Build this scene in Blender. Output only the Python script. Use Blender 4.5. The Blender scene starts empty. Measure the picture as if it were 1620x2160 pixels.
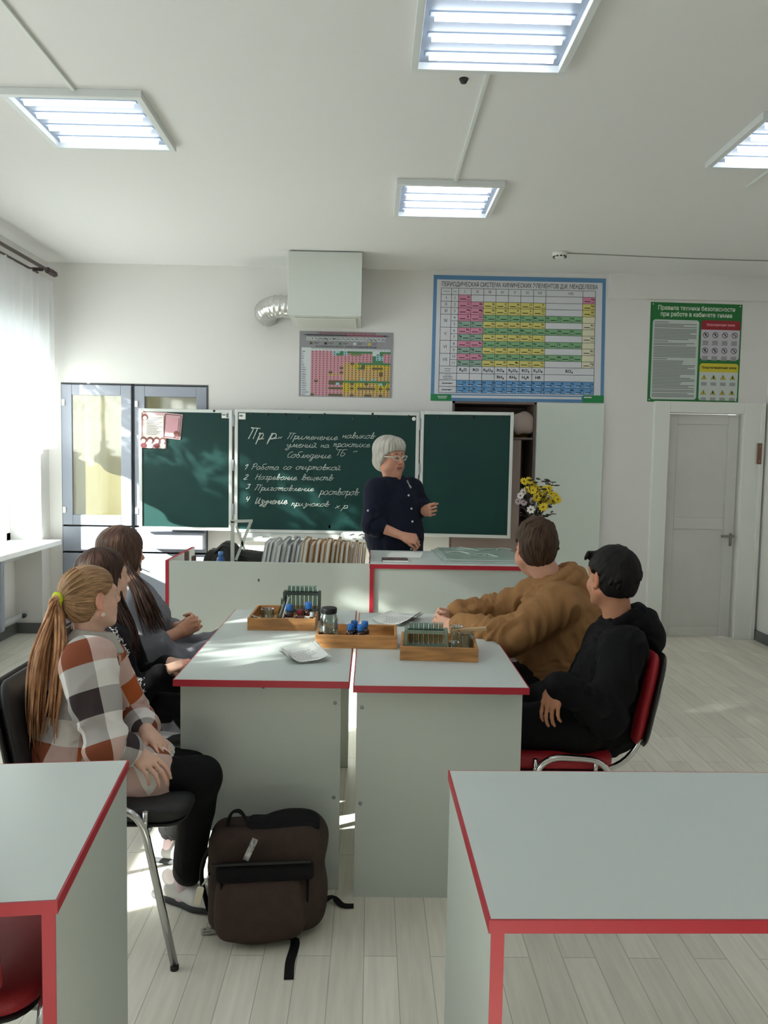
import bpy, bmesh, math, random
import numpy as np
from mathutils import Vector, Matrix, noise as mnoise
random.seed(7)
PI = math.pi
sc = bpy.context.scene
col = sc.collection

# ------------------------------------------------------------------ camera
CAM_H = 1.5
cam = bpy.data.cameras.new('camera')
cam.sensor_fit = 'VERTICAL'; cam.sensor_height = 36.0
cam.lens = 1650.0 / 2160.0 * 36.0
cam.clip_start = 0.05
cam_o = bpy.data.objects.new('camera', cam); col.objects.link(cam_o)
_r = Vector((0.99972466, -0.01511119, 0.0179516))
_d = Vector((0.01683016, -0.07132483, -0.99731114))
_f = Vector((0.01635095, 0.99733867, -0.07105086))
cam_o.matrix_world = Matrix(((_r.x, -_d.x, -_f.x, 0), (_r.y, -_d.y, -_f.y, 0), (_r.z, -_d.z, -_f.z, CAM_H), (0, 0, 0, 1)))
sc.camera = cam_o

def at(px, py, y=None, z=None):
    """World point seen at a photo pixel on the plane of the given depth (y) or height (z)."""
    v = _r * ((px - 810) / 1650) + _d * ((py - 1080) / 1650) + _f
    t = y / v.y if y is not None else (z - CAM_H) / v.z
    return Vector((v.x * t, v.y * t, CAM_H + v.z * t))

# ------------------------------------------------------------------ world, sun, exposure
w = bpy.data.worlds.new('sky'); sc.world = w; w.use_nodes = True
w.node_tree.nodes['Background'].inputs[0].default_value = (0.93, 0.97, 1.0, 1)
w.node_tree.nodes['Background'].inputs[1].default_value = 3.7
sun = bpy.data.lights.new('sun', 'SUN'); sun.energy = 48; sun.angle = math.radians(0.8); sun.color = (1.0, 0.95, 0.87)
sun_o = bpy.data.objects.new('sun', sun); col.objects.link(sun_o)
sun_o.rotation_euler = Vector((1.0, 0.52, -0.45)).to_track_quat('-Z', 'Y').to_euler()
sun_o.location = (-6, -1, 4)
LED = 14.0
vs = sc.view_settings
vs.view_transform = 'Standard'; vs.look = 'None'; vs.gamma = 1; vs.use_curve_mapping = False
vs.exposure = -0.1
try:
    sc.cycles.max_bounces = 10; sc.cycles.diffuse_bounces = 6; sc.cycles.transparent_max_bounces = 24
    sc.cycles.sample_clamp_indirect = 6; sc.cycles.caustics_reflective = False; sc.cycles.caustics_refractive = False
    sc.cycles.use_denoising = True
except Exception:
    pass

# ------------------------------------------------------------------ materials
def lin(c):
    return tuple((v / 255 / 12.92) if v / 255 <= 0.04045 else ((v / 255 + 0.055) / 1.055) ** 2.4 for v in c[:3])
MATS = {}
def mat(name, rgb, rough=0.6, metal=0.0, vary=0.0, vscale=8.0, bump=0.0, bscale=60.0, spec=0.5, alpha=None, stretch=None, rgb2=None, coat=0):
    if name in MATS: return MATS[name]
    m = bpy.data.materials.new(name); m.use_nodes = True
    nt = m.node_tree; b = nt.nodes['Principled BSDF']
    c = lin(rgb)
    b.inputs['Base Color'].default_value = (*c, 1)
    b.inputs['Roughness'].default_value = rough; b.inputs['Metallic'].default_value = metal
    b.inputs['Specular IOR Level'].default_value = spec
    if coat: b.inputs['Coat Weight'].default_value = coat
    if vary or bump:
        tc = nt.nodes.new('ShaderNodeTexCoord'); mp = nt.nodes.new('ShaderNodeMapping')
        if stretch: mp.inputs['Scale'].default_value = stretch
        nt.links.new(tc.outputs['Object'], mp.inputs[0])
    if vary:
        n = nt.nodes.new('ShaderNodeTexNoise'); n.inputs['Scale'].default_value = vscale; n.inputs['Detail'].default_value = 4
        nt.links.new(mp.outputs[0], n.inputs['Vector'])
        r = nt.nodes.new('ShaderNodeValToRGB')
        c2 = lin(rgb2) if rgb2 else tuple(x * (1 - vary) for x in c)
        r.color_ramp.elements[0].color = (*c2, 1); r.color_ramp.elements[1].color = (*[min(1, x * (1 + vary * .4)) for x in c], 1)
        r.color_ramp.elements[0].position = .3; r.color_ramp.elements[1].position = .7
        nt.links.new(n.outputs['Fac'], r.inputs[0]); nt.links.new(r.outputs[0], b.inputs['Base Color'])
    if bump:
        n2 = nt.nodes.new('ShaderNodeTexNoise'); n2.inputs['Scale'].default_value = bscale; n2.inputs['Detail'].default_value = 3
        nt.links.new(mp.outputs[0], n2.inputs['Vector'])
        bp = nt.nodes.new('ShaderNodeBump'); bp.inputs['Strength'].default_value = bump; bp.inputs['Distance'].default_value = .01
        nt.links.new(n2.outputs['Fac'], bp.inputs['Height']); nt.links.new(bp.outputs[0], b.inputs['Normal'])
    MATS[name] = m
    return m

def mat_glass(name, tint=(235, 242, 240), gloss=0.12, blend=0.25):
    """Thin clear glass: see-through with a fresnel gloss."""
    if name in MATS: return MATS[name]
    m = bpy.data.materials.new(name); m.use_nodes = True; nt = m.node_tree; nt.nodes.clear()
    o = nt.nodes.new('ShaderNodeOutputMaterial'); mx = nt.nodes.new('ShaderNodeMixShader')
    t = nt.nodes.new('ShaderNodeBsdfTransparent'); t.inputs[0].default_value = (*lin(tint), 1)
    g = nt.nodes.new('ShaderNodeBsdfGlossy'); g.inputs['Roughness'].default_value = 0.06
    lw = nt.nodes.new('ShaderNodeLayerWeight'); lw.inputs['Blend'].default_value = blend
    ma = nt.nodes.new('ShaderNodeMath'); ma.operation = 'MULTIPLY_ADD'; ma.inputs[1].default_value = .8; ma.inputs[2].default_value = gloss * .3
    nt.links.new(lw.outputs['Facing'], ma.inputs[0]); nt.links.new(ma.outputs[0], mx.inputs[0])
    nt.links.new(t.outputs[0], mx.inputs[1]); nt.links.new(g.outputs[0], mx.inputs[2]); nt.links.new(mx.outputs[0], o.inputs[0])
    MATS[name] = m
    return m

def mat_emit(name, rgb, strength):
    if name in MATS: return MATS[name]
    m = bpy.data.materials.new(name); m.use_nodes = True; nt = m.node_tree; nt.nodes.clear()
    o = nt.nodes.new('ShaderNodeOutputMaterial'); e = nt.nodes.new('ShaderNodeEmission')
    e.inputs[0].default_value = (*lin(rgb), 1); e.inputs[1].default_value = strength
    nt.links.new(e.outputs[0], o.inputs[0]); MATS[name] = m
    return m

WALL = mat('wall_paint', (226, 224, 221), .85, bump=.05, bscale=90)
CEIL = mat('ceiling_paint', (224, 223, 222), .9, bump=.04, bscale=70)
WHITE = mat('white_paint', (226, 228, 222), .5)
DOORW = mat('door_white_paint', (208, 207, 202), .45, vary=.05, vscale=3)
LAM = mat('grey_laminate', (198, 206, 203), .42, spec=.4)
LAMP_ = mat('grey_laminate_panel', (192, 198, 192), .5, spec=.4)
RED = mat('red_edge_banding', (176, 34, 52), .4)
CHROME = mat('chrome', (205, 205, 205), .16, metal=1)
BLACKP = mat('black_plastic', (22, 21, 22), .4)
REDV = mat('red_upholstery', (158, 22, 34), .55, bump=.1, bscale=300)
BLACKV = mat('black_upholstery', (30, 29, 30), .6, bump=.1, bscale=300)
WOOD = mat('tray_wood', (186, 132, 78), .6, vary=.45, vscale=7, stretch=(1, 8, 8), bump=.1)
GREYM = mat('grey_frame', (150, 155, 168), .45)
BOARD = mat('green_chalkboard', (14, 55, 52), .5, vary=.12, vscale=2.5, bump=.05, spec=.3)
ALU = mat('board_frame', (205, 208, 205), .4, metal=.2)
CHALK = mat('chalk', (188, 196, 192), .95)
PAPER = mat('paper', (228, 230, 226), .8, bump=.1, bscale=25)
INK = mat('ink_grey', (110, 112, 112), .8)
DARK = mat('dark_grey', (45, 45, 46), .6)
GLASS = mat_glass('clear_glass')
WGLASS = mat_glass('window_glass', (245, 250, 250), .1, .1)

def floor_mat():
    m = bpy.data.materials.new('floor_planks'); m.use_nodes = True; nt = m.node_tree; b = nt.nodes['Principled BSDF']
    tc = nt.nodes.new('ShaderNodeTexCoord'); mp = nt.nodes.new('ShaderNodeMapping'); mp.inputs['Rotation'].default_value = (0, 0, PI / 2)
    nt.links.new(tc.outputs['Object'], mp.inputs[0])
    br = nt.nodes.new('ShaderNodeTexBrick'); br.offset = .37; br.offset_frequency = 2
    br.inputs['Scale'].default_value = 1; br.inputs['Brick Width'].default_value = .95; br.inputs['Row Height'].default_value = .1
    br.inputs['Mortar Size'].default_value = .0016; br.inputs['Mortar Smooth'].default_value = .3; br.inputs['Bias'].default_value = 0
    br.inputs['Color1'].default_value = (*lin((238, 233, 220)), 1); br.inputs['Color2'].default_value = (*lin((224, 219, 206)), 1)
    br.inputs['Mortar'].default_value = (*lin((186, 182, 172)), 1)
    nt.links.new(mp.outputs[0], br.inputs['Vector'])
    mp2 = nt.nodes.new('ShaderNodeMapping'); mp2.inputs['Scale'].default_value = (22, 1.6, 1); nt.links.new(tc.outputs['Object'], mp2.inputs[0])
    n = nt.nodes.new('ShaderNodeTexNoise'); n.inputs['Scale'].default_value = 2.2; n.inputs['Detail'].default_value = 6; nt.links.new(mp2.outputs[0], n.inputs['Vector'])
    r = nt.nodes.new('ShaderNodeValToRGB'); r.color_ramp.elements[0].color = (.90, .90, .89, 1); r.color_ramp.elements[1].color = (1.06, 1.06, 1.05, 1)
    r.color_ramp.elements[0].position = .3; r.color_ramp.elements[1].position = .72
    nt.links.new(n.outputs['Fac'], r.inputs[0])
    mx = nt.nodes.new('ShaderNodeMix'); mx.data_type = 'RGBA'; mx.blend_type = 'MULTIPLY'; mx.inputs['Factor'].default_value = 1
    nt.links.new(br.outputs['Color'], mx.inputs['A']); nt.links.new(r.outputs[0], mx.inputs['B']); nt.links.new(mx.outputs['Result'], b.inputs['Base Color'])
    b.inputs['Roughness'].default_value = .42; b.inputs['Specular IOR Level'].default_value = .35
    return m
FLOOR = floor_mat()

# ------------------------------------------------------------------ mesh helpers
def BM(): return bmesh.new()
def box(bm, x0, x1, y0, y1, z0, z1, mi=0, M=None):
    ret = bmesh.ops.create_cube(bm, size=1)
    T = Matrix.Translation(((x0 + x1) / 2, (y0 + y1) / 2, (z0 + z1) / 2)) @ Matrix.Diagonal((x1 - x0, y1 - y0, z1 - z0, 1))
    if M: T = M @ T
    bmesh.ops.transform(bm, matrix=T, verts=ret['verts'])
    for f in {f for v in ret['verts'] for f in v.link_faces}: f.material_index = mi
    return ret['verts']
def quad(bm, pts, mi=0):
    f = bm.faces.new([bm.verts.new(p) for p in pts]); f.material_index = mi; return f
def tube(bm, pts, r, seg=10, mi=0, cap=True, flat=1.0, closed=False):
    pts = [Vector(p) for p in pts]; n = len(pts)
    rs = r if isinstance(r, (list, tuple)) else [r] * n
    rings = []; ref = None
    for i, p in enumerate(pts):
        a = pts[(i - 1) % n] if (i or closed) else p; b = pts[(i + 1) % n] if (i < n - 1 or closed) else p
        t = (b - a).normalized() if (b - a).length > 1e-9 else Vector((0, 0, 1))
        if ref is None:
            ref = t.cross(Vector((0, 0, 1)))
            if ref.length < .1: ref = t.cross(Vector((0, 1, 0)))
        ref = (ref - t * ref.dot(t)).normalized(); bi = t.cross(ref)
        rings.append([bm.verts.new(p + ref * math.cos(2 * PI * k / seg) * rs[i] + bi * math.sin(2 * PI * k / seg) * rs[i] * flat) for k in range(seg)])
    rg = range(n if closed else n - 1)
    for i in rg:
        A, B = rings[i], rings[(i + 1) % n]
        for k in range(seg):
            f = bm.faces.new((A[k], A[(k + 1) % seg], B[(k + 1) % seg], B[k])); f.material_index = mi; f.smooth = True
    if cap and not closed:
        bm.faces.new(rings[0][::-1]).material_index = mi; bm.faces.new(rings[-1]).material_index = mi
def lathe(bm, prof, seg=20, c=(0, 0, 0), mi=0, M=None):
    c = Vector(c); rings = []
    for r, z in prof:
        ring = []
        for k in range(seg):
            p = Vector((max(r, 1e-4) * math.cos(2 * PI * k / seg), max(r, 1e-4) * math.sin(2 * PI * k / seg), z))
            if M: p = M @ p
            ring.append(bm.verts.new(p + c))
        rings.append(ring)
    for A, B in zip(rings, rings[1:]):
        for k in range(seg):
            f = bm.faces.new((A[k], A[(k + 1) % seg], B[(k + 1) % seg], B[k])); f.material_index = mi; f.smooth = True
    bm.faces.new(rings[0][::-1]).material_index = mi; bm.faces.new(rings[-1]).material_index = mi
def ball(bm, c, r, mi=0, M=None, seg=14):
    ret = bmesh.ops.create_uvsphere(bm, u_segments=seg, v_segments=max(6, seg // 2 + 1), radius=1)
    R = r if isinstance(r, (tuple, list)) else (r, r, r)
    T = Matrix.Translation(c) @ (M.to_4x4() if M else Matrix.Identity(4)) @ Matrix.Diagonal((*R, 1))
    bmesh.ops.transform(bm, matrix=T, verts=ret['verts'])
    for f in {f for v in ret['verts'] for f in v.link_faces}: f.material_index = mi; f.smooth = True
def smooth_path(pts, n=6):
    P = [Vector(p) for p in pts]; out = []
    for i in range(len(P) - 1):
        p0, p1, p2, p3 = P[max(i - 1, 0)], P[i], P[i + 1], P[min(i + 2, len(P) - 1)]
        for k in range(n):
            t = k / n
            out.append(.5 * ((2 * p1) + (p2 - p0) * t + (2 * p0 - 5 * p1 + 4 * p2 - p3) * t * t + (3 * p1 - p0 - 3 * p2 + p3) * t ** 3))
    out.append(P[-1]); return out
def fillet(pts, r, n=5):
    """Polyline with rounded corners."""
    P = [Vector(p) for p in pts]; out = [P[0]]
    for i in range(1, len(P) - 1):
        a = (P[i - 1] - P[i]); b = (P[i + 1] - P[i]); d = min(r, a.length * .49, b.length * .49)
        s = P[i] + a.normalized() * d; e = P[i] + b.normalized() * d
        for k in range(n + 1):
            t = k / n; out.append(s * (1 - t) ** 2 + P[i] * 2 * t * (1 - t) + e * t * t)
    out.append(P[-1]); return out
def rslab(bm, w, h, t, r, mi=0, M=None, bend=0.0, puff=0.0, seg=6, nx=10):
    """Rounded-rectangle pad in local XZ, thickness along Y, optional bend and puffed face."""
    out = []
    for cx, cz, a0 in ((w / 2 - r, h / 2 - r, 0), (-w / 2 + r, h / 2 - r, 90), (-w / 2 + r, -h / 2 + r, 180), (w / 2 - r, -h / 2 + r, 270)):
        for k in range(seg + 1):
            a = math.radians(a0 + 90 * k / seg); out.append((cx + r * math.cos(a), cz + r * math.sin(a)))
    def P(x, z, y):
        v = Vector((x, y + bend * (2 * x / w) ** 2, z)); return (M @ v) if M else v
    n = len(out); rings = []
    e = min(t * .45, .014)
    for s, y in ((.55, -t / 2 - puff), (1 - 2 * e / min(w, h), -t / 2), (1, -t / 2 + e), (1, t / 2 - e), (1 - 2 * e / min(w, h), t / 2), (.55, t / 2)):
        rings.append([bm.verts.new(P(x * s, z * s, y)) for x, z in out])
    for A, B in zip(rings, rings[1:]):
        for k in range(n):
            f = bm.faces.new((A[k], A[(k + 1) % n], B[(k + 1) % n], B[k])); f.material_index = mi; f.smooth = True
    bm.faces.new(rings[0][::-1]).material_index = mi; bm.faces.new(rings[-1]).material_index = mi

def link(name, me, parent=None):
    o = bpy.data.objects.new(name, me); col.objects.link(o)
    if parent: o.parent = parent
    return o
def obj(name, bm, mats, parent=None, loc=None, rot=None, bevel=0, subs=0):
    me = bpy.data.meshes.new(name)
    bmesh.ops.recalc_face_normals(bm, faces=bm.faces)
    bm.to_mesh(me); bm.free()
    for m in (mats if isinstance(mats, (list, tuple)) else [mats]): me.materials.append(m)
    o = link(name, me, parent)
    if loc is not None: o.location = loc
    if rot is not None: o.rotation_euler = rot
    if bevel:
        b = o.modifiers.new('bevel', 'BEVEL'); b.width = bevel; b.segments = 2; b.limit_method = 'ANGLE'
    if subs:
        s = o.modifiers.new('sub', 'SUBSURF'); s.levels = subs; s.render_levels = subs
    return o
def tag(o, label, cat=None, group=None, kind=None):
    o['label'] = label
    if cat: o['category'] = cat
    if group: o['group'] = group
    if kind: o['kind'] = kind
    return o
def thing(name, label, cat, loc=(0, 0, 0), rz=0, group=None):
    o = bpy.data.objects.new(name, None); col.objects.link(o); o.location = loc; o.rotation_euler = (0, 0, rz)
    o.empty_display_size = .05
    return tag(o, label, cat, group)
def struct(name, bm, m, label=None, parent=None, bevel=0):
    o = obj(name, bm, m, parent, bevel=bevel)
    if not parent: o['kind'] = 'structure'
    if label: o['label'] = label
    return o
def dup(root, loc, rz, label, group=None):
    r = root.copy(); col.objects.link(r); r.location = loc; r.rotation_euler = (0, 0, rz); r['label'] = label
    if group: r['group'] = group
    for ch in list(root.children):
        c = ch.copy(); col.objects.link(c); c.parent = r
        for g in list(ch.children):
            d = g.copy(); col.objects.link(d); d.parent = c
    return r
def text_into(bm, s, size, P, mi=0, align='CENTER', width=None, bold=0.0):
    """Flat lettering: P(x, y) places a point of the text plane in the mesh."""
    cu = bpy.data.curves.new('lettering', 'FONT'); cu.body = s; cu.size = size; cu.align_x = align; cu.align_y = 'CENTER'
    cu.resolution_u = 2; cu.offset = bold
    o = bpy.data.objects.new('lettering', cu); col.objects.link(o)
    dg = bpy.context.evaluated_depsgraph_get(); dg.update()
    me = bpy.data.meshes.new_from_object(o.evaluated_get(dg))
    k = 1.0
    if width and len(me.vertices):
        xs = [v.co.x for v in me.vertices]; k = width / max(1e-6, max(xs) - min(xs))
    vs_ = [bm.verts.new(P(v.co.x * k, v.co.y)) for v in me.vertices]
    for p in me.polygons:
        try: bm.faces.new([vs_[i] for i in p.vertices]).material_index = mi
        except ValueError: pass
    bpy.data.objects.remove(o); bpy.data.curves.remove(cu); bpy.data.meshes.remove(me)
# ------------------------------------------------------------------ room shell
XL, XR, YB, YF, ZC = -2.68, 3.29, 6.55, -2.2, 3.03
XO = -3.06                                     # outer face of the window wall
bm = BM(); box(bm, XO, XR + .2, YF - .2, YB + .55, -.12, 0); struct('floor', bm, FLOOR, 'pale grey wood-plank floor')
bm = BM(); box(bm, XO, XR + .2, YF - .2, YB + .55, ZC, ZC + .15); struct('ceiling', bm, CEIL, 'white painted ceiling')
NX0, NX1, NZ = .66, 1.365, 1.972               # recess of the open wall cupboard
KX0, KX1, KZ = -2.575, -1.365, 2.06            # recess of the grey built-in cupboard
bm = BM()
box(bm, XO, KX0, YB, YB + .12, 0, ZC); box(bm, KX0, KX1, YB, YB + .12, KZ, ZC); box(bm, KX1, NX0, YB, YB + .12, 0, ZC)
box(bm, NX0, NX1, YB, YB + .12, NZ, ZC); box(bm, NX1, 2.475, YB, YB + .12, 0, ZC); box(bm, 2.475, 3.10, YB, YB + .12, 1.907, ZC)
box(bm, 3.10, XR + .2, YB, YB + .12, 0, ZC)
struct('wall_back', bm, WALL, 'white painted wall behind the chalkboard')
bm = BM(); box(bm, KX0 - .05, KX1 + .05, YB + .5, YB + .55, 0, ZC); box(bm, NX0 - .06, 3.2, YB + .5, YB + .55, 0, ZC)
box(bm, 2.3, 2.475, YB + .12, YB + .5, 0, ZC); struct('wall_behind', bm, WALL)
bm = BM(); box(bm, XR, XR + .15, YF, YB, 0, ZC); struct('wall_right', bm, WALL, 'white wall at the right beside the door')
bm = BM(); box(bm, XO, XR + .15, YF - .15, YF, 0, ZC); struct('wall_front', bm, WALL)
WIN = [(4.25, 6.38), (1.26, 3.02), (-2.0, -.6)]
SZ, WT = .76, 2.44
bm = BM()
edges = [YF] + [v for a, b in sorted(WIN) for v in (a, b)] + [YB]
for a, b in zip(edges[::2], edges[1::2]): box(bm, XO, XL, a, b, 0, ZC)
for a, b in WIN:
    box(bm, XO, XL, a, b, WT, ZC); box(bm, XO, -2.90, a, b, 0, SZ - .03)
struct('wall_left', bm, WALL, 'white window wall with radiator niches')
bm = BM(); box(bm, 1.93, XR, YB - .05, YB, 2.83, ZC); struct('trim_1', bm, WALL, 'shallow plaster band under the ceiling at right')
SKIRT = mat('grey_skirting', (98, 100, 98), .55)
bm = BM(); box(bm, XR - .018, XR, YF, YB, 0, .085); struct('baseboard_right', bm, SKIRT, 'dark grey skirting')
bm = BM()
for a, b in WIN: box(bm, -2.90, -2.884, a, b, 0, .085)
for a, b in zip(edges[::2], edges[1::2]): box(bm, XL, XL + .016, a, b, 0, .085)
for a, b in WIN:
    for yy in (a, b - .016): box(bm, -2.884, XL, yy, yy + .016, 0, .085)
struct('baseboard_left', bm, SKIRT, 'dark grey skirting')
bm = BM(); box(bm, KX1, NX0, YB - .016, YB, 0, .085); box(bm, 1.94, 2.34, YB - .016, YB, 0, .085); struct('baseboard_back', bm, SKIRT, 'dark grey skirting')
PVC = mat('window_pvc', (232, 234, 232), .35)
for k, (a, b) in enumerate(WIN):
    bm = BM(); X0, X1 = -2.99, -2.93
    for (y0, y1, z0, z1) in ((a, b, SZ, SZ + .07), (a, b, WT - .07, WT), (a, a + .07, SZ, WT), (b - .07, b, SZ, WT),
                             ((a + b) / 2 - .05, (a + b) / 2 + .05, SZ, WT)):
        box(bm, X0, X1, y0, y1, z0, z1)
    wn = struct('window_%d' % (k + 1), bm, PVC, 'white window frame in the left wall', bevel=.004)
    bm = BM(); box(bm, -2.965, -2.957, a + .05, b - .05, SZ + .05, WT - .05); o = obj('pane', bm, WGLASS, wn)
    bm = BM(); box(bm, -2.93, -2.53, a - (.0 if k else .0), b + (.0 if k else .04), SZ - .03, SZ + .01)
    o = obj('window_sill', bm, PVC, wn, bevel=.006)

# lace curtains hang in front of the windows
def lace_mat():
    m = bpy.data.materials.new('tulle_lace'); m.use_nodes = True; nt = m.node_tree; nt.nodes.clear()
    o = nt.nodes.new('ShaderNodeOutputMaterial'); mx = nt.nodes.new('ShaderNodeMixShader'); t = nt.nodes.new('ShaderNodeBsdfTransparent')
    d = nt.nodes.new('ShaderNodeBsdfDiffuse'); d.inputs[0].default_value = (.86, .87, .88, 1)
    tl = nt.nodes.new('ShaderNodeBsdfTranslucent'); tl.inputs[0].default_value = (.86, .87, .88, 1)
    ad = nt.nodes.new('ShaderNodeMixShader'); ad.inputs[0].default_value = .5
    nt.links.new(d.outputs[0], ad.inputs[1]); nt.links.new(tl.outputs[0], ad.inputs[2])
    tc = nt.nodes.new('ShaderNodeTexCoord'); uv = tc.outputs['UV']
    n = nt.nodes.new('ShaderNodeTexNoise'); n.inputs['Scale'].default_value = 5.2; n.inputs['Detail'].default_value = 2.2; n.inputs['Distortion'].default_value = 1.6
    nt.links.new(uv, n.inputs['Vector'])
    r = nt.nodes.new('ShaderNodeValToRGB')
    r.color_ramp.elements[0].position = .505; r.color_ramp.elements[0].color = (.975, .975, .975, 1)
    r.color_ramp.elements[1].position = .65; r.color_ramp.elements[1].color = (.55, .55, .55, 1)
    nt.links.new(n.outputs['Fac'], r.inputs[0]); sx = nt.nodes.new('ShaderNodeSeparateXYZ'); nt.links.new(uv, sx.inputs[0])      # openwork band of the lace, placed to shape where sun patches fall
    def M(op, a, b, cl=False):
        q = nt.nodes.new('ShaderNodeMath'); q.operation = op; q.use_clamp = cl
        for i, v in enumerate((a, b)):
            if isinstance(v, (int, float)): q.inputs[i].default_value = v
            else: nt.links.new(v, q.inputs[i])
        return q.outputs[0]
    ab = M('ABSOLUTE', M('SUBTRACT', sx.outputs['Y'], 1.68), 0); band = M('SUBTRACT', 1, M('MULTIPLY', M('SUBTRACT', ab, .16), 9, True), True)
    op_ = M('SUBTRACT', .975, M('MULTIPLY', M('SUBTRACT', .975, r.outputs[0]), band))
    nt.links.new(op_, mx.inputs[0])
    nt.links.new(t.outputs[0], mx.inputs[1]); nt.links.new(ad.outputs[0], mx.inputs[2]); nt.links.new(mx.outputs[0], o.inputs[0])
    return m
LACE = lace_mat()
RODM = mat('curtain_rod_brown', (62, 46, 46), .45)
def curtain(a, b, label, seed, lift=0):
    bm = BM(); uvl = bm.loops.layers.uv.new('UVMap'); N, K = 170, 46; g = []
    rnd = random.Random(seed); ph = [rnd.uniform(0, 6) for _ in range(4)]
    for i in range(N + 1):
        u = i / N; y = a + (b - a) * u; row = []
        s = abs(math.sin(PI * (u * 2.0 + .5)))         # scalloped lower edge, swags
        zb = 1.49 + .10 * math.sin(u * PI * 4 + 1.1) + .05 * math.sin(u * 23 + ph[0])
        for k in range(K + 1):
            v = k / K; z = 2.845 + (zb - 2.845) * v
            x = -2.575 + (.012 + .02 * v) * math.sin(u * 95 + ph[1] + 1.4 * math.sin(v * 2 + ph[2])) + .01 * math.sin(u * 41 + ph[3])
            row.append((bm.verts.new((x, y, z)), (u * (b - a) * 1.3 + seed, z - lift)))
        g.append(row)
    for i in range(N):
        for k in range(K):
            q = (g[i][k], g[i + 1][k], g[i + 1][k + 1], g[i][k + 1])
            f = bm.faces.new([e[0] for e in q]); f.smooth = True
            for l, e in zip(f.loops, q): l[uvl].uv = e[1]
    return tag(obj('lace_curtain', bm, LACE), label, 'curtain')
def rod(a, b, label):
    t = thing('curtain_rod', label, 'curtain rod', (-2.5, (a + b) / 2, 2.87)); L = (b - a) / 2
    bm = BM(); tube(bm, [(0, -L, 0), (0, L, 0)], .013, 12); obj('main_rod', bm, RODM, t)
    bm = BM(); tube(bm, [(-.065, -L - .05, -.025), (-.065, L - .02, -.025)], .008, 10); obj('second_rod', bm, RODM, t)
    for s in (-1, 1):
        bm = BM(); lathe(bm, [(.013, 0), (.024, .005), (.024, .02), (.018, .03), (.024, .06), (.026, .08), (.016, .1), (.012, .108), (.022, .12), (.024, .135), (.014, .15), (.009, .158), (.013, .168), (.004, .182)], 14)
        obj('finial', bm, RODM, t, (0, s * L, 0), (-s * PI / 2, 0, 0))
        bm = BM(); box(bm, -.18, .01, -.008, .008, -.012, .012); box(bm, -.18, -.17, -.02, .02, -.04, .04)
        obj('bracket', bm, RODM, t, (0, s * (L - .1), -.018))
curtain(4.3, 6.42, 'white lace curtain over the far window beside the grey cupboard', 4.4, .30)
rod(4.2, 6.12, 'dark brown double curtain rod with turned finial near the far corner')
curtain(1.14, 3.12, 'white lace curtain over the window left of the girls', 3.7)
rod(1.3, 3.0, 'dark brown double curtain rod over the window left of the girls')
curtain(-2.1, -.5, 'white lace curtain over the window behind the camera', 3)

# radiator in the niche
RADM = mat('radiator_grey', (150, 156, 168), .45)
t = thing('radiator', 'grey ribbed radiator in the niche under the far window', 'radiator', (-2.80, 4.9, .12))
for k in range(12):
    y = .92 - k * .09
    bm = BM(); rslab(bm, .13, .56, .07, .03, M=Matrix.Translation((0, y, .29)))
    obj('radiator_rib', bm, RADM, t)
for z, nm in ((.05, 'lower_pipe'), (.53, 'upper_pipe')):
    bm = BM(); tube(bm, [(0, -.2, z), (0, 1.44, z)], .022, 12); obj(nm, bm, mat('pipe_paint', (200, 202, 200), .5), t)
bm = BM(); ball(bm, (0.02, 1.36, .05), (.02, .035, .02)); obj('valve', bm, DARK, t)

# ------------------------------------------------------------------ door
dr = BM()
for (x0, x1, z0, z1) in ((2.345, 2.475, 0, 2.0), (3.10, 3.265, 0, 2.0), (2.475, 3.10, 1.907, 2.0)): box(dr, x0, x1, YB - .035, YB + .13, z0, z1)
box(dr, 3.235, 3.27, YB - .05, YB - .035, 0, 2.0)
door = struct('door_1', dr, WHITE, 'white panelled door in a wide white frame', bevel=.004)
bm = BM()
lx0, lx1, ly = 2.482, 3.085, YB + .045
box(bm, lx0, lx1, ly, ly + .04, .008, 1.9)
def frame_rect(bm, x0, x1, z0, z1, y0, y1, wd, mi=0):
    box(bm, x0, x0 + wd, y0, y1, z0, z1, mi); box(bm, x1 - wd, x1, y0, y1, z0, z1, mi)
    box(bm, x0 + wd, x1 - wd, y0, y1, z0, z0 + wd, mi); box(bm, x0 + wd, x1 - wd, y0, y1, z1 - wd, z1, mi)
frame_rect(bm, lx0, lx1, .008, 1.9, ly - .012, ly, .085)
box(bm, lx0 + .085, lx1 - .085, ly - .012, ly, .93, 1.03)
obj('door_leaf', bm, DOORW, door, bevel=.004)
bm = BM(); box(bm, 2.97, 3.075, ly - .055, ly - .035, .865, .885); tube(bm, [(3.06, ly - .01, .875), (3.06, ly - .05, .875)], .011, 10)
box(bm, 3.05, 3.07, ly - .02, ly - .012, .79, .9); ball(bm, (3.06, ly - .022, .81), .011)
obj('door_handle', bm, mat('door_handle_metal', (150, 150, 146), .35, metal=1), door)
bm = BM(); box(bm, 3.212, 3.25, YB - .056, YB - .05, 1.49, 1.665)
plq = obj('wall_plaque', bm, [mat('copper_brown', (128, 88, 70), .5)], door, bevel=.002)
bm = BM()
for z in (1.515, 1.64): ball(bm, (3.231, YB - .057, z), .006)
obj('screw', bm, CHROME, plq)

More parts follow.
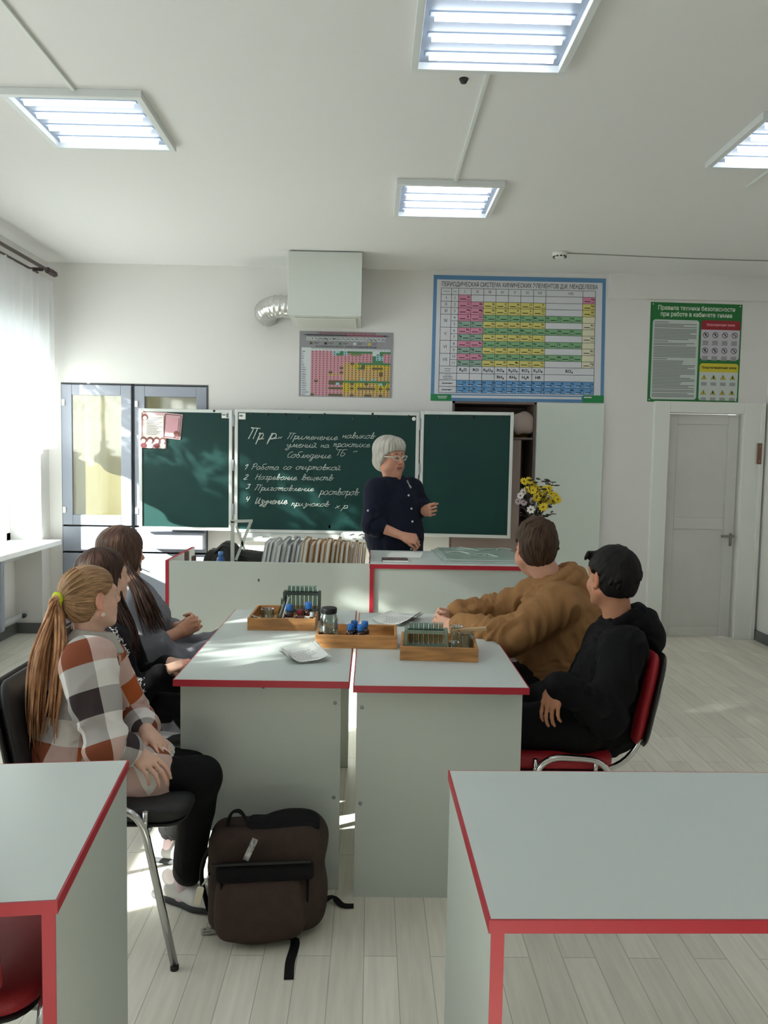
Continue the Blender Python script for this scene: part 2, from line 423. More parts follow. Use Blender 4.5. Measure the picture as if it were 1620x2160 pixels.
# ------------------------------------------------------------------ grey built-in cupboard (left)
t = thing('built_in_cupboard', 'grey framed built-in cupboard with yellow backed glass doors left of the chalkboard', 'cupboard', ((KX0 + KX1) / 2, YB, 0))
X = lambda v: v - (KX0 + KX1) / 2
bm = BM(); box(bm, X(KX0), X(KX1), .42, .44, .02, KZ); box(bm, X(KX0), X(KX0) + .02, .03, .42, .02, KZ); box(bm, X(KX1) - .02, X(KX1), .03, .42, .02, KZ)
box(bm, X(KX0), X(KX1), .03, .42, KZ - .02, KZ)
for z in (.04, .86, 1.25, 1.62): box(bm, X(KX0) + .02, X(KX1) - .02, .06, .42, z, z + .018)
obj('carcass', bm, mat('cupboard_inside', (120, 112, 95), .7), t)
bm = BM(); frame_rect(bm, X(KX0), X(KX1), .0, KZ, -.004, .03, .012); box(bm, X(-1.99), X(-1.975), -.004, .03, 0, KZ)
obj('carcass_edge', bm, mat('cupboard_edge', (70, 72, 78), .6), t)
YG = mat('yellow_curtain_behind_glass', (160, 151, 114), .8, vary=.10, vscale=1.3, stretch=(5, 1, .6))
for (x0, x1, dy, nm) in ((-2.563, -1.992, -.03, 'l'), (-1.972, -1.377, -.008, 'r')):
    bm = BM(); zz0, zz1, wd = .885, 2.043, .085
    frame_rect(bm, X(x0), X(x1), zz0, zz1, dy - .0, dy + .028, wd)
    d = obj('cupboard_door', bm, GREYM, t, bevel=.004)
    bm = BM(); box(bm, X(x0) + wd - .005, X(x1) - wd + .005, dy + .018, dy + .022, zz0 + wd - .005, zz1 - wd + .005); obj('yellow_panel', bm, YG, d)
    bm = BM(); box(bm, X(x0) + wd - .005, X(x1) - wd + .005, dy + .010, dy + .013, zz0 + wd - .005, zz1 - wd + .005); obj('door_glass', bm, mat_glass('cupboard_glass', (250, 250, 245), .25, .25), d)
    for z in (.985, 1.87):
        bm = BM(); box(bm, X(x0) + .006, X(x0) + .03, dy - .010, dy, z, z + .05); obj('hinge', bm, WHITE, d)
    bm = BM(); box(bm, X(x0), X(x1), dy - .0, dy + .025, .665, .872); obj('drawer_front', bm, GREYM, t, bevel=.004)
    bm = BM(); box(bm, X(x0), X(x1), dy - .0, dy + .025, .03, .65); lo = obj('lower_door', bm, GREYM, t, bevel=.004)
bm = BM(); box(bm, X(-1.83), X(-1.38), -.10, -.012, .70, .845); obj('projecting_drawer', bm, GREYM, t, bevel=.012)

# ------------------------------------------------------------------ open recessed cupboard (right) with its white leaf
BRN = mat('dark_brown_board', (118, 102, 96), .7, vary=.2, vscale=2)
t = thing('open_wall_cupboard', 'dark recessed wall cupboard standing open behind the right chalkboard wing', 'cupboard', ((NX0 + NX1) / 2, YB, 0))
X = lambda v: v - (NX0 + NX1) / 2
bm = BM(); box(bm, X(NX0), X(NX1), .43, .45, 0, NZ); box(bm, X(NX0), X(NX0) + .02, .0, .43, 0, NZ); box(bm, X(NX1) - .02, X(NX1), .0, .43, 0, NZ)
box(bm, X(NX0), X(NX1), 0, .43, NZ - .02, NZ); box(bm, X(NX0), X(NX1), 0, .43, 0, .03)
for z in (.42, 1.66): box(bm, X(NX0) + .02, X(NX1) - .02, .02, .43, z, z + .018)
obj('carcass', bm, BRN, t)
bm = BM(); box(bm, X(NX0) + .02, X(1.245), .0, .02, .02, 1.655); obj('brown_board', bm, mat('brown_board', (150, 132, 126), .7), t, bevel=.003)
bm = BM(); box(bm, X(1.365), X(1.925), -.030, -.006, .02, 1.968); obj('white_leaf', bm, mat('white_leaf_paint', (212, 220, 212), .6), t, bevel=.003)
o = None
BAG1 = mat('pale_cloth_bundle', (176, 160, 152), .85, bump=.3, bscale=12); BAG2 = mat('brown_jar', (70, 54, 50), .4)
def lump(name, label, cat, c, r, m, seed):
    bm = BM(); ball(bm, (0, 0, 0), r, seg=22)
    for v in bm.verts: v.co *= 1 + .22 * mnoise.noise(v.co * 16 + Vector((seed, 0, 0)))
    return tag(obj(name, bm, m, loc=c), label, cat)
lump('cloth_bundle', 'crumpled pale bag hanging out of the top shelf of the dark cupboard', 'bag', (1.255, YB + .06, 1.80), (.12, .07, .095), BAG1, 3)
lump('cloth_bundle', 'small grey bag wedged beside the board corner on the dark shelf', 'bag', (1.11, YB + .05, 1.745), (.06, .05, .06), mat('grey_cloth', (140, 134, 132), .85), 5)
for k, x in enumerate((.73, .84, .95, 1.06, 1.15)):
    bm = BM(); h = .15 + .03 * (k % 2)
    lathe(bm, [(.03, 0), (.045, .006), (.046, h * .7), (.03, h * .86), (.03, h), (.0, h)], 16); tag(obj('jar', bm, mat('jar_%d' % (k % 2), ((92, 74, 70), (58, 46, 44))[k % 2], .35), loc=(x, YB + .25, 1.679)),
        '%s brown jar from the left on the dark cupboard top shelf' % ('first', 'second', 'third', 'fourth', 'fifth')[k], 'jar', 'jars on the dark cupboard shelf')
# yellow box standing on a small ledge
bm = BM(); box(bm, -.07, .07, -.05, .05, 0, .14); tag(obj('yellow_box', bm, mat('mustard_card', (176, 140, 62), .7), loc=(1.275, YB + .3, 1.679), rot=(0, .0, .1), bevel=.003), 'mustard yellow card box on the dark cupboard shelf', 'box')
# ------------------------------------------------------------------ chalkboard
BY = 6.40
t = thing('chalkboard', 'three part green chalkboard with a pale frame on the back wall', 'chalkboard', (0, BY, 0))
def board_panel(name, x0, x1, z0, z1, M=None):
    bm = BM(); box(bm, x0 + .01, x1 - .01, 0, .02, z0 + .01, z1 - .01, M=M); p = obj(name, bm, BOARD, t)
    bm = BM()
    for a in ((x0, x0 + .026, z0, z1), (x1 - .026, x1, z0, z1), (x0 + .026, x1 - .026, z0, z0 + .026), (x0 + .026, x1 - .026, z1 - .026, z1)):
        box(bm, a[0], a[1], -.008, .024, a[2], a[3], M=M)
    obj('board_frame', bm, ALU, p, bevel=.003)
    return p
wl = board_panel('left_wing', -1.893, -1.138, .868, 1.852)
mid = board_panel('centre_panel', -1.118, .380, .858, 1.860)
Mr = Matrix.Translation((.392, 0, 0)) @ Matrix.Rotation(-.10, 4, 'Z') @ Matrix.Translation((-.392, 0, 0))
wr = board_panel('right_wing', .392, 1.140, .850, 1.872, Mr)
for x in (-1.128, .386):
    for z in (1.0, 1.36, 1.72): bm = BM(); tube(bm, [(x, -.006, z), (x, -.006, z + .09)], .009, 8); obj('hinge', bm, GREYM, t)
bm = BM(); box(bm, -1.06, .36, -.085, .0, .795, .805); box(bm, -1.06, .36, -.09, -.08, .795, .825); box(bm, -1.06, .36, -.0, .02, .795, .858)
for x in (-1.0, -.35, .3): box(bm, x, x + .02, 0, .14, .9, .93)
obj('chalk_ledge', bm, ALU, t, bevel=.002)
for (x0, x1) in ((-1.8, -1.76), (-1.3, -1.26), (.5, .54), (1.0, 1.04)): bm = BM(); box(bm, x0, x1, .02, .14, 1.3, 1.34); obj('wall_bracket', bm, DARK, t)
bm = BM()
def lab(bm, P, w, h):
    quad(bm, [P(0, 0), P(w, 0), P(w, -h), P(0, -h)], 0)
    quad(bm, [P(.08 * w, -.3 * h), P(.6 * w, -.3 * h), P(.6 * w, -.55 * h), P(.08 * w, -.55 * h)][::1], 1)
lab(bm, lambda u, v: (-1.087 + u, -.0012 - (.0006 if u not in (0,) and abs(v) not in (0,) else 0), 1.828 + v), .055, .05); obj('maker_sticker', bm, [PAPER, INK], mid)
bm = BM(); quad(bm, [(-1.225, -.001, 1.828), (-1.167, -.001, 1.828), (-1.167, -.001, 1.785), (-1.225, -.001, 1.785)], 0)
quad(bm, [(-1.221, -.002, 1.816), (-1.193, -.002, 1.816), (-1.193, -.002, 1.806), (-1.221, -.002, 1.806)], 1); quad(bm, [(-1.187, -.002, 1.824), (-1.171, -.002, 1.824), (-1.171, -.002, 1.79), (-1.187, -.002, 1.79)], 1)
obj('maker_sticker', bm, [PAPER, INK], wl)
bm = BM(); lathe(bm, [(.0, 0), (.016, 0), (.016, .004), (.0, .004)], 16); obj('round_sticker', bm, PAPER, mid, (.335, -.001, 1.808), (PI / 2, 0, 0))

# handwriting
ST = {
'а': ([[(.7,.8),(.4,1),(.05,.6),(.1,.1),(.4,0),(.7,.5),(.7,1),(.7,.2),(.95,.1)]], .95), 'о': ([[(.4,1),(.05,.6),(.1,.1),(.4,0),(.68,.4),(.6,.9),(.4,1),(.95,.85)]], .9),
'б': ([[(.6,.6),(.3,.9),(.05,.4),(.3,0),(.6,.4),(.3,.9),(.2,1.6),(.85,1.9)]], .85), 'в': ([[(0,.1),(.3,.6),(.4,1.6),(.2,1.8),(.2,.2),(.5,0),(.7,.4),(.5,.8),(.25,.75),(.95,.8)]], .9),
'г': ([[(0,.8),(.2,1),(.45,.9),(.15,.2),(.3,0),(.65,.2)]], .62), 'д': ([[(.6,.8),(.3,1),(.05,.5),(.3,0),(.6,.6),(.6,1),(.5,-.8),(.2,-.7),(.95,.2)]], .9),
'е': ([[(0,.4),(.5,.6),(.4,1),(.1,.7),(.15,.1),(.4,0),(.8,.3)]], .75), 'и': ([[(0,1),(0,.2),(.2,0),(.5,.9),(.5,1),(.5,.2),(.7,0),(.9,.2)]], .88),
'й': ([[(0,1),(0,.2),(.2,0),(.5,.9),(.5,1),(.5,.2),(.7,0),(.9,.2)],[(.1,1.45),(.3,1.25),(.5,1.45)]], .88), 'к': ([[(.05,1),(.05,0)],[(.6,1),(.1,.5),(.6,.05),(.85,.15)]], .82),
'л': ([[(0,.05),(.2,.1),(.45,1),(.5,.1),(.78,.1)]], .75), 'м': ([[(0,.05),(.15,.2),(.35,1),(.5,.1),(.8,1),(.85,.1),(1.1,.1)]], 1.08),
'н': ([[(.05,1),(.05,0)],[(.05,.5),(.5,.55)],[(.5,1),(.5,.1),(.75,.1)]], .75), 'п': ([[(0,.9),(.1,1),(.1,0),(.15,.7),(.4,1),(.5,.7),(.5,.1),(.75,.1)]], .75),
'р': ([[(.05,.9),(.15,1),(.1,-.9),(.15,.7),(.45,1),(.65,.5),(.4,0),(.2,.1),(.8,.1)]], .8), 'с': ([[(.6,.85),(.35,1),(.05,.5),(.3,0),(.75,.2)]], .7),
'т': ([[(0,1),(.1,1),(.1,0),(.15,.7),(.35,1),(.45,.7),(.45,0),(.5,.7),(.7,1),(.8,.7),(.8,.1),(1.05,.1)]], 1.05), 'у': ([[(0,1),(.05,.4),(.3,.3),(.5,1),(.5,-.6),(.25,-.9),(.05,-.6),(.8,.3)]], .78),
'х': ([[(.05,1),(.5,0)],[(.5,1),(.05,0)]], .62), 'ч': ([[(0,1),(.05,.5),(.3,.5),(.5,1),(.5,.1),(.75,.1)]], .75), 'з': ([[(.1,.9),(.4,1),(.4,.6),(.2,.5),(.5,.2),(.4,-.7),(.1,-.6),(.75,.2)]], .72),
'ы': ([[(0,1),(.05,.1),(.3,0),(.4,.4),(.1,.5)],[(.65,1),(.65,.1),(.85,.1)]], .85), 'ю': ([[(.05,1),(.05,0)],[(.05,.5),(.3,.5),(.55,1),(.35,.5),(.55,0),(.8,.5),(.55,1)]], .92), 'щ': ([[(0,1),(0,.1),(.3,.1),(.35,1),(.35,.1),(.7,.1),(.75,1),(.75,0),(.95,-.4)]], .95),
'П': ([[(.15,0),(.3,1.7),(0,1.9),(1.1,1.8)],[(.8,1.8),(.7,0)]], 1.15), 'Р': ([[(.1,0),(.3,1.8),(.8,1.7),(.7,1.0),(.2,.9)],[(0,1.5),(.3,1.9)]], .95), 'С': ([[(.8,1.5),(.6,1.8),(.1,1.0),(.3,0),(.8,.3)]], .85),
'Т': ([[(0,1.7),(.9,1.8)],[(.5,1.75),(.4,0)]], .85), 'Б': ([[(.8,1.8),(.2,1.7),(.15,0),(.6,.1),(.7,.7),(.2,.9)]], .9), 'Н': ([[(.1,1.8),(.05,0)],[(.1,.9),(.7,1)],[(.8,1.8),(.7,0),(.95,.1)]], 1.0), 'И': ([[(.1,1.8),(.05,.2),(.3,0),(.7,1.7),(.65,.1),(.95,.1)]], 1.0),
'1': ([[(0,1.1),(.35,1.6),(.25,0)]], .6), '2': ([[(0,1.3),(.3,1.6),(.5,1.2),(0,0),(.6,.1)]], .7), '3': ([[(0,1.5),(.4,1.6),(.3,.9),(.5,.4),(.1,0)]], .6), '4': ([[(.05,1.6),(.05,.8),(.5,.8)],[(.45,1.6),(.4,0)]], .6),
'.': ([[(.05,.05),(.12,0)]], .3), '„': ([[(.1,.1),(0,-.35)],[(.35,.1),(.25,-.35)]], .6), '”': ([[(.1,1.8),(0,1.35)],[(.35,1.8),(.25,1.35)]], .5), ' ': ([], .55)}
def write(s, x, z, h, r, width=None, slope=0.0, name='chalk_line'):
    strokes = []; cx = 0; rnd = random.Random(len(s) * 7)
    for ch in s:
        sk, wd = ST[ch]
        for k in sk: strokes.append([(cx + px + .25 * py + rnd.uniform(-.04, .04), py + rnd.uniform(-.05, .05)) for px, py in k])
        cx += wd
    k = (width / cx) if width else h
    bm = BM()
    for p in strokes:
        pts = [(x + a * k, -.002, z + b * h + slope * a * k) for a, b in p]
        tube(bm, smooth_path(pts, 4), r, 5, cap=True)
    return obj('chalk_writing', bm, CHALK, mid)
def Z(px, py): v = at(px, py, y=BY); return v.x, v.z
def wr_px(s, x0, x1, y0, xh, r=.0022, slope=0.0):
    a = Z(x0, y0); b = Z(x1, y0); write(s, a[0], a[1], xh, r, b[0] - a[0], slope)
wr_px('Пр', 522, 556, 926, .048, .0042); wr_px('р', 566, 584, 926, .045, .0042)
wr_px('„', 588, 599, 922, .03, .003)
wr_px('Применение', 604, 712, 926, .026); wr_px('навыков', 722, 790, 924, .026)
wr_px('умений', 604, 668, 943, .026); wr_px('на', 676, 694, 944, .024); wr_px('практике', 702, 780, 942, .025)
wr_px('Соблюдение', 604, 698, 965, .027); wr_px('ТБ', 706, 728, 961, .027); wr_px('”', 738, 748, 961, .022)
wr_px('1', 514, 522, 990, .026, .003); wr_px('Работа', 530, 588, 990, .025); wr_px('со', 596, 614, 990, .023); wr_px('спиртовкой', 622, 718, 990, .025)
wr_px('2.', 514, 526, 1011, .024, .003); wr_px('Нагревание', 538, 626, 1011, .025); wr_px('веществ', 636, 702, 1012, .025)
wr_px('3', 518, 526, 1031, .024, .003); wr_px('Приготовление', 536, 662, 1034, .024); wr_px('растворов', 674, 756, 1043, .030)
wr_px('4', 517, 525, 1058, .026, .003); wr_px('Изучение', 538, 606, 1062, .028, .0034); wr_px('признаков', 614, 694, 1067, .023); wr_px('х.р', 706, 734, 1072, .023)

# magnets
MAGN = mat('magnet_black', (16, 26, 26), .4)
mp = [(601, 874), (563, 874), (531, 873), (629, 882), (651, 879), (685, 874), (745, 882), (786, 873), (797, 880), (862, 878), (925, 880), (996, 880), (1056, 880), (452, 867)]
for k, (px, py) in enumerate(sorted(mp)):
    v = at(px, py, y=BY); bm = BM(); dy = 0 if px < 887 else -(v.x - .392) * math.tan(.10)
    lathe(bm, [(0, 0), (.009, 0), (.011, .003), (.010, .008), (0, .009)], 12)
    n = ('first', 'second', 'third', 'fourth', 'fifth', 'sixth', 'seventh', 'eighth', 'ninth', 'tenth', 'eleventh', 'twelfth', 'thirteenth', 'fourteenth')[k]
    tag(obj('magnet', bm, MAGN, loc=(v.x, BY + dy - .0005, v.z), rot=(PI / 2, 0, 0)), 'small black magnet on the chalkboard top, %s from the left' % n, 'magnet', 'board magnets')
bm = BM(); lathe(bm, [(0, 0), (.008, 0), (.008, .006), (0, .007)], 12); v = at(420, 868, y=BY)
tag(obj('magnet', bm, WHITE, loc=(v.x, BY - .0005, v.z), rot=(PI / 2, 0, 0)), 'small white magnet at the top of the left board wing', 'magnet')
bm = BM(); lathe(bm, [(0, 0), (.008, 0), (.008, .006), (0, .007)], 12); v = at(302, 868, y=BY)
tag(obj('magnet', bm, WHITE, loc=(v.x, BY - .007, v.z), rot=(PI / 2, 0, 0)), 'white magnet pinning the larger pink sheet on the left board wing', 'magnet')

# two pink illustrated sheets on the left wing
PINK = mat('pink_sheet', (222, 188, 190), .7); PINK2 = mat('pink_deep', (200, 150, 160), .7); MAR = mat('maroon_print', (112, 52, 58), .7); CREAM = mat('cream_print', (232, 222, 216), .7); HAIRP = mat('brown_print', (120, 70, 62), .7)
def disc(bm, x, z, r, y, mi, rz=1.0, n=14):
    f = bm.faces.new([bm.verts.new((x + r * math.cos(2 * PI * k / n), y, z + r * rz * math.sin(2 * PI * k / n))) for k in range(n)]); f.material_index = mi
def sheet(name, label, px0, px1, py0, py1, y, decor, mats, rot=0):
    a = at(px0, py0, y=y); b = at(px1, py1, y=y); W_, H_ = b.x - a.x, a.z - b.z
    bm = BM(); N = 8
    for i in range(N):
        for k in range(N):
            def P(u, v): return (W_ * (u - .5), -.006 * abs(math.sin(u * 2.4 + v)) * v, H_ * (.5 - v))
            quad(bm, [P(i / N, k / N), P((i + 1) / N, k / N), P((i + 1) / N, (k + 1) / N), P(i / N, (k + 1) / N)])
    bmesh.ops.remove_doubles(bm, verts=bm.verts, dist=1e-5)
    r = bmesh.ops.extrude_face_region(bm, geom=list(bm.faces)); bmesh.ops.translate(bm, verts=[g for g in r['geom'] if isinstance(g, bmesh.types.BMVert)], vec=(0, -.0015, 0))
    o = obj(name, bm, mats[0], loc=((a.x + b.x) / 2, y, (a.z + b.z) / 2), rot=(0, rot, 0)); tag(o, label, 'paper')
    bm = BM(); decor(bm, W_, H_); obj('printed_picture', bm, mats, o); return o
def dec1(bm, W_, H_):
    y = -.0095
    box(bm, -W_ * .36, W_ * .40, y, y + .0012, -H_ * .22, H_ * .42, 1)
    for k in range(12): box(bm, -W_ * .26, W_ * (.34 - .1 * (k % 3)), y - .0008, y, H_ * (.34 - .042 * k), H_ * (.352 - .042 * k), 4)
    y -= .002
    disc(bm, -W_ * .34, H_ * .36, W_ * .13, y, 3); disc(bm, -W_ * .33, H_ * .33, W_ * .08, y - .001, 1)
    for k, x in enumerate((-.38, -.12, .14, .38)):
        disc(bm, W_ * x, -H_ * .27, W_ * .12, y, 3); disc(bm, W_ * x, -H_ * .30, W_ * .085, y - .001, 0); disc(bm, W_ * x, -H_ * .43, W_ * .115, y - .0005, (2, 1)[k % 2], .9)
def dec2(bm, W_, H_):
    y = -.0095
    frame_rect(bm, -W_ * .46, W_ * .46, -H_ * .46, H_ * .46, y, y + .001, .006, 2)
    box(bm, -W_ * .32, W_ * .32, y - .001, y, -H_ * .25, H_ * .36, 1); disc(bm, W_ * .26, -H_ * .28, W_ * .15, y - .0016, 3); disc(bm, W_ * .05, -H_ * .35, W_ * .12, y - .0016, 4)
sheet('pink_sheet', 'larger pink sheet with printed children pinned at the left corner of the board', 297, 351, 869, 946, BY - .0005, dec1, [PINK, CREAM, MAR, HAIRP, INK], .012)
sheet('pink_sheet', 'smaller deep pink sheet half behind the larger one on the left board wing', 345, 383, 872, 926, BY - .0002, dec2, [PINK, PINK2, MAR, HAIRP, CREAM], .09)

# things on the chalk ledge
t2 = thing('chalk_box', 'pale chalk box on the ledge under the chalkboard', 'box', (-.72, BY - .045, .805)); bm = BM(); box(bm, -.1, .1, -.025, .025, 0, .03); b_ = obj('box_body', bm, PAPER, t2, bevel=.002)
bm = BM(); box(bm, -.1, .1, -.027, .027, .03, .036); obj('lid', bm, WHITE, t2)
bm = BM(); box(bm, -.02, .04, -.03, .03, 0, .026); tag(obj('chalk_box', bm, PAPER, loc=(-.92, BY - .045, .8055), bevel=.002), 'short white box left of the long chalk box on the ledge', 'box')
t2 = thing('patterned_pouch', 'white pouch with dark green leaf print on the chalk ledge beside the teacher', 'pouch', (-.125, BY - .05, .8055))
bm = BM(); rslab(bm, .24, .075, .045, .03, M=Matrix.Translation((0, 0, .0375)), puff=.006); pp = obj('pouch_body', bm, PAPER, t2)
bm = BM(); rnd = random.Random(4)
for k in range(9):
    x = -.1 + .025 * k; z = rnd.uniform(.015, .05)
    tube(bm, smooth_path([(x, -.0295, z), (x + .02, -.031, z + rnd.uniform(-.02, .02)), (x + .045, -.0295, z + rnd.uniform(-.02, .025))], 5), [.002, .003, .004, .005, .006, .006, .005, .004, .003, .003, .002], 6, flat=.5)
obj('leaf_print', bm, mat('dark_leaf_green', (40, 66, 58), .7), pp)

# ------------------------------------------------------------------ posters
def poster(name, label, corners, depth, mats):
    TL, TR, BR, BL = [at(*c, y=depth) for c in corners]
    def P(u, v, d=0.0):
        p = (TL * (1 - u) + TR * u) * (1 - v) + (BL * (1 - u) + BR * u) * v
        return Vector((p.x, depth - .004 - d, p.z))
    bm = BM(); v0 = [bm.verts.new(P(u, v)) for u, v in ((0, 0), (1, 0), (1, 1), (0, 1))]; v1 = [bm.verts.new(P(u, v) + Vector((0, .004, 0))) for u, v in ((0, 0), (1, 0), (1, 1), (0, 1))]
    bm.faces.new(v0); bm.faces.new(v1[::-1])
    for k in range(4): bm.faces.new((v0[k], v1[k], v1[(k + 1) % 4], v0[(k + 1) % 4]))
    return bm, P, (TR - TL).length, (TL - BL).length
def Q(bm, P, u0, u1, v0, v1, mi, d):
    quad(bm, [P(u0, v0, d), P(u1, v0, d), P(u1, v1, d), P(u0, v1, d)], mi)
def Tx(bm, P, s, u, v, size, W_, H_, mi, d, width=None, align='CENTER', bold=0.0):
    text_into(bm, s, size, lambda x, y: P(u + x / W_, v - y / H_, d), mi, align, width, bold)

# the big periodic table
PM = [mat('poster_blue', (88, 134, 178), .5), mat('poster_white', (212, 214, 220), .5), mat('cell_pink', (214, 138, 166), .5), mat('cell_yellow', (214, 204, 116), .5), mat('cell_green', (126, 176, 128), .5),
      mat('cell_blue', (96, 152, 204), .5), mat('poster_line', (84, 84, 88), .6), mat('poster_green', (20, 132, 70), .5), mat('poster_black', (34, 34, 38), .6), mat('cell_cream', (222, 218, 190), .5), mat('cell_greygreen', (140, 172, 156), .5), mat('cell_lightblue', (150, 190, 226), .5)]
bm, P, W_, H_ = poster('p', '', ((915, 580), (1278, 588), (1273, 850), (908, 845)), YB, PM)
e = .0008
Q(bm, P, .02, .98, .035, .945, 1, e)
Tx(bm, P, 'ПЕРИОДИЧЕСКАЯ СИСТЕМА ХИМИЧЕСКИХ ЭЛЕМЕНТОВ Д.И. МЕНДЕЛЕЕВА', .5, .072, .05, W_, H_, 8, 2 * e, width=W_ * .905, bold=.0003)
cu = [.045, .105, .146, .219, .291, .363, .435, .507, .580, .652, .724, .796, .867, .940]     # column edges
rv = [.102, .153, .206, .256, .309, .361, .412, .463, .517, .568, .620, .670, .722, .778, .833, .885, .935]
YEL, GRN, PNK, GG, CRM = 3, 4, 2, 10, 9
for r in range(11):
    for c in range(11):
        a, b = cu[2 + c], cu[3 + c]; v0, v1 = rv[1 + r], rv[2 + r]; k = None
        if r == 0: k = PNK if c in (0, 10) else None
        elif r in (1, 2): k = PNK if c < 2 else (YEL if c < 7 or c == 10 else None)
        elif r % 2 == 1: k = PNK if c < 2 else (GRN if c < 10 else CRM)
        else: k = GG if c < 2 else (YEL if c < 7 else (CRM if c == 10 else 1))
        if r == 10 and 7 <= c < 10: k = None
        if k: Q(bm, P, a, b, v0, v1, k, 2 * e)
SYM = [['H'] + [''] * 9 + ['He'], ['Li', 'Be', 'B', 'C', 'N', 'O', 'F', '', '', '', 'Ne'], ['Na', 'Mg', 'Al', 'Si', 'P', 'S', 'Cl', '', '', '', 'Ar'], ['K', 'Ca', 'Sc', 'Ti', 'V', 'Cr', 'Mn', 'Fe', 'Co', 'Ni', ''],
       ['Cu', 'Zn', 'Ga', 'Ge', 'As', 'Se', 'Br', '', '', '', 'Kr'], ['Rb', 'Sr', 'Y', 'Zr', 'Nb', 'Mo', 'Tc', 'Ru', 'Rh', 'Pd', ''], ['Ag', 'Cd', 'In', 'Sn', 'Sb', 'Te', 'I', '', '', '', 'Xe'], ['Cs', 'Ba', 'La', 'Hf', 'Ta', 'W', 'Re', 'Os', 'Ir', 'Pt', ''],
       ['Au', 'Hg', 'Tl', 'Pb', 'Bi', 'Po', 'At', '', '', '', 'Rn'], ['Fr', 'Ra', 'Ac', 'Rf', 'Db', 'Sg', 'Bh', 'Hs', 'Mt', 'Ds', ''], ['Rg', 'Cn', 'Nh', 'Fl', 'Mc', 'Lv', 'Ts', '', '', '', 'Og']]
for r in range(11):
    for c in range(11):
        s = SYM[r][c]
        if not s: continue
        a, b = cu[2 + c], cu[3 + c]; v0, v1 = rv[1 + r], rv[2 + r]; right = (r < 3 or (r % 2 == 1 and c < 2) or (r % 2 == 0 and c >= 2))
        sx = a + (b - a) * (.8 if right else .2); ox = a + (b - a) * (.36 if right else .64)
        Tx(bm, P, s, sx, v0 + .017, .024, W_, H_, 8, 3 * e, bold=.0006)
        Q(bm, P, ox - .016, ox + .018, v0 + .030, v0 + .036, 8, 3 * e); Q(bm, P, sx - .01, sx + .01, v0 + .038, v0 + .042, 6, 3 * e)
LN = .0013
def hl(v, u0=cu[0], u1=cu[-1]): Q(bm, P, u0, u1, v - LN * 1.3, v + LN * 1.3, 6, 4 * e)
def vl(u, v0, v1): Q(bm, P, u - LN, u + LN, v0, v1, 6, 4 * e)
for k, v in enumerate(rv): hl(v, cu[0] if k in (0, 1, 2, 3, 4, 6, 8, 10, 12, 13, 14, 15, 16) else cu[1])
for k, u in enumerate(cu): vl(u, rv[0], rv[12] if k in (1, 10, 11, 12) else rv[16]) if k not in (10, 11) else [vl(u, rv[r], rv[r + 1]) for r in (4, 6, 8, 10)]
for k, s in enumerate(('I', 'II', 'III', 'IV', 'V', 'VI', 'VII')): Tx(bm, P, s, (cu[2 + k] + cu[3 + k]) / 2, .128, .033, W_, H_, 6, 5 * e)
Tx(bm, P, 'VIII', (cu[9] + cu[13]) / 2, .128, .033, W_, H_, 6, 5 * e); Tx(bm, P, 'периоды', .075, .128, .012, W_, H_, 8, 5 * e); Tx(bm, P, 'ряды', .125, .128, .012, W_, H_, 8, 5 * e)
for k in range(11): Tx(bm, P, str(k + 1), (cu[1] + cu[2]) / 2, (rv[1 + k] + rv[2 + k]) / 2, .032, W_, H_, 6, 5 * e)
for s, a, b in (('I', 1, 2), ('II', 2, 3), ('III', 3, 4), ('IV', 4, 6), ('V', 6, 8), ('VI', 8, 10), ('VII', 10, 12)): Tx(bm, P, s, (cu[0] + cu[1]) / 2, (rv[a] + rv[b]) / 2, .036, W_, H_, 6, 5 * e)
for k, s in enumerate(('R₂O', 'RO', 'R₂O₃', 'RO₂', 'R₂O₅', 'RO₃', 'R₂O₇')): Tx(bm, P, s, (cu[2 + k] + cu[3 + k]) / 2, .750, .034, W_, H_, 8, 5 * e, bold=.0007)
Tx(bm, P, 'RO₄', (cu[9] + cu[13]) / 2, .750, .034, W_, H_, 8, 5 * e, bold=.0007)
for k, s in enumerate(('RH₄', 'RH₃', 'H₂R', 'HR')): Tx(bm, P, s, (cu[5 + k] + cu[6 + k]) / 2, .805, .034, W_, H_, 8, 5 * e, bold=.0007)
for v, s in ((.742, 'высшие'), (.759, 'оксиды'), (.792, 'летучие'), (.805, 'водородные'), (.819, 'соединения')): Tx(bm, P, s, .095, v, .013, W_, H_, 8, 5 * e)
Tx(bm, P, 'лантаноиды*', .095, .859, .015, W_, H_, 8, 5 * e, bold=.0005); Tx(bm, P, 'актиноиды**', .095, .910, .015, W_, H_, 8, 5 * e, bold=.0005)
LAN = [['Ce', 'Pr', 'Nd', 'Pm', 'Sm', 'Eu', 'Gd', 'Tb', 'Dy', 'Ho', 'Er', 'Tm', 'Yb', 'Lu'], ['Th', 'Pa', 'U', 'Np', 'Pu', 'Am', 'Cm', 'Bk', 'Cf', 'Es', 'Fm', 'Md', 'No', 'Lr']]
for r in range(2):
    for c in range(14):
        a = cu[2] + (cu[13] - cu[2]) * c / 14; b = cu[2] + (cu[13] - cu[2]) * (c + 1) / 14; v0, v1 = rv[14 + r], rv[15 + r]
        Q(bm, P, a, b, v0, v1, 5, 2 * e); Q(bm, P, a + .006, a + .03, v0 + .028, v0 + .046, 11, 3 * e)
        Tx(bm, P, LAN[r][c], a + .045, v0 + .017, .022, W_, H_, 8, 4 * e, bold=.0006); Q(bm, P, a + .008, a + .04, v0 + .030, v0 + .036, 8, 4 * e)
Q(bm, P, 0, .118, .948, 1, 7, 2 * e); Q(bm, P, .878, 1, .940, 1, 7, 2 * e); Q(bm, P, .12, .87, .955, .975, 1, 2 * e)
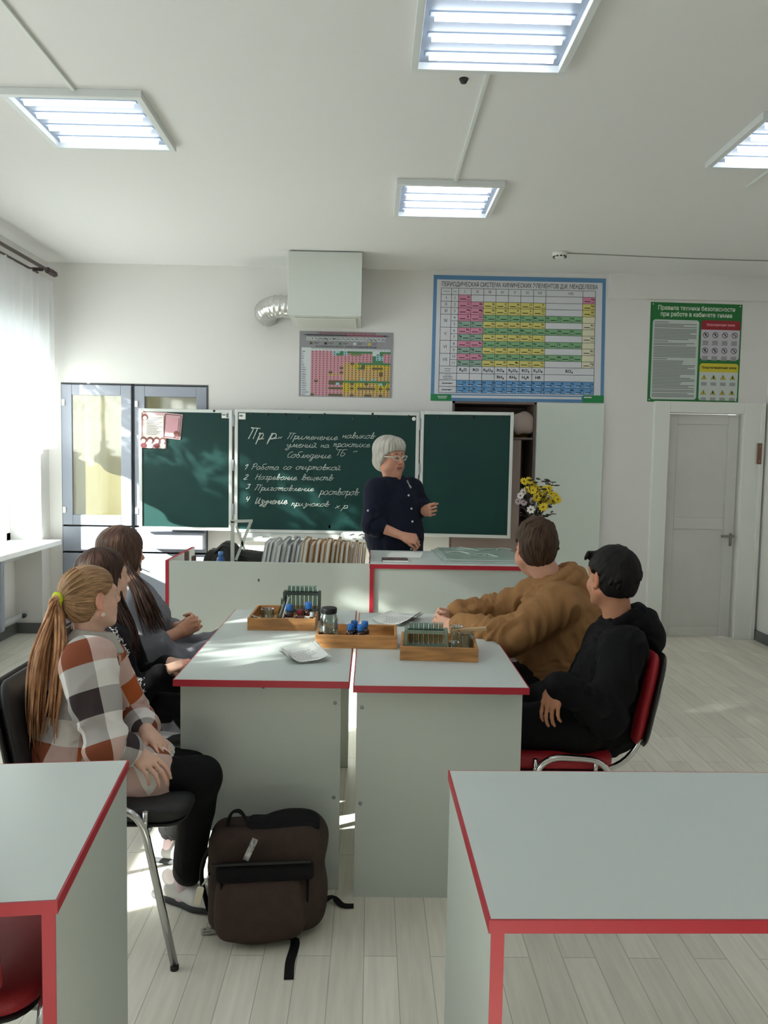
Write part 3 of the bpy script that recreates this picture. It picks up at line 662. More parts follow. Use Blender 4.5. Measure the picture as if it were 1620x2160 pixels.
Q(bm, P, .04, .095, .962, .968, 1, 3 * e); Q(bm, P, .045, .09, .975, .98, 1, 3 * e); Q(bm, P, .885, .93, .952, .962, 1, 3 * e)
tag(obj('periodic_table_poster', bm, PM), 'large blue bordered periodic table poster on the back wall', 'poster')

# the small solubility chart
SM = [mat('chart_grey', (148, 148, 152), .5), mat('chart_white', (206, 212, 214), .5), mat('chart_pink', (200, 148, 158), .5), mat('chart_green', (70, 124, 84), .5), mat('chart_lightblue', (150, 196, 200), .5), mat('chart_yellow', (206, 182, 50), .5),
      mat('chart_tan', (204, 168, 106), .5), mat('chart_dark', (98, 88, 62), .5), mat('chart_olive', (120, 128, 82), .5), mat('chart_ink', (54, 50, 62), .6), mat('chart_red', (140, 48, 72), .5)]
bm, P, W_, H_ = poster('s', '', ((632, 698), (830, 702), (826, 840), (630, 836)), YB, SM)
Tx(bm, P, 'ЭЛЕКТРОХИМИЧЕСКИЙ РЯД НАПРЯЖЕНИЙ МЕТАЛЛОВ', .5, .03, .02, W_, H_, 10, e, width=W_ * .62, bold=.0006)
quad(bm, [P(.03, .055, e), P(.1, .045, e), P(.1, .068, e)], 9)
Q(bm, P, .1, .5, .048, .066, 9, e); Q(bm, P, .5, .9, .048, .066, 10, e); quad(bm, [P(.97, .057, e), P(.9, .068, e), P(.9, .045, e)], 9)
for k, s in enumerate('Li K Ca Na Mg Al Mn Zn Fe Ni Sn Pb H Cu Hg Ag Pt Au'.split()):
    u = .075 + k * .0472; Q(bm, P, u, u + .04, .088, .14, 1, e); Tx(bm, P, s, u + .02, .114, .024, W_, H_, 9, 2 * e, bold=.0006)
for k, (c, s) in enumerate(((7, 'Р'), (9, 'М'), (3, ''), (1, '—'), (5, '?'))):
    u = .11 + k * .155; Q(bm, P, u, u + .03, .165, .2, c, e); Q(bm, P, u + .045, u + .10, .17, .175, 9, e); Q(bm, P, u + .045, u + .09, .185, .19, 9, e)
Tx(bm, P, 'РАСТВОРИМОСТЬ КИСЛОТ, СОЛЕЙ И ОСНОВАНИЙ В ВОДЕ', .5, .232, .018, W_, H_, 9, e, width=W_ * .65, bold=.0005)
ROWS = """PPPPPPBCGBGGGGGGGWWGGG PPPPPPBGGBPOOOPPPWBGPP PPPPPPPPPPPPPPPPPGBBPP PPPPPPPPPPPPPPPPPGBBPP PPPPPPPPPPPPPPPPPGGGPP PPPPPPPPPTTDTGGGGGGGGG PPPPPPPPPTTYYYDYYYYYYY PPPPPPPPDTTTYGDYTDDDYY PPPPPPPPPTTTTTTTTTYYTT PPPPPDPPDTTTTTTTTTTDTT
PPPPPTTTPTTTTTTTTTTDTT PPPPPPPPPTTTTTTTTTTTTT PPPPPPPPPTTTTTBTTBTTTT PDPPPDDDDGGGGGGGGGGGGG PPPPPDDCDYYDYYYDTTYCGY PPPPPPPPPYYTYYYTTTYYYY PPPPPDDDDYYDYDDDDDYDYD PPPPPPPPPYYTYTTTTTYTYT PPPPPPPPPTTTTTTTTTTTTT DPPPPDDDDTTDTTTDDTTDTT""".split()
KEY = dict(P=2, G=3, B=4, C=4, Y=5, T=6, D=7, O=8, W=1)
u0, u1, v0_, v1_ = .125, .975, .295, .985
Q(bm, P, .025, .125, .25, .985, 1, e); Q(bm, P, .125, .975, .26, .295, 1, e)
CAT = 'H⁺ Li⁺ K⁺ Na⁺ NH₄⁺ Ba²⁺ Ca²⁺ Mg²⁺ Sr²⁺ Al³⁺ Cr³⁺ Fe²⁺ Fe³⁺ Ni²⁺ Co²⁺ Mn²⁺ Zn²⁺ Ag⁺ Hg²⁺ Pb²⁺ Sn²⁺ Cu²⁺'.split()
ANI = 'OH⁻ F⁻ Cl⁻ Br⁻ I⁻ S²⁻ HS⁻ SO₃²⁻ HSO₃⁻ SO₄²⁻ HSO₄⁻ NO₃⁻ NO₂⁻ PO₄³⁻ HPO₄²⁻ H₂PO₄⁻ CO₃²⁻ HCO₃⁻ CH₃COO⁻ SiO₃²⁻'.split()
for k, s in enumerate(CAT): Tx(bm, P, s, u0 + (u1 - u0) * (k + .5) / 22, .277, .012, W_, H_, 9, 2 * e)
for r, row in enumerate(ROWS):
    va, vb = v0_ + (v1_ - v0_) * r / 20, v0_ + (v1_ - v0_) * (r + 1) / 20
    Tx(bm, P, ANI[r], .033, (va + vb) / 2, .013, W_, H_, 9, 2 * e, align='LEFT', bold=.0004)
    for c, ch in enumerate(row):
        ua, ub = u0 + (u1 - u0) * c / 22, u0 + (u1 - u0) * (c + 1) / 22
        Q(bm, P, ua, ub, va, vb, KEY[ch], e)
        if ch in 'PTYB': Q(bm, P, ua + .014, ub - .014, va + .008, vb - .008, 10 if ch == 'P' else 9, 2 * e)
tag(obj('solubility_chart', bm, SM), 'small pink and yellow solubility chart under the ventilation box', 'poster')

# the green safety poster
GM = [mat('safety_green', (26, 112, 52), .45), mat('safety_white', (196, 204, 200), .5), mat('safety_red', (150, 34, 46), .5), mat('safety_yellow', (206, 190, 50), .5), mat('safety_grey', (128, 134, 130), .6), mat('safety_black', (44, 44, 44), .6), mat('safety_letters', (214, 228, 210), .5), mat('safety_lilac', (198, 192, 202), .5), mat('safety_pinkish', (226, 150, 160), .5), mat('safety_lightgreen', (60, 140, 40), .5)]
bm, P, W_, H_ = poster('g', '', ((1373, 637), (1566, 643), (1556, 850), (1365, 847)), YB, GM)
def rrect(u0, u1, v0, v1, mi, d, r=.03):
    pts = []
    for cx, cy, a0 in ((u1 - r, v0 + r, -90), (u1 - r, v1 - r, 0), (u0 + r, v1 - r, 90), (u0 + r, v0 + r, 180)):
        for k in range(5):
            a = math.radians(a0 + 90 * k / 4); pts.append(P(cx + r * math.cos(a), cy + r * math.sin(a), d))
    bm.faces.new([bm.verts.new(p) for p in pts]).material_index = mi
Tx(bm, P, 'Правила техники безопасности', .5, .055, .05, W_, H_, 6, e, width=W_ * .84, bold=.001); Tx(bm, P, 'при работе в кабинете химии', .5, .117, .05, W_, H_, 6, e, width=W_ * .78, bold=.001)
rrect(.028, .535, .172, .975, 1, e)
rnd = random.Random(11); v = .192
for n, long_ in ((1, 0), (3, 1), (8, 1), (1, 0), (2, 1), (8, 1), (1, 0), (20, 1), (2, 1), (9, 1)):
    for k in range(n):
        if v > .95: break
        en = .51 if rnd.random() < .6 else rnd.uniform(.25, .5)
        if n == 1: en = .2
        Q(bm, P, .045, en, v, v + .0085, 4, 2 * e); v += .0145
    v += .006
rrect(.56, .985, .172, .565, 7, e); rrect(.56, .985, .168, .26, 2, 2 * e); Q(bm, P, .56, .985, .23, .262, 2, 2.2 * e)
Tx(bm, P, 'Запрещающие знаки', .77, .212, .028, W_, H_, 8, 3 * e, width=W_ * .31, bold=.0008)
rrect(.56, .985, .605, .98, 1, e); rrect(.56, .985, .602, .69, 3, 2 * e); Q(bm, P, .56, .985, .66, .69, 3, 2.2 * e)
Tx(bm, P, 'Предупреждающие знаки', .772, .645, .026, W_, H_, 5, 3 * e, width=W_ * .38, bold=.0008)
def ring(u, v, r, mi, d, th=.2):
    n = 18; A = [P(u + r * math.cos(2 * PI * k / n), v + r * W_ / H_ * math.sin(2 * PI * k / n), d) for k in range(n)]; B = [P(u + r * (1 - th) * math.cos(2 * PI * k / n), v + r * (1 - th) * W_ / H_ * math.sin(2 * PI * k / n), d) for k in range(n)]
    for k in range(n): quad(bm, [A[k], A[(k + 1) % n], B[(k + 1) % n], B[k]], mi)
for r in range(2):
    for c in range(4):
        u = .612 + .105 * c; v = .315 + .157 * r
        ring(u, v, .032, 5, 2 * e); a = .7
        quad(bm, [P(u - .022, v - .016, 3 * e), P(u - .016, v - .02, 3 * e), P(u + .022, v + .016, 3 * e), P(u + .016, v + .02, 3 * e)], 5)
        Q(bm, P, u - .010 + .004 * c, u + .008, v - .014, v + .008 + .003 * r, 5, 2.5 * e)
        for k in range(4): Q(bm, P, u - .03 - .006 * (k % 2), u + .03, v + .058 + .012 * k, v + .066 + .012 * k, 4, 2 * e)
        v = .745 + .155 * r
        for sc_, mi, d in ((.036, 5, 2 * e), (.030, 3, 3 * e)):
            bm.faces.new([bm.verts.new(P(u + sc_ * math.cos(x), v + .004 + sc_ * .92 * math.sin(x), d)) for x in (-PI / 2, PI / 6, 5 * PI / 6)]).material_index = mi
        Q(bm, P, u - .004 - .004 * (c % 2), u + .004 + .004 * (c % 2), v - .012, v + .012, 5, 4 * e)
        for k in range(3): Q(bm, P, u - .03, u + .032, v + .05 + .012 * k, v + .058 + .012 * k, 4, 2 * e)
for u, v in ((.025, .02), (.975, .02), (.02, .98), (.975, .98)): ring(u, v, .007, 6, 2 * e, .99)
tag(obj('safety_rules_poster', bm, GM), 'green safety rules poster above the white door', 'poster')

# ------------------------------------------------------------------ ventilation box, duct
t = thing('ventilation_box', 'white square ventilation box under the ceiling at the back wall', 'ventilation box', (-.38, 6.0, 2.55))
VB = mat('vent_box_paint', (206, 210, 204), .6)
bm = BM(); box(bm, -.27, .275, 0, .548, .0, .476); obj('box_body', bm, VB, t, bevel=.004)
bm = BM(); box(bm, -.275, .28, -.008, -.0005, .0, .47); obj('front_panel', bm, mat('vent_front_paint', (210, 214, 208), .55), t, bevel=.003)
bm = BM(); box(bm, -.23, .24, .08, .5, -.012, -.0005); obj('bottom_panel', bm, VB, t, bevel=.004)
bm = BM(); pth = smooth_path([(-.24, .25, .1), (-.38, .26, .11), (-.47, .33, .095), (-.5, .43, .085), (-.5, .545, .085)], 12); rs = [.085 + .006 * math.sin(i * 2.1) + .003 * mnoise.noise(Vector((i * .7, 0, 0))) for i in range(len(pth))]
tube(bm, pth, rs, 22)
for v in bm.verts: v.co += Vector((mnoise.noise(v.co * 30), mnoise.noise(v.co * 30 + Vector((9, 0, 0))), mnoise.noise(v.co * 30 + Vector((0, 9, 0))))) * .006
obj('foil_duct', bm, mat('aluminium_foil', (215, 215, 212), .28, metal=.9), t)

# ------------------------------------------------------------------ ceiling lights
LEDM = mat_emit('led_tube_glow', (236, 244, 255), LED); LIN = mat('light_inside', (146, 158, 174), .5); LFR = mat('light_frame', (216, 220, 220), .45)
def ceiling_light():
    t = thing('ceiling_light', '', 'ceiling light', (0, 0, 2.998), 0, 'square ceiling lights')
    S = .30; bm = BM(); frame_rect2 = [(-S, S, -S, -S + .028), (-S, S, S - .028, S), (-S, -S + .028, -S + .028, S - .028), (S - .028, S, -S + .028, S - .028)]
    for a in frame_rect2: box(bm, a[0], a[1], a[2], a[3], 0, .032)
    obj('frame', bm, LFR, t, bevel=.002)
    bm = BM(); box(bm, -S + .028, S - .028, -S + .028, S - .028, .026, .032); obj('backing', bm, LIN, t)
    for k in range(4):
        y = -.20 + k * .133
        bm = BM(); tube(bm, [(-.235, y, .012), (.235, y, .012)], .0125, 10); obj('led_tube', bm, LEDM, t)
        bm = BM(); box(bm, -.25, .25, y - .014, y + .014, .0215, .026); obj('tube_strip', bm, LIN, t)
    return t
lt = ceiling_light()
spots = [(.425, 2.87, 'square ceiling light largest in view at the top edge'), (.41, 4.73, 'square ceiling light in front of the periodic table poster'), (-1.305, 3.75, 'square ceiling light at the left nearest the window'), (1.98, 3.80, 'square ceiling light cut by the right edge of the view'),
         (.425, .95, 'added square ceiling light, out of view overhead between the foreground tables'), (-1.305, 1.85, 'added square ceiling light, out of view overhead above the lower left table'), (1.98, 1.9, 'added square ceiling light, out of view overhead at the right of the lower right table')]  # these three are out of view, added to brighten the foreground
for k, (x, y, lb) in enumerate(spots):
    if k == 0: lt.location = (x, y, 2.998); lt['label'] = lb
    else: dup(lt, (x, y, 2.998), 0, lb, 'square ceiling lights')
RAC = mat('cable_cover_white', (214, 218, 214), .5)
def raceway(pts, label):
    bm = BM()
    for a, b in zip(pts, pts[1:]): box(bm, min(a[0], b[0]) - .009, max(a[0], b[0]) + .009, min(a[1], b[1]), max(a[1], b[1]), ZC - .014, ZC)
    tag(obj('cable_cover', bm, RAC, bevel=.002), label, 'cable cover')
raceway([(.435, 3.175), (.435, 4.425)], 'white cable cover along the ceiling between the two middle lights')
raceway([(-1.29, 1.2), (-1.29, 3.445)], 'white cable cover on the ceiling leading to the left light')
raceway([(2.05, 4.105), (2.05, 4.42)], 'short white cable cover behind the right ceiling light')
t = thing('smoke_detector', 'round white smoke detector on the ceiling before the posters', 'smoke detector', (1.365, 5.9, ZC))
bm = BM(); lathe(bm, [(0, -.045), (.03, -.045), (.04, -.032), (.052, -.028), (.055, -.012), (.058, 0), (0, 0)], 24); obj('housing', bm, WHITE, t)
bm = BM()
for k in range(10):
    a = 2 * PI * k / 10; box(bm, -.008, .008, -.004, .004, -.006, .006, M=Matrix.Rotation(a, 4, 'Z') @ Matrix.Translation((0, -.046, -.031)))
obj('smoke_slots', bm, BLACKP, t)
bm = BM(); tube(bm, [(1.42, 5.9, ZC - .004), (2.4, 5.98, ZC - .004), (3.28, 6.0, ZC - .004)], .0035, 6); tag(obj('detector_cable', bm, mat('thin_cable', (150, 150, 145), .6)), 'thin cable along the ceiling right of the smoke detector', 'cable')
bm = BM(); lathe(bm, [(0, -.018), (.012, -.016), (.02, 0), (0, 0)], 12); tag(obj('ceiling_stub', bm, DARK, loc=(.345, 3.28, ZC)), 'dark cable stub on the ceiling beside the nearest middle light', 'cable stub')
# ------------------------------------------------------------------ tables
def slab_top(t, x0, x1, y0, y1, z, th=.022):
    bm = BM(); e = .004
    box(bm, x0 + e, x1 - e, y0 + e, y1 - e, z - th, z); o = obj('tabletop', bm, LAM, t)
    bm = BM()
    for a in ((x0, x1, y0, y0 + e), (x0, x1, y1 - e, y1), (x0, x0 + e, y0 + e, y1 - e), (x1 - e, x1, y0 + e, y1 - e)): box(bm, a[0], a[1], a[2], a[3], z - th - .001, z - .0006)
    obj('red_edging', bm, RED, o)
def side_panel(t, name, x0, x1, y0, y1, z0, z1, edge=None, screws=()):
    bm = BM(); box(bm, x0, x1, y0, y1, z0, z1); o = obj(name, bm, LAMP_, t)
    if edge == 'y0':
        bm = BM(); box(bm, x0 - .0005, x1 + .0005, y0 - .003, y0, z0, z1); obj('red_edging', bm, RED, o)
    for (x, y, z) in screws:
        bm = BM(); ball(bm, (x, y, z), (.0065, .003, .0065), seg=10); obj('screw', bm, mat('screw_grey', (150, 154, 152), .4, metal=.5), o)
    return o
TZ = .75
# the two joined student tables in the middle
for nm, x0, x1, y0, lb in (('l', -.648, -.062, 2.555, 'left grey student table of the joined pair with the paper stack on it'), ('r', -.050, .530, 2.512, 'right grey student table of the joined pair with the test tube tray on it')):
    t = thing('student_table', lb, 'table', ((x0 + x1) / 2, y0 + .6, 0), 0, 'student tables'); hx = (x1 - x0) / 2
    slab_top(t, -hx, hx, -.6, .6, TZ)
    L0, L1 = (-hx + .012, hx - .03) if nm == 'l' else (-hx + .012, hx - .012)
    sx = ((hx - .05, .66), (hx - .05, .33)) if nm == 'l' else ((-hx + .03, .66), (-hx + .03, .33))
    for y, sg in ((-.545, -1), (.52, 1)):
        side_panel(t, 'end_panel', L0, L1, y, y + .02, 0, TZ - .022, screws=[(x, y - .001, z) for x, z in sx] if sg < 0 else [])
    bm = BM(); box(bm, L0 + .02, L1 - .02, -.525, .52, TZ - .2, TZ - .18); obj('shelf', bm, LAMP_, t)
    bm = BM(); box(bm, L0 + .25, L0 + .268, -.525, .52, .33, TZ - .2); obj('stretcher_panel', bm, LAMP_, t)
    bm = BM(); ball(bm, (hx - .08 if nm == 'r' else -.0, -.546, TZ - .034), (.008, .004, .010), seg=10); obj('fixing', bm, CHROME, t)
# foreground tables
t = thing('student_table', 'grey student table with bright red edges in the lower left foreground', 'table', (-.547, 1.568, 0), .112, 'student tables')
# local frame: right edge at x=0
slab_top(t, -1.2, .0, -.305, .305, TZ)
side_panel(t, 'end_panel', -.026, -.005, -.300, .300, 0, TZ - .023, 'y0'); side_panel(t, 'end_panel', -1.195, -1.174, -.300, .300, 0, TZ - .023, 'y0')
t = thing('student_table', 'grey student table with red edges in the lower right foreground', 'table', (.199, 1.525, 0), .013, 'student tables')
slab_top(t, 0, 1.2, -.305, .305, TZ)
side_panel(t, 'end_panel', .005, .026, -.300, .300, 0, TZ - .023, 'y0'); side_panel(t, 'end_panel', 1.174, 1.195, -.300, .300, 0, TZ - .023, 'y0')
side_panel(t, 'modesty_panel', .026, 1.174, .272, .29, .375, TZ - .023)

# teacher's demonstration desk: lowered left bay and high right bay
DY0, DY1, DZ = 4.322, 4.975, .90
t = thing('demonstration_desk', 'long grey demonstration desk with red edges in front of the teacher', 'desk', (0, DY0, 0))
bm = BM(); box(bm, -1.118, -.002, .003, .022, 0, DZ); obj('left_front_panel', bm, LAMP_, t)
side_panel(t, 'left_side_panel', -1.136, -1.118, .003, .64, 0, DZ, 'y0')
bm = BM(); box(bm, -1.1365, -1.1175, .0, .642, DZ, DZ + .004); box(bm, -.002, .020, -.003, .642, 0, DZ - .024, ); obj('red_edging', bm, RED, t)
bm = BM(); box(bm, -1.117, -.003, .023, .64, .70, .722); obj('lowered_worktop', bm, LAM, t)
bm = BM(); box(bm, .003, .018, .0, .64, .0, DZ - .024); obj('middle_panel', bm, LAMP_, t)
bm = BM(); box(bm, .02, 1.08, .012, .03, 0, DZ - .024); obj('right_front_panel', bm, LAMP_, t)
bm = BM(); box(bm, 1.08, 1.10, .003, .64, 0, DZ - .024); obj('right_side_panel', bm, LAMP_, t)
bm = BM(); box(bm, .0, 1.104, .004, .65, DZ - .023, DZ); wt = obj('raised_worktop', bm, LAM, t)
bm = BM(); box(bm, -.001, 1.105, .0, .004, DZ - .024, DZ - .0005); box(bm, -.004, 0, .0, .65, DZ - .024, DZ - .0005); obj('red_edging', bm, RED, wt)
bm = BM()
for x, z in ((-.62, .80), (.80, .775)): ball(bm, (x, .002, z), (.006, .003, .009), seg=8)
obj('screw', bm, mat('screw_dark', (90, 92, 92), .5), t)

# ------------------------------------------------------------------ chairs
def chair(label, seatm, backm, loc, rz):
    """Chrome framed visitor chair; local +Y is the way the sitter faces."""
    t = thing('chrome_chair', label, 'chair', loc, rz, 'chrome framed chairs')
    bm = BM(); rslab(bm, .42, .40, .05, .07, M=Matrix.Translation((0, 0, .445)) @ Matrix.Rotation(-PI / 2, 4, 'X') @ Matrix.Scale(-1, 4, (0, 1, 0)), puff=.012)
    obj('seat', bm, seatm, t)
    bm = BM(); rslab(bm, .40, .38, .014, .06, M=Matrix.Translation((0, 0, .412)) @ Matrix.Rotation(-PI / 2, 4, 'X')); obj('seat_shell', bm, BLACKP, t)
    for s in (-1, 1):
        bm = BM(); tube(bm, fillet([(s * .235, -.225, .012), (s * .228, -.165, .468), (s * .228, .075, .478), (s * .235, .175, .012)], .085, 7), .0115, 12)
        leg = obj('leg', bm, CHROME, t)
        for y in (-.225, .175): bm = BM(); lathe(bm, [(.0, 0), (.0128, 0), (.0128, .012), (.0118, .014), (0, .014)], 12, (s * .235, y, 0)); obj('foot_cap', bm, BLACKP, leg)
        bm = BM(); tube(bm, fillet([(s * .14, .12, .398), (s * .14, -.24, .398), (s * .14, -.335, .56), (s * .14, -.375, .74)], .10, 7), .0105, 12, flat=1)
        obj('back_tube', bm, CHROME, t)
    bm = BM()
    for y in (-.12, .09): tube(bm, [(-.228, y, .40), (.228, y, .40)], .009, 8)
    for s in (-1, 1):
        for y in (-.12, .09): tube(bm, [(s * .228, y, .40), (s * .228, y, .468)], .008, 8)
    obj('cross_tube', bm, CHROME, t)
    M = Matrix.Translation((0, -.352, .652)) @ Matrix.Rotation(math.radians(-11) * -1, 4, 'X') @ Matrix.Rotation(PI, 4, 'Z')
    bm = BM(); rslab(bm, .42, .33, .034, .07, M=M @ Matrix.Translation((0, -.022, 0)), bend=-.035, puff=.01); obj('backrest', bm, backm, t)
    bm = BM(); rslab(bm, .43, .34, .018, .075, M=M @ Matrix.Translation((0, .006, 0)), bend=-.035); obj('back_shell', bm, BLACKP, t)
    return t
chair('black padded chrome chair under the girl in the checked shirt', BLACKV, BLACKV, (-.725, 2.42, 0), -PI / 2)
chair('chrome chair under the girl with loose dark hair', BLACKV, BLACKV, (-.82, 3.0, 0), -PI / 2)
chair('chrome chair under the girl in the grey dress', BLACKV, BLACKV, (-.84, 3.5, 0), -PI / 2)
chair('red padded chrome chair under the boy in black', REDV, REDV, (.67, 2.85, 0), PI / 2)
chair('chrome chair under the boy in the ochre hoodie', REDV, REDV, (.67, 3.42, 0), PI / 2)
chair('empty red chrome chair pushed under the lower left table', REDV, REDV, (-.835, 1.62, 0), -.05)
# ------------------------------------------------------------------ trays and laboratory things on the student tables
ORD = ('first', 'second', 'third', 'fourth', 'fifth', 'sixth', 'seventh', 'eighth', 'ninth', 'tenth', 'eleventh', 'twelfth', 'thirteenth', 'fourteenth', 'fifteenth', 'sixteenth', 'seventeenth', 'eighteenth', 'nineteenth', 'twentieth', 'twenty-first', 'twenty-second', 'twenty-third', 'twenty-fourth')
def tray(label, x0, x1, y0, y1, rz, h=.052):
    cx, cy = (x0 + x1) / 2, (y0 + y1) / 2; t = thing('wooden_tray', label, 'tray', (cx, cy, TZ), rz, 'shallow wooden trays'); a, b = (x1 - x0) / 2, (y1 - y0) / 2; th = .011
    bm = BM(); box(bm, -a + th, a - th, -b + th, b - th, .002, .008); obj('bottom', bm, mat('tray_bottom', (196, 160, 112), .7, vary=.3, vscale=9, stretch=(1, 9, 9)), t)
    for (p, q, r, s) in ((-a, a, -b, -b + th), (-a, a, b - th, b), (-a, -a + th, -b + th, b - th), (a - th, a, -b + th, b - th)):
        bm = BM(); box(bm, p, q, r, s, 0, h); obj('side', bm, WOOD, t, bevel=.0015)
    return t
tray('wooden tray farthest from the camera, in the sun on the left table', -.520, -.230, 3.30, 3.60, 0)
tray('middle wooden tray lying across both student tables', -.208, .112, 3.005, 3.215, -.02)
tray('nearest wooden tray at the right holding the pale green rack', .122, .410, 2.83, 3.08, -.06)
TUBEG = mat_glass('tube_glass', (222, 234, 230), .35, .35)
def test_tube(loc, label, h=.125, r=.008, group='test tubes in racks'):
    bm = BM(); lathe(bm, [(.002, 0), (r * .7, .003), (r, .010), (r, h - .004), (r + .002, h), (r + .0005, h - .0005), (r - .0012, h - .004), (r - .0012, .012), (.002, .004)], 14)
    return tag(obj('test_tube', bm, TUBEG, loc=loc), label, 'test tube', group)
def rack(label, loc, rz, m, n, w, h, lab, th=.108):
    t = thing('test_tube_rack', label, 'test tube rack', loc, rz); d = .028
    for s in (-1, 1):
        bm = BM(); box(bm, s * w / 2 - .006, s * w / 2 + .006, -d, d, 0, h); obj('side_post', bm, m, t, bevel=.001)
    step = (w - .02) / n
    bm = BM()
    for z in (h - .014,):
        box(bm, -w / 2 + .006, w / 2 - .006, -d, -.0095, z, z + .010); box(bm, -w / 2 + .006, w / 2 - .006, .0095, d, z, z + .010)
        for k in range(n + 1): x = -w / 2 + .01 + step * k; box(bm, x - (step / 2 - .0095), x + (step / 2 - .0095), -.0095, .0095, z, z + .010)
    obj('top_plate', bm, m, t)
    bm = BM(); box(bm, -w / 2 + .006, w / 2 - .006, -d, d, h * .28, h * .28 + .009); obj('lower_plate', bm, m, t)
    R = Matrix.Rotation(rz, 4, 'Z')
    for k in range(n):
        p = Vector(loc) + R @ Vector((-w / 2 + .01 + step * (k + .5), 0, h * .28 + .0095)); test_tube(p, 'test tube in the %s, %s from the left' % (lab, ORD[k]), th)
RG1 = mat('rack_dark_green', (62, 74, 68), .6); RG2 = mat('rack_pale_green', (128, 142, 124), .6, vary=.2)
rack('dark green test tube rack standing in the far tray', (-.305, 3.50, TZ + .0085), 0, RG1, 7, .155, .128, 'dark rack of the far tray')
rack('pale green test tube rack standing in the nearest tray', (.214, 2.90, TZ + .0085), -.06, RG2, 7, .150, .098, 'pale green rack of the nearest tray', .084)
AMB = mat('amber_glass', (46, 20, 14), .12, spec=.7); BLUEC = mat('blue_cap', (44, 112, 190), .4); REDC = mat('red_cap', (140, 44, 56), .5); LABEL = mat('bottle_label', (226, 226, 220), .7)
def bottle(label, loc, rz=0, h=.075, r=.0165, cap=BLUEC, lab=True, body=AMB, group='small reagent bottles'):
    t = thing('reagent_bottle', label, 'bottle', loc, rz, group); b = h * .70
    bm = BM(); lathe(bm, [(0, 0), (r * .9, 0), (r, .003), (r, b * .78), (r * .92, b * .86), (r * .6, b * .97), (r * .55, b), (0, b)], 18); g = obj('glass_body', bm, body, t)
    bm = BM(); lathe(bm, [(0, b), (r * .74, b), (r * .78, b + .002), (r * .74, h - .004), (r * .66, h), (0, h)], 20); obj('cap', bm, cap, t)
    if lab:
        bm = BM(); n = 10; A = [(math.cos(-PI * .95 + PI * .9 * k / n), math.sin(-PI * .95 + PI * .9 * k / n)) for k in range(n + 1)]; q = r + .0004
        for k in range(n): quad(bm, [(A[k][0] * q, A[k][1] * q, b * .08), (A[k + 1][0] * q, A[k + 1][1] * q, b * .08), (A[k + 1][0] * q, A[k + 1][1] * q, b * .58), (A[k][0] * q, A[k][1] * q, b * .58)])
        quad(bm, [(-.004, -r - .0012, b * .40), (.004, -r - .0012, b * .40), (.004, -r - .0012, b * .44), (-.004, -r - .0012, b * .44)], 1)
        obj('label', bm, [LABEL, DARK], t)
    return t
Zt = TZ + .0085
bottle('brown bottle with blue cap and white label in front of the dark rack', (-.350, 3.37, Zt), .5, .092, .020)
bottle('brown bottle with blue cap at the right end of the dark rack', (-.268, 3.40, Zt), -.3, .098, .021)
bottle('small bottle with a dark red cap between two blue capped bottles', (-.305, 3.39, Zt), 0, .066, .019, REDC, True, mat('brownish_glass', (120, 84, 78), .2))
bottle('dark bottle with a grey cap in the far tray corner', (-.246, 3.345, Zt), 0, .064, .016, mat('grey_cap', (130, 134, 136), .5), False)
for x, y, lb in ((-.060, 3.095, 'rear left'), (-.018, 3.085, 'rear right'), (-.074, 3.055, 'front left'), (-.034, 3.045, 'front right')):
    bottle('small brown bottle with blue cap, %s of the four in the middle tray' % lb, (x, y, Zt), random.uniform(-.4, .4), .083 if lb[0] == 'r' else .078, .0185)
# screw jar
t = thing('glass_jar', 'tall glass jar with a black lid at the left end of the middle tray', 'jar', (-.160, 3.055, Zt))
bm = BM(); lathe(bm, [(.0, .0), (.033, 0), (.036, .004), (.0365, .095), (.032, .112), (.028, .118), (.028, .126), (.0265, .126), (.0265, .118), (.030, .110), (.0345, .094), (.0345, .006), (0, .005)], 28); obj('glass_body', bm, mat_glass('jar_glass', (226, 232, 228), .3, .3), t)
bm = BM(); lathe(bm, [(0, .120), (.030, .120), (.0315, .122), (.0315, .140), (.029, .143), (0, .143)], 28); obj('lid', bm, BLACKP, t)
bm = BM(); ball(bm, (-.012, -.005, .016), (.018, .016, .012)); ball(bm, (.008, .006, .014), (.02, .018, .009)); ball(bm, (.0, .0, .011), (.032, .032, .006), seg=16); obj('white_powder', bm, mat('white_powder', (230, 228, 222), .9), t)
def beaker(label, loc, r, h, rz=0, group='glassware', cone=1.0):
    bm = BM(); lathe(bm, [(0, 0), (r * .92, 0), (r, .004), (r * cone, h - .004), (r * cone + .002, h), (r * cone - .001, h - .002), (r - .0015, .005), (0, .003)], 24)
    return tag(obj('beaker', bm, mat_glass('beaker_glass', (228, 236, 232), .35, .35), loc=loc, rot=(0, 0, rz)), label, 'beaker', group)
beaker('low glass beaker in the left corner of the far tray', (-.455, 3.46, Zt), .028, .055)
beaker('glass beaker at the right end of the nearest tray', (.372, 2.965, Zt), .030, .075)
beaker('narrow glass beaker beside the pale green rack', (.318, 2.89, Zt), .020, .052)
beaker('small glass beaker between the rack and the large beaker', (.342, 3.02, Zt), .024, .085)
bm = BM(); lathe(bm, [(0, 0), (.030, 0), (.033, .004), (.012, .062), (.011, .088), (.0135, .090), (.0095, .088), (.0105, .062), (.031, .006), (0, .003)], 24)
tag(obj('conical_flask', bm, TUBEG, loc=(-.392, 3.52, Zt)), 'conical flask left of the dark rack in the far tray', 'flask')
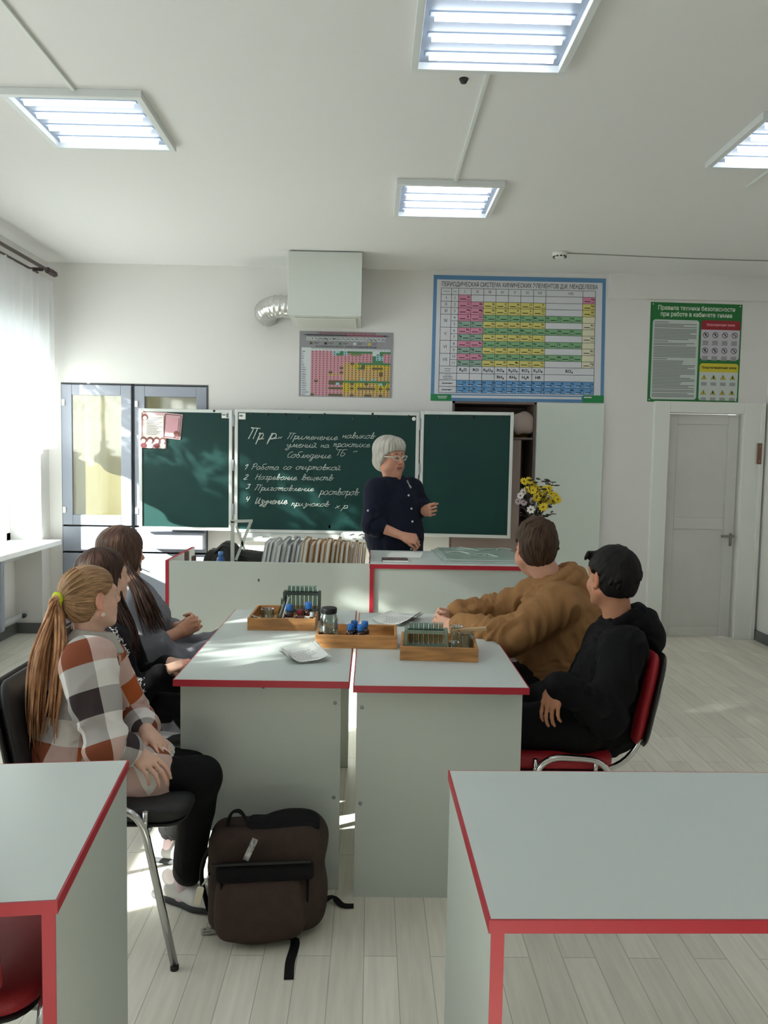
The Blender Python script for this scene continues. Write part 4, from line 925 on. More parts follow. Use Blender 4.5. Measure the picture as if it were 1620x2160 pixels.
for (a, b, nm, lb, r, m) in (((-.505, 3.335, Zt + .048), (-.40, 3.335, Zt + .012), 'glass_rod', 'glass rod lying over the front left edge of the far tray', .0032, TUBEG), ((-.405, 3.40, Zt + .006), (-.373, 3.47, Zt + .105), 'glass_rod', 'glass rod leaning on the dark rack', .0035, TUBEG), ((-.385, 3.385, Zt + .006), (-.362, 3.474, Zt + .105), 'glass_tube', 'pale glass tube leaning beside the glass rod on the dark rack', .004, mat('frosted_glass', (214, 222, 220), .3))):
    bm = BM(); tube(bm, [a, b], r, 10); tag(obj(nm, bm, m), lb, 'glass rod')
# wooden tube holder across the beakers
t = thing('tube_holder', 'wooden test tube holder lying over the right edge of the nearest tray', 'tube holder', (.40, 2.99, TZ + .085), -.15)
for s in (-1, 1):
    bm = BM(); box(bm, -.075, .055, s * .007 - .005, s * .007 + .005, -.005, .007); obj('wooden_arm', bm, mat('pale_wood', (196, 162, 122), .6), t, rot=(0, -.12, 0), bevel=.001)
bm = BM(); tube(bm, [(-.02, -.013, 0), (-.02, .013, 0)], .0035, 8); obj('spring', bm, CHROME, t)
# papers
def paper_stack(name, label, cx, cy, rz, n, w, d, curl, z0):
    t = thing(name, label, 'paper', (cx, cy, z0), rz); rnd = random.Random(n)
    for q in range(n):
        bm = BM(); N = 14; dx, dy, rr = rnd.uniform(-.008, .008), rnd.uniform(-.006, .006), rnd.uniform(-.09, .09); g = []
        def P(u, v, off=0):
            x, y = w * (u - .5), d * (v - .5); z = .0006 + q * .0022 + curl * (max(0, u - .62) / .38) ** 2 * (.5 + .5 * v) + curl * .5 * (max(0, .3 - u) / .3) ** 2 + .003 * math.sin(u * 5 + q) * math.sin(v * 4 + q) ** 2
            c, s = math.cos(rr), math.sin(rr); return Vector((x * c - y * s + dx - z * .25 * (1 if u > .6 else 0), x * s + y * c + dy, z + off))
        for i in range(N):
            for k in range(N): quad(bm, [P(i / N, k / N), P((i + 1) / N, k / N), P((i + 1) / N, (k + 1) / N), P(i / N, (k + 1) / N)])
        bmesh.ops.remove_doubles(bm, verts=bm.verts, dist=1e-6)
        for f in bm.faces: f.smooth = True
        if q == n - 1:
            for k in range(11):
                v = .12 + .075 * k; en = rnd.uniform(.6, .9)
                for i in range(8): u0, u1 = .12 + (en - .12) * i / 8, .12 + (en - .12) * (i + .75) / 8; quad(bm, [P(u0, v, .0009), P(u1, v, .0009), P(u1, v + .018, .0009), P(u0, v + .018, .0009)], 1)
        obj('sheet', bm, [PAPER, INK], t)
paper_stack('paper_stack', 'curled stack of printed papers on the left student table', -.240, 2.855, .35, 5, .150, .165, .032, TZ + .0006)
paper_stack('paper_stack', 'printed sheets lying near the clasped hands on the right table', .135, 3.53, -.45, 3, .17, .21, .03, TZ + .0006)

# ------------------------------------------------------------------ things on the demonstration desk
bm = BM(); box(bm, -.075, .075, -.06, .06, 0, .012, 0); n_ = obj('notebook', bm, [mat('dark_cover', (88, 70, 72), .5, vary=.4, vscale=20)], loc=(.142, 4.47, DZ + .0005), rot=(0, 0, .02), bevel=.002); tag(n_, 'closed dark patterned notebook on the raised desk', 'notebook')
bm = BM(); box(bm, -.073, .076, -.061, .058, .002, .010); obj('pages', bm, PAPER, n_)
bm = BM(); box(bm, -.10, .10, -.14, .14, 0, .0012); tag(obj('paper_sheet', bm, PAPER, loc=(.215, 4.77, DZ + .0004), rot=(0, 0, -.12)), 'single white sheet before the teacher on the raised desk', 'paper')
PLS = mat('clear_plastic_wrap', (186, 198, 192), .22, bump=.6, bscale=14, spec=.8)
t = thing('wrapped_sheets', 'plastic wrapped stack of large sheets at the right of the raised desk', 'sheet stack', (.645, 4.70, DZ + .0006), .03)
for k, (w_, d_, z) in enumerate(((.50, .56, 0), (.48, .54, .010), (.47, .52, .018))):
    bm = BM(); box(bm, -w_ / 2 + .01 * k, w_ / 2, -d_ / 2, d_ / 2, z, z + .009)
    obj('wrapped_sheet', bm, [PLS, PLS, mat('greenish_print', (150, 168, 158), .3, bump=.5, bscale=10)][k], t, bevel=.002)
bm = BM(); rnd = random.Random(5)
for k in range(7):
    x, y = rnd.uniform(-.2, .15), rnd.uniform(-.2, .2); tube(bm, smooth_path([(x, y, .028), (x + rnd.uniform(.02, .08), y + rnd.uniform(-.05, .05), .033), (x + rnd.uniform(.06, .14), y + rnd.uniform(-.08, .08), .028)], 5), .004, 6)
obj('plastic_crease', bm, PLS, t)

# lowered bay: folders, bag, bottle, set square
FZ = .722
tan = [(190, 152, 108), (206, 178, 138), (176, 134, 90), (200, 166, 122), (168, 120, 76)]; gry = [(186, 188, 188), (204, 206, 204), (166, 168, 172), (192, 190, 190)]
nF = 22; x = -.655
rnd = random.Random(9)
for k in range(nF):
    gray = k < 9; wd = rnd.uniform(.016, .028) if gray else rnd.uniform(.018, .034); h = rnd.uniform(.265, .29) if k < 17 else rnd.uniform(.25, .275)
    c = rnd.choice(gry if gray else tan)
    m = mat('folder_%d_%d_%d' % c, c, .75, vary=.08, vscale=12)
    bm = BM(); box(bm, 0, wd * .18, 0, .23, 0, h); box(bm, wd * .75, wd * .93, 0, .23, 0, h - .004); box(bm, 0, wd * .93, .225, .23, 0, h)
    lean = .17 if gray else .13 - .004 * (k - 9)
    f = obj('folder', bm, m, loc=(x, DY0 + .16 + rnd.uniform(0, .03), FZ + .001), rot=(0, lean, 0)); tag(f, '%s card folder, %s from the left in the row behind the desk screen' % ('grey' if gray else 'tan', ORD[k]), 'folder', 'card folders in the lowered bay')
    bm = BM(); box(bm, wd * .22, wd * .72, .004, .222, .003, h - .012 + rnd.uniform(0, .01)); obj('papers', bm, PAPER, f)
    x += (wd + .0035) * (.585 / .60)
t = thing('shoulder_bag', 'dark olive bag standing in the lowered bay behind the desk screen', 'bag', (-.79, 4.62, FZ))
bm = BM(); bmesh.ops.create_cube(bm, size=1); bmesh.ops.subdivide_edges(bm, edges=bm.edges, cuts=10, use_grid_fill=True)
for v in bm.verts:
    p = v.co.copy(); top = .20 + .045 * max(0, 1 - ((p.x + .18) / .22) ** 2) - .03 * max(0, p.x); z = (p.z + .5) * top * 1.06
    wv = .41 * (1 - .25 * (p.z + .5) ** 3); v.co = Vector((p.x * wv, p.y * .16 * (1 - .35 * (p.z + .5)), z)) + .012 * Vector((mnoise.noise(p * 5), mnoise.noise(p * 5 + Vector((4, 0, 0))), 0))
for f in bm.faces: f.smooth = True
BAGM = mat('dark_olive_fabric', (44, 44, 40), .7, bump=.2, bscale=60); obj('bag_body', bm, BAGM, t)
bm = BM(); tube(bm, smooth_path([(-.12, -.05, .19), (-.06, -.085, .245), (.02, -.09, .20), (.1, -.09, .17)], 6), .009, 8, flat=.4); obj('bag_strap', bm, BLACKP, t)
bm = BM(); box(bm, .03, .15, -.088, -.076, .09, .105); obj('zip_pocket', bm, BLACKP, t)
t = thing('blue_bottle', 'small blue bottle with white label standing before the dark bag', 'bottle', (-.845, 4.40, FZ))
bm = BM(); lathe(bm, [(0, 0), (.024, 0), (.026, .004), (.026, .150), (.022, .185), (.013, .20), (0, .20)], 18); obj('bottle_body', bm, mat('blue_plastic', (40, 84, 150), .35), t)
bm = BM(); lathe(bm, [(0, .20), (.014, .20), (.014, .225), (0, .228)], 14); obj('cap', bm, mat('blue_cap_light', (90, 140, 200), .4), t)
bm = BM(); lathe(bm, [(.0262, .13), (.0266, .131), (.0266, .169), (.0262, .170)], 18); obj('label', bm, LABEL, t)
t = thing('set_square', 'pale wooden board set square standing up out of the lowered bay', 'set square', (-.80, 4.52, FZ + .002))
PW = mat('pale_painted_wood', (196, 200, 190), .6)
for nm, a, b, wd in (('upright_bar', (0, .0), (0, .385), .022), ('top_bar', (-.012, .385), (.115, .39), .016), ('diagonal_bar', (.105, .385), (.02, .16), .016), ('diagonal_bar', (.02, .36), (.07, .22), .013)):
    A, B = Vector((a[0], 0, a[1])), Vector((b[0], 0, b[1])); dd = (B - A); ang = math.atan2(dd.x, dd.z)
    bm = BM(); box(bm, -wd / 2, wd / 2, -.004, .004, 0, dd.length, M=Matrix.Translation(A) @ Matrix.Rotation(ang, 4, 'Y')); obj(nm, bm, PW, t)
t = thing('wooden_stand', 'small brown wooden stand at the left end of the dark bag', 'stand', (-1.03, 4.46, FZ))
for xx in (-.02, .02):
    bm = BM(); box(bm, xx - .007, xx + .007, -.03, .03, 0, .215 - .6 * (xx + .02)); obj('post', bm, mat('brown_wood', (96, 66, 56), .6), t)
bm = BM(); box(bm, -.02, .02, -.03, .03, .12, .135); obj('shelf', bm, mat('brown_wood', (96, 66, 56), .6), t)

# ------------------------------------------------------------------ flowers in a vase on the desk
VX, VY = .985, 4.72
bm = BM(); lathe(bm, [(0, 0), (.04, 0), (.05, .02), (.055, .09), (.04, .16), (.03, .19), (.034, .21), (.028, .205), (.025, .19), (0, .17)], 22); tag(obj('vase', bm, mat('dark_vase', (70, 58, 56), .3), loc=(VX, VY, DZ + .0005)), 'dark vase on the raised desk holding the flowers', 'vase')
YELF = mat('yellow_petals', (232, 206, 46), .6, vary=.2, vscale=30); WHF = mat('white_petals', (222, 214, 212), .6); CENT = mat('flower_centre', (120, 100, 40), .7); STEM = mat('stem_green', (58, 60, 40), .7); PETP = mat('pale_lilac_petals', (190, 172, 180), .6)
def flower(name, label, cat, grp, c, nrm, r, pm, np_):
    base = Vector((VX + random.uniform(-.015, .015), VY + random.uniform(-.015, .015), DZ + .19)); c = Vector(c)
    o = thing(name, label, cat, base, 0, grp)
    bm = BM(); mid_ = (base * .45 + c * .55) + Vector((0, 0, .02)); tube(bm, [p - base for p in smooth_path([base, mid_, c], 5)], .0024, 6); obj('stem', bm, STEM, o)
    q = Vector(nrm).normalized().to_track_quat('Z', 'Y').to_matrix().to_4x4(); T = Matrix.Translation(c - base) @ q
    bm = BM()
    for ly in range(2 if np_ > 8 else 1):
        for k in range(np_):
            a = 2 * PI * (k + .5 * ly) / np_; rr = r * (1 - .3 * ly); M = T @ Matrix.Rotation(a, 4, 'Z') @ Matrix.Translation((rr * .55, 0, .004 * ly)) @ Matrix.Rotation(-.35 - .3 * ly, 4, 'Y')
            ball(bm, M.to_translation(), (rr * .5, rr * (.26 if np_ > 8 else .34), rr * .10), M=(M.to_3x3()), seg=8)
    obj('petals', bm, pm, o)
    bm = BM(); ball(bm, T @ Vector((0, 0, .003)), r * .24, seg=8); obj('centre', bm, CENT, o)
rnd = random.Random(21)
yp = [(1105, 1016), (1116, 1014), (1123, 1022), (1112, 1033), (1124, 1035), (1133, 1031), (1139, 1043), (1131, 1050), (1150, 1033), (1158, 1030), (1146, 1050), (1140, 1062), (1163, 1042), (1172, 1046), (1152, 1058), (1146, 1070), (1166, 1057), (1176, 1054)]
for k, (px, py) in enumerate(yp):
    c = at(px, py, y=VY + rnd.uniform(-.06, .05)); flower('yellow_chrysanthemum', 'yellow chrysanthemum in the vase behind the boy in the hoodie', 'flower', 'yellow chrysanthemums in the vase', c, (rnd.uniform(-.5, .7), -1, rnd.uniform(.1, .8)), rnd.uniform(.022, .030), YELF, 10)
for k, (px, py, m, nm) in enumerate(((1120, 1075, WHF, 'round white flower facing out at the front of the bunch'), (1098, 1046, WHF, 'white flower at the left of the bunch'), (1105, 1060, PETP, 'pale lilac flower below the left white one'), (1123, 1056, PETP, 'pale lilac flower in the middle of the dark leaves'), (1093, 1058, PETP, 'pale lilac flower at the outer left edge of the bunch'), (1104, 1038, WHF, 'small white flower under the yellow ones at left'))):
    c = at(px, py, y=VY - .07 + .01 * k); flower('white_flower', nm, 'flower', 'pale flowers in the vase', c, (rnd.uniform(-.5, .2), -1, .2), .026 if k == 0 else .022, m, 7 if k == 0 else 9)
bm = BM(); base = Vector((VX, VY, DZ + .19))
for k in range(70):
    c = base + Vector((rnd.uniform(-.08, .13), rnd.uniform(-.06, .07), rnd.uniform(.06, .30))); 
    if k % 3 == 0: tube(bm, smooth_path([base + Vector((rnd.uniform(-.015, .015), 0, 0)), (base + c) / 2 + Vector((0, 0, .02)), c], 4), .0018, 5)
    ball(bm, c, (.022, .009, .003), M=(Matrix.Rotation(rnd.uniform(0, 6), 3, 'Z') @ Matrix.Rotation(rnd.uniform(-1, 1), 3, 'X')), seg=6)
tag(obj('dark_foliage', bm, mat('dark_leaves', (52, 44, 40), .8, vary=.3, vscale=20)), 'dark dried leaves filling the flower bunch in the vase', 'leaves', kind='stuff')
# ------------------------------------------------------------------ people: implicit surfaces meshed by surface nets
QS = 1.0
V3 = lambda *a: np.array(a if len(a) > 1 else a[0], dtype=np.float64)
def nrm(v): v = V3(v); return v / max(1e-9, np.linalg.norm(v))
class Field:
    def __init__(s, lo, hi, h):
        s.h = h * QS; s.lo = V3(lo); s.n = np.maximum(4, np.ceil((V3(hi) - s.lo) / s.h).astype(int) + 1)
        s.F = np.full(tuple(s.n), .3, dtype=np.float32)
    def win(s, lo, hi):
        a = np.clip(np.floor((lo - s.lo) / s.h).astype(int), 0, s.n); b = np.clip(np.ceil((hi - s.lo) / s.h).astype(int) + 1, 0, s.n)
        if np.any(b <= a): return None
        sl = tuple(slice(i, j) for i, j in zip(a, b))
        ax = [(s.lo[i] + s.h * np.arange(a[i], b[i])).astype(np.float32) for i in range(3)]
        return sl, np.meshgrid(*ax, indexing='ij', sparse=True)
    def op(s, sl, d, k, mode):
        f = s.F[sl]
        if mode == 'sub':
            h = np.maximum(k - np.abs(f + d), 0) / max(k, 1e-6); s.F[sl] = np.maximum(f, -d) + h * h * k * .25
        elif mode == 'int':
            h = np.maximum(k - np.abs(f - d), 0) / max(k, 1e-6); s.F[sl] = np.maximum(f, d) + h * h * k * .25
        else:
            h = np.maximum(k - np.abs(f - d), 0) / max(k, 1e-6); s.F[sl] = np.minimum(f, d) - h * h * k * .25
    def cap(s, a, b, ra, rb=None, k=.02, mode='add', sq=None):
        a, b = V3(a), V3(b); rb = ra if rb is None else rb; m = max(ra, rb) + k + 4 * s.h
        w = s.win(np.minimum(a, b) - m, np.maximum(a, b) + m)
        if w is None: return
        sl, (X, Y, Z) = w; ab = b - a; px, py, pz = X - a[0], Y - a[1], Z - a[2]
        t = np.clip((px * ab[0] + py * ab[1] + pz * ab[2]) / max(1e-9, ab @ ab), 0, 1)
        qx, qy, qz = px - ab[0] * t, py - ab[1] * t, pz - ab[2] * t
        if sq is not None:
            n, f = sq; n = nrm(n); q = qx * n[0] + qy * n[1] + qz * n[2]; g = (1 / f - 1) * q
            qx, qy, qz = qx + n[0] * g, qy + n[1] * g, qz + n[2] * g
        d = np.sqrt(qx * qx + qy * qy + qz * qz) - (ra + (rb - ra) * t)
        if sq is not None and f < 1: d = d * (.5 + .5 * f)
        s.op(sl, d.astype(np.float32), k, mode)
    def ell(s, c, r, R=None, k=.02, mode='add'):
        c, r = V3(c), V3(r); m = max(r) + k + 4 * s.h; w = s.win(c - m, c + m)
        if w is None: return
        sl, (X, Y, Z) = w; px, py, pz = X - c[0], Y - c[1], Z - c[2]
        R = np.eye(3) if R is None else R
        q = [px * R[0, i] + py * R[1, i] + pz * R[2, i] for i in range(3)]
        k0 = np.sqrt(sum((q[i] / r[i]) ** 2 for i in range(3))); k1 = np.sqrt(sum((q[i] / r[i] ** 2) ** 2 for i in range(3)))
        s.op(sl, (k0 * (k0 - 1) / np.maximum(k1, 1e-6)).astype(np.float32), k, mode)
    def rbox(s, c, hf, R=None, r=.02, k=.02, mode='add'):
        c, hf = V3(c), V3(hf); m = np.linalg.norm(hf) + k + 4 * s.h; w = s.win(c - m, c + m)
        if w is None: return
        sl, (X, Y, Z) = w; px, py, pz = X - c[0], Y - c[1], Z - c[2]; R = np.eye(3) if R is None else R
        q = [np.abs(px * R[0, i] + py * R[1, i] + pz * R[2, i]) - (hf[i] - r) for i in range(3)]
        d = np.sqrt(sum(np.maximum(x, 0) ** 2 for x in q)) + np.minimum(np.maximum(np.maximum(q[0], q[1]), q[2]), 0) - r
        s.op(sl, d.astype(np.float32), k, mode)
    def clip(s, fn, k=.006):
        """Keep only where fn(X, Y, Z) < 0."""
        sl, g = s.win(s.lo, s.lo + s.h * s.n); s.op(sl, np.broadcast_to(fn(*g), s.F.shape).astype(np.float32), k, 'int')
    def mesh(s):
        F = s.F; F[0] = F[-1] = .3; F[:, 0] = F[:, -1] = .3; F[:, :, 0] = F[:, :, -1] = .3
        I = F < 0; n = F.shape
        cnt = np.zeros(tuple(v - 1 for v in n), dtype=np.uint8); offs = [(i, j, k) for i in (0, 1) for j in (0, 1) for k in (0, 1)]
        for i, j, k in offs: cnt += I[i:n[0] - 1 + i, j:n[1] - 1 + j, k:n[2] - 1 + k]
        act = np.argwhere((cnt > 0) & (cnt < 8)); idx = np.full(cnt.shape, -1, dtype=np.int32); idx[tuple(act.T)] = np.arange(len(act))
        C = np.stack([F[act[:, 0] + i, act[:, 1] + j, act[:, 2] + k] for i, j, k in offs], 1); O = V3(offs)
        acc = np.zeros((len(act), 3)); num = np.zeros(len(act))
        for a in range(8):
            for b in range(a + 1, 8):
                if sum(x != y for x, y in zip(offs[a], offs[b])) != 1: continue
                fa, fb = C[:, a], C[:, b]; m = (fa < 0) != (fb < 0); t = np.where(m, fa / np.where(m, fa - fb, 1), 0)
                acc += np.where(m[:, None], O[a] + t[:, None] * (O[b] - O[a]), 0); num += m
        P = s.lo + s.h * (act + acc / np.maximum(num, 1)[:, None])
        Q = []
        for ax in range(3):
            sa = [slice(1, -1)] * 3; A = [slice(1, m - 1) for m in n]; A[ax] = slice(0, n[ax] - 1); B = list(A); B[ax] = slice(1, n[ax])
            ia, ib = I[tuple(A)], I[tuple(B)]; e = np.argwhere(ia != ib); o = np.array([1, 1, 1]); o[ax] = 0; e = e + o
            fl = I[tuple(e.T)]
            u, v = [(1, 2), (2, 0), (0, 1)][ax]; du = np.zeros(3, int); dv = np.zeros(3, int); du[u] = 1; dv[v] = 1
            q = np.stack([idx[tuple((e - du - dv).T)], idx[tuple((e - dv).T)], idx[tuple(e.T)], idx[tuple((e - du).T)]], 1)
            q[~fl] = q[~fl][:, ::-1]; Q.append(q)
        Q = np.concatenate(Q); Q = Q[(Q >= 0).all(1)]
        return P, Q
def relax(P, Q, it=2, lam=.5):
    a = np.concatenate([Q[:, [0, 1]], Q[:, [1, 2]], Q[:, [2, 3]], Q[:, [3, 0]]]); n = len(P)
    for _ in range(it):
        S = np.zeros_like(P); c = np.zeros(n)
        for k in range(3): S[:, k] = np.bincount(a[:, 0], P[a[:, 1], k], n) + np.bincount(a[:, 1], P[a[:, 0], k], n)
        c = np.bincount(a[:, 0], minlength=n) + np.bincount(a[:, 1], minlength=n); P = P * (1 - lam) + lam * S / np.maximum(c, 1)[:, None]
    return P
def vnormals(P, Q):
    fn = np.cross(P[Q[:, 2]] - P[Q[:, 0]], P[Q[:, 3]] - P[Q[:, 1]]); N = np.zeros_like(P)
    for i in range(4):
        for k in range(3): N[:, k] += np.bincount(Q[:, i], fn[:, k], len(P))
    return N / np.maximum(np.linalg.norm(N, axis=1), 1e-12)[:, None]
def vnoise(P, seed=0):
    """Smooth value noise, vectorised, in [-1, 1]."""
    P = P + seed * 17.31; i = np.floor(P).astype(np.int64); f = P - i; f = f * f * (3 - 2 * f)
    def hsh(a, b, c):
        h = (a * 374761393 + b * 668265263 + c * 1274126177) & 0x7fffffff; h = ((h ^ (h >> 13)) * 1103515245) & 0x7fffffff; return ((h ^ (h >> 16)) & 0xffff) / 32767.5 - 1
    r = 0
    for dx in (0, 1):
        for dy in (0, 1):
            for dz in (0, 1):
                w = (f[:, 0] if dx else 1 - f[:, 0]) * (f[:, 1] if dy else 1 - f[:, 1]) * (f[:, 2] if dz else 1 - f[:, 2]); r = r + w * hsh(i[:, 0] + dx, i[:, 1] + dy, i[:, 2] + dz)
    return r
def mesh_obj(name, P, Q, mats, parent=None, base=None, cols=None, st=None, uv=None):
    me = bpy.data.meshes.new(name); P = P - (V3(base) if base is not None else 0)
    me.vertices.add(len(P)); me.vertices.foreach_set('co', P.astype(np.float32).ravel())
    me.loops.add(len(Q) * 4); me.loops.foreach_set('vertex_index', Q.astype(np.int32).ravel())
    me.polygons.add(len(Q)); me.polygons.foreach_set('loop_start', np.arange(0, len(Q) * 4, 4, dtype=np.int32))
    me.update(calc_edges=True); me.polygons.foreach_set('use_smooth', np.ones(len(Q), dtype=bool))
    for m in (mats if isinstance(mats, (list, tuple)) else [mats]): me.materials.append(m)
    if cols is not None:
        a = me.color_attributes.new('tone', 'FLOAT_COLOR', 'POINT'); a.data.foreach_set('color', np.concatenate([cols, np.ones((len(P), 1))], 1).astype(np.float32).ravel())
    if st is not None:
        a = me.attributes.new('strand', 'FLOAT_VECTOR', 'POINT'); a.data.foreach_set('vector', st.astype(np.float32).ravel())
    if uv is not None:
        l = me.uv_layers.new(name='cloth'); l.data.foreach_set('uv', uv.astype(np.float32).ravel())
    me.validate(); me.update()
    return link(name, me, parent)

def skin_mat():
    m = bpy.data.materials.new('skin'); m.use_nodes = True; nt = m.node_tree; b = nt.nodes['Principled BSDF']
    a = nt.nodes.new('ShaderNodeAttribute'); a.attribute_name = 'tone'; n = nt.nodes.new('ShaderNodeTexNoise'); n.inputs['Scale'].default_value = 45
    tc = nt.nodes.new('ShaderNodeTexCoord'); nt.links.new(tc.outputs['Object'], n.inputs['Vector'])
    r = nt.nodes.new('ShaderNodeValToRGB'); r.color_ramp.elements[0].color = (.88, .84, .82, 1); r.color_ramp.elements[1].color = (1.05, 1.04, 1.04, 1); nt.links.new(n.outputs['Fac'], r.inputs[0])
    mx = nt.nodes.new('ShaderNodeMix'); mx.data_type = 'RGBA'; mx.blend_type = 'MULTIPLY'; mx.inputs['Factor'].default_value = 1
    nt.links.new(a.outputs['Color'], mx.inputs['A']); nt.links.new(r.outputs[0], mx.inputs['B']); nt.links.new(mx.outputs['Result'], b.inputs['Base Color'])
    b.inputs['Roughness'].default_value = .52; b.inputs['Specular IOR Level'].default_value = .35
    b.inputs['Subsurface Weight'].default_value = .08; b.inputs['Subsurface Radius'].default_value = (.02, .008, .005)
    return m
SKIN = skin_mat()
def hair_mat(name, dark, light, scale=(26, 2.0, 26), rough=.42):
    m = bpy.data.materials.new(name); m.use_nodes = True; nt = m.node_tree; b = nt.nodes['Principled BSDF']
    a = nt.nodes.new('ShaderNodeAttribute'); a.attribute_name = 'strand'; mp = nt.nodes.new('ShaderNodeMapping'); mp.inputs['Scale'].default_value = scale
    nt.links.new(a.outputs['Vector'], mp.inputs[0]); n = nt.nodes.new('ShaderNodeTexNoise'); n.inputs['Scale'].default_value = 1; n.inputs['Detail'].default_value = 4; nt.links.new(mp.outputs[0], n.inputs['Vector'])
    r = nt.nodes.new('ShaderNodeValToRGB'); r.color_ramp.elements[0].position = .32; r.color_ramp.elements[1].position = .70
    r.color_ramp.elements[0].color = (*lin(dark), 1); r.color_ramp.elements[1].color = (*lin(light), 1)
    nt.links.new(n.outputs['Fac'], r.inputs[0]); nt.links.new(r.outputs[0], b.inputs['Base Color'])
    bp = nt.nodes.new('ShaderNodeBump'); bp.inputs['Strength'].default_value = .35; bp.inputs['Distance'].default_value = .004; nt.links.new(n.outputs['Fac'], bp.inputs['Height']); nt.links.new(bp.outputs[0], b.inputs['Normal'])
    b.inputs['Roughness'].default_value = rough; b.inputs['Specular IOR Level'].default_value = .18
    return m
def cloth(name, rgb, **k): return mat(name, rgb, k.pop('rough', .85), bump=k.pop('bump', .12), bscale=k.pop('bscale', 220), spec=.2, **k)
EYEW = mat('eye_white', (226, 222, 216), .25); IRIS = mat('iris_dark', (52, 40, 34), .2)

class Head:
    """Head frame: x to the person's right, y forward, z up; metres at scale 1."""
    def __init__(s, C, fwd, up=(0, 0, 1), sc=1.0, roll=0):
        s.C = V3(C); s.f = nrm(fwd); u = V3(up); s.r = nrm(np.cross(s.f, u)); s.u = nrm(np.cross(s.r, s.f)); s.s = sc; s.R = np.stack([s.r, s.f, s.u], 1)
    def __call__(s, x, y, z): return s.C + s.s * (s.R @ V3(x, y, z))
    def loc(s, P): return ((P - s.C) @ s.R) / s.s
    def add(s, F, full=True, female=False, fat=0):
        q = s.s; E = lambda c, r, k=.02, mode='add', R=None: F.ell(s(*c), V3(r) * q, s.R if R is None else s.R @ R, k * q, mode)
        Cp = lambda a, b, ra, rb=None, k=.01, mode='add': F.cap(s(*a), s(*b), ra * q, (ra if rb is None else rb) * q, k * q, mode)
        E((0, -.012, .036), (.073, .094, .078)); E((0, .026, -.034), (.058, .060, .080), .03)
        for sg in (-1, 1):
            Cp((sg * .052, .0, -.052), (sg * .016, .064, -.097), .021, .017, .03); E((sg * .037, .054, -.036), (.027, .026, .028), .02)
            if fat: E((sg * .042, .035, -.062), (.034, .036, .032), .03)
        E((0, .068, -.097), (.022, .018, .017), .02)
        if fat: E((0, .035, -.108), (.04, .04, .025), .03)
        Cp((-.042, .070, .026), (.042, .070, .026), .013, None, .02)
        for sg in (-1, 1): E((sg * .031, .096, .006), (.019, .017, .013), .012, 'sub')
        for sg in (-1, 1): E((sg * .031, .076, .006), (.0155, .0125, .0125), .003)      # lids around the eye
        for sg in (-1, 1): E((sg * .031, .092, .0055), (.0125, .010, .0048), .003, 'sub')
        Cp((0, .084, .014), (0, .103, -.024), .0075, .0115, .012); E((0, .106, -.026), (.0115, .0105, .0095), .006)
        for sg in (-1, 1):
            E((sg * .0115, .096, -.030), (.0075, .010, .0075), .005); E((sg * .006, .103, -.037), (.0035, .004, .003), .002, 'sub')
        E((0, .080, -.062), (.027, .014, .020), .02)
        Cp((-.017, .087, -.0575), (.017, .087, -.0575), .0048, None, .006); Cp((-.015, .0875, -.0670), (.015, .0875, -.0670), .0056, None, .006)
        Cp((-.021, .092, -.0622), (.021, .092, -.0622), .0016, None, .003, 'sub'); E((0, .092, -.079), (.018, .006, .004), .006, 'sub')
        for sg in (-1, 1):
            a = math.radians(sg * 18); Re = np.array([[math.cos(a), -math.sin(a), 0], [math.sin(a), math.cos(a), 0], [0, 0, 1]])
            E((sg * .077, -.006, -.004), (.0075, .019, .031), .006, 'add', Re); E((sg * .084, -.001, -.001), (.006, .011, .019), .004, 'sub', Re)
            E((sg * .078, .010, -.006), (.005, .006, .007), .003, 'add', Re); E((sg * .077, .004, -.030), (.006, .009, .010), .004, 'add', Re)
    def tones(s, P, base, cols, lip=(170, 104, 96)):
        L = s.loc(P); m = (np.abs(L[:, 0]) < .024) & (L[:, 1] > .082) & (L[:, 2] < -.052) & (L[:, 2] > -.0735) & (np.abs(L[:, 2] + .0625) < .011 - .0085 * (L[:, 0] / .024) ** 2)
        cols[m] = lin(lip)
        near = np.linalg.norm(L, axis=1) < .2
        er = near & (np.abs(L[:, 0]) > .071) & (np.abs(L[:, 1]) < .03); cols[er] = cols[er] * V3(1.08, .86, .82)
        d = np.minimum(np.linalg.norm((L - V3(.042, .06, -.036)) / V3(1, 1, 1), axis=1), np.linalg.norm(L - V3(-.042, .06, -.036), axis=1)); w_ = np.clip(1 - d / .035, 0, 1) * .22
        cols *= 1 - w_[:, None] * V3(-.15, .55, .5)
        return cols
    def features(s, o, base, brow=(70, 50, 40), thick=.0022):
        for sg in (-1, 1):
            bm = BM(); c = Vector(s(sg * .031, .0765, .0058) - base); M = Matrix([list(r) for r in s.R])
            ball(bm, c, .0122 * s.s, M=M, seg=16); e = c + Vector(s.f * .0046 * s.s); ball(bm, e, (.0056 * s.s, .0080 * s.s, .0056 * s.s), 1, M=M, seg=12)
            obj('eye', bm, [EYEW, IRIS], o)
            bm = BM(); pts = [s(sg * x, y, z) - base for x, y, z in ((.014, .0885, .0235), (.026, .0865, .0295), (.038, .078, .0290), (.048, .067, .0235))]
            tube(bm, smooth_path(pts, 4), [thick * s.s * v for v in (.9, 1.2, 1.5, 1.6, 1.7, 1.8, 1.8, 1.7, 1.5, 1.2, 1.0, .7, .4)], 6); obj('eyebrow', bm, mat('brow_%d_%d' % (brow[0], brow[1]), brow, .8), o)

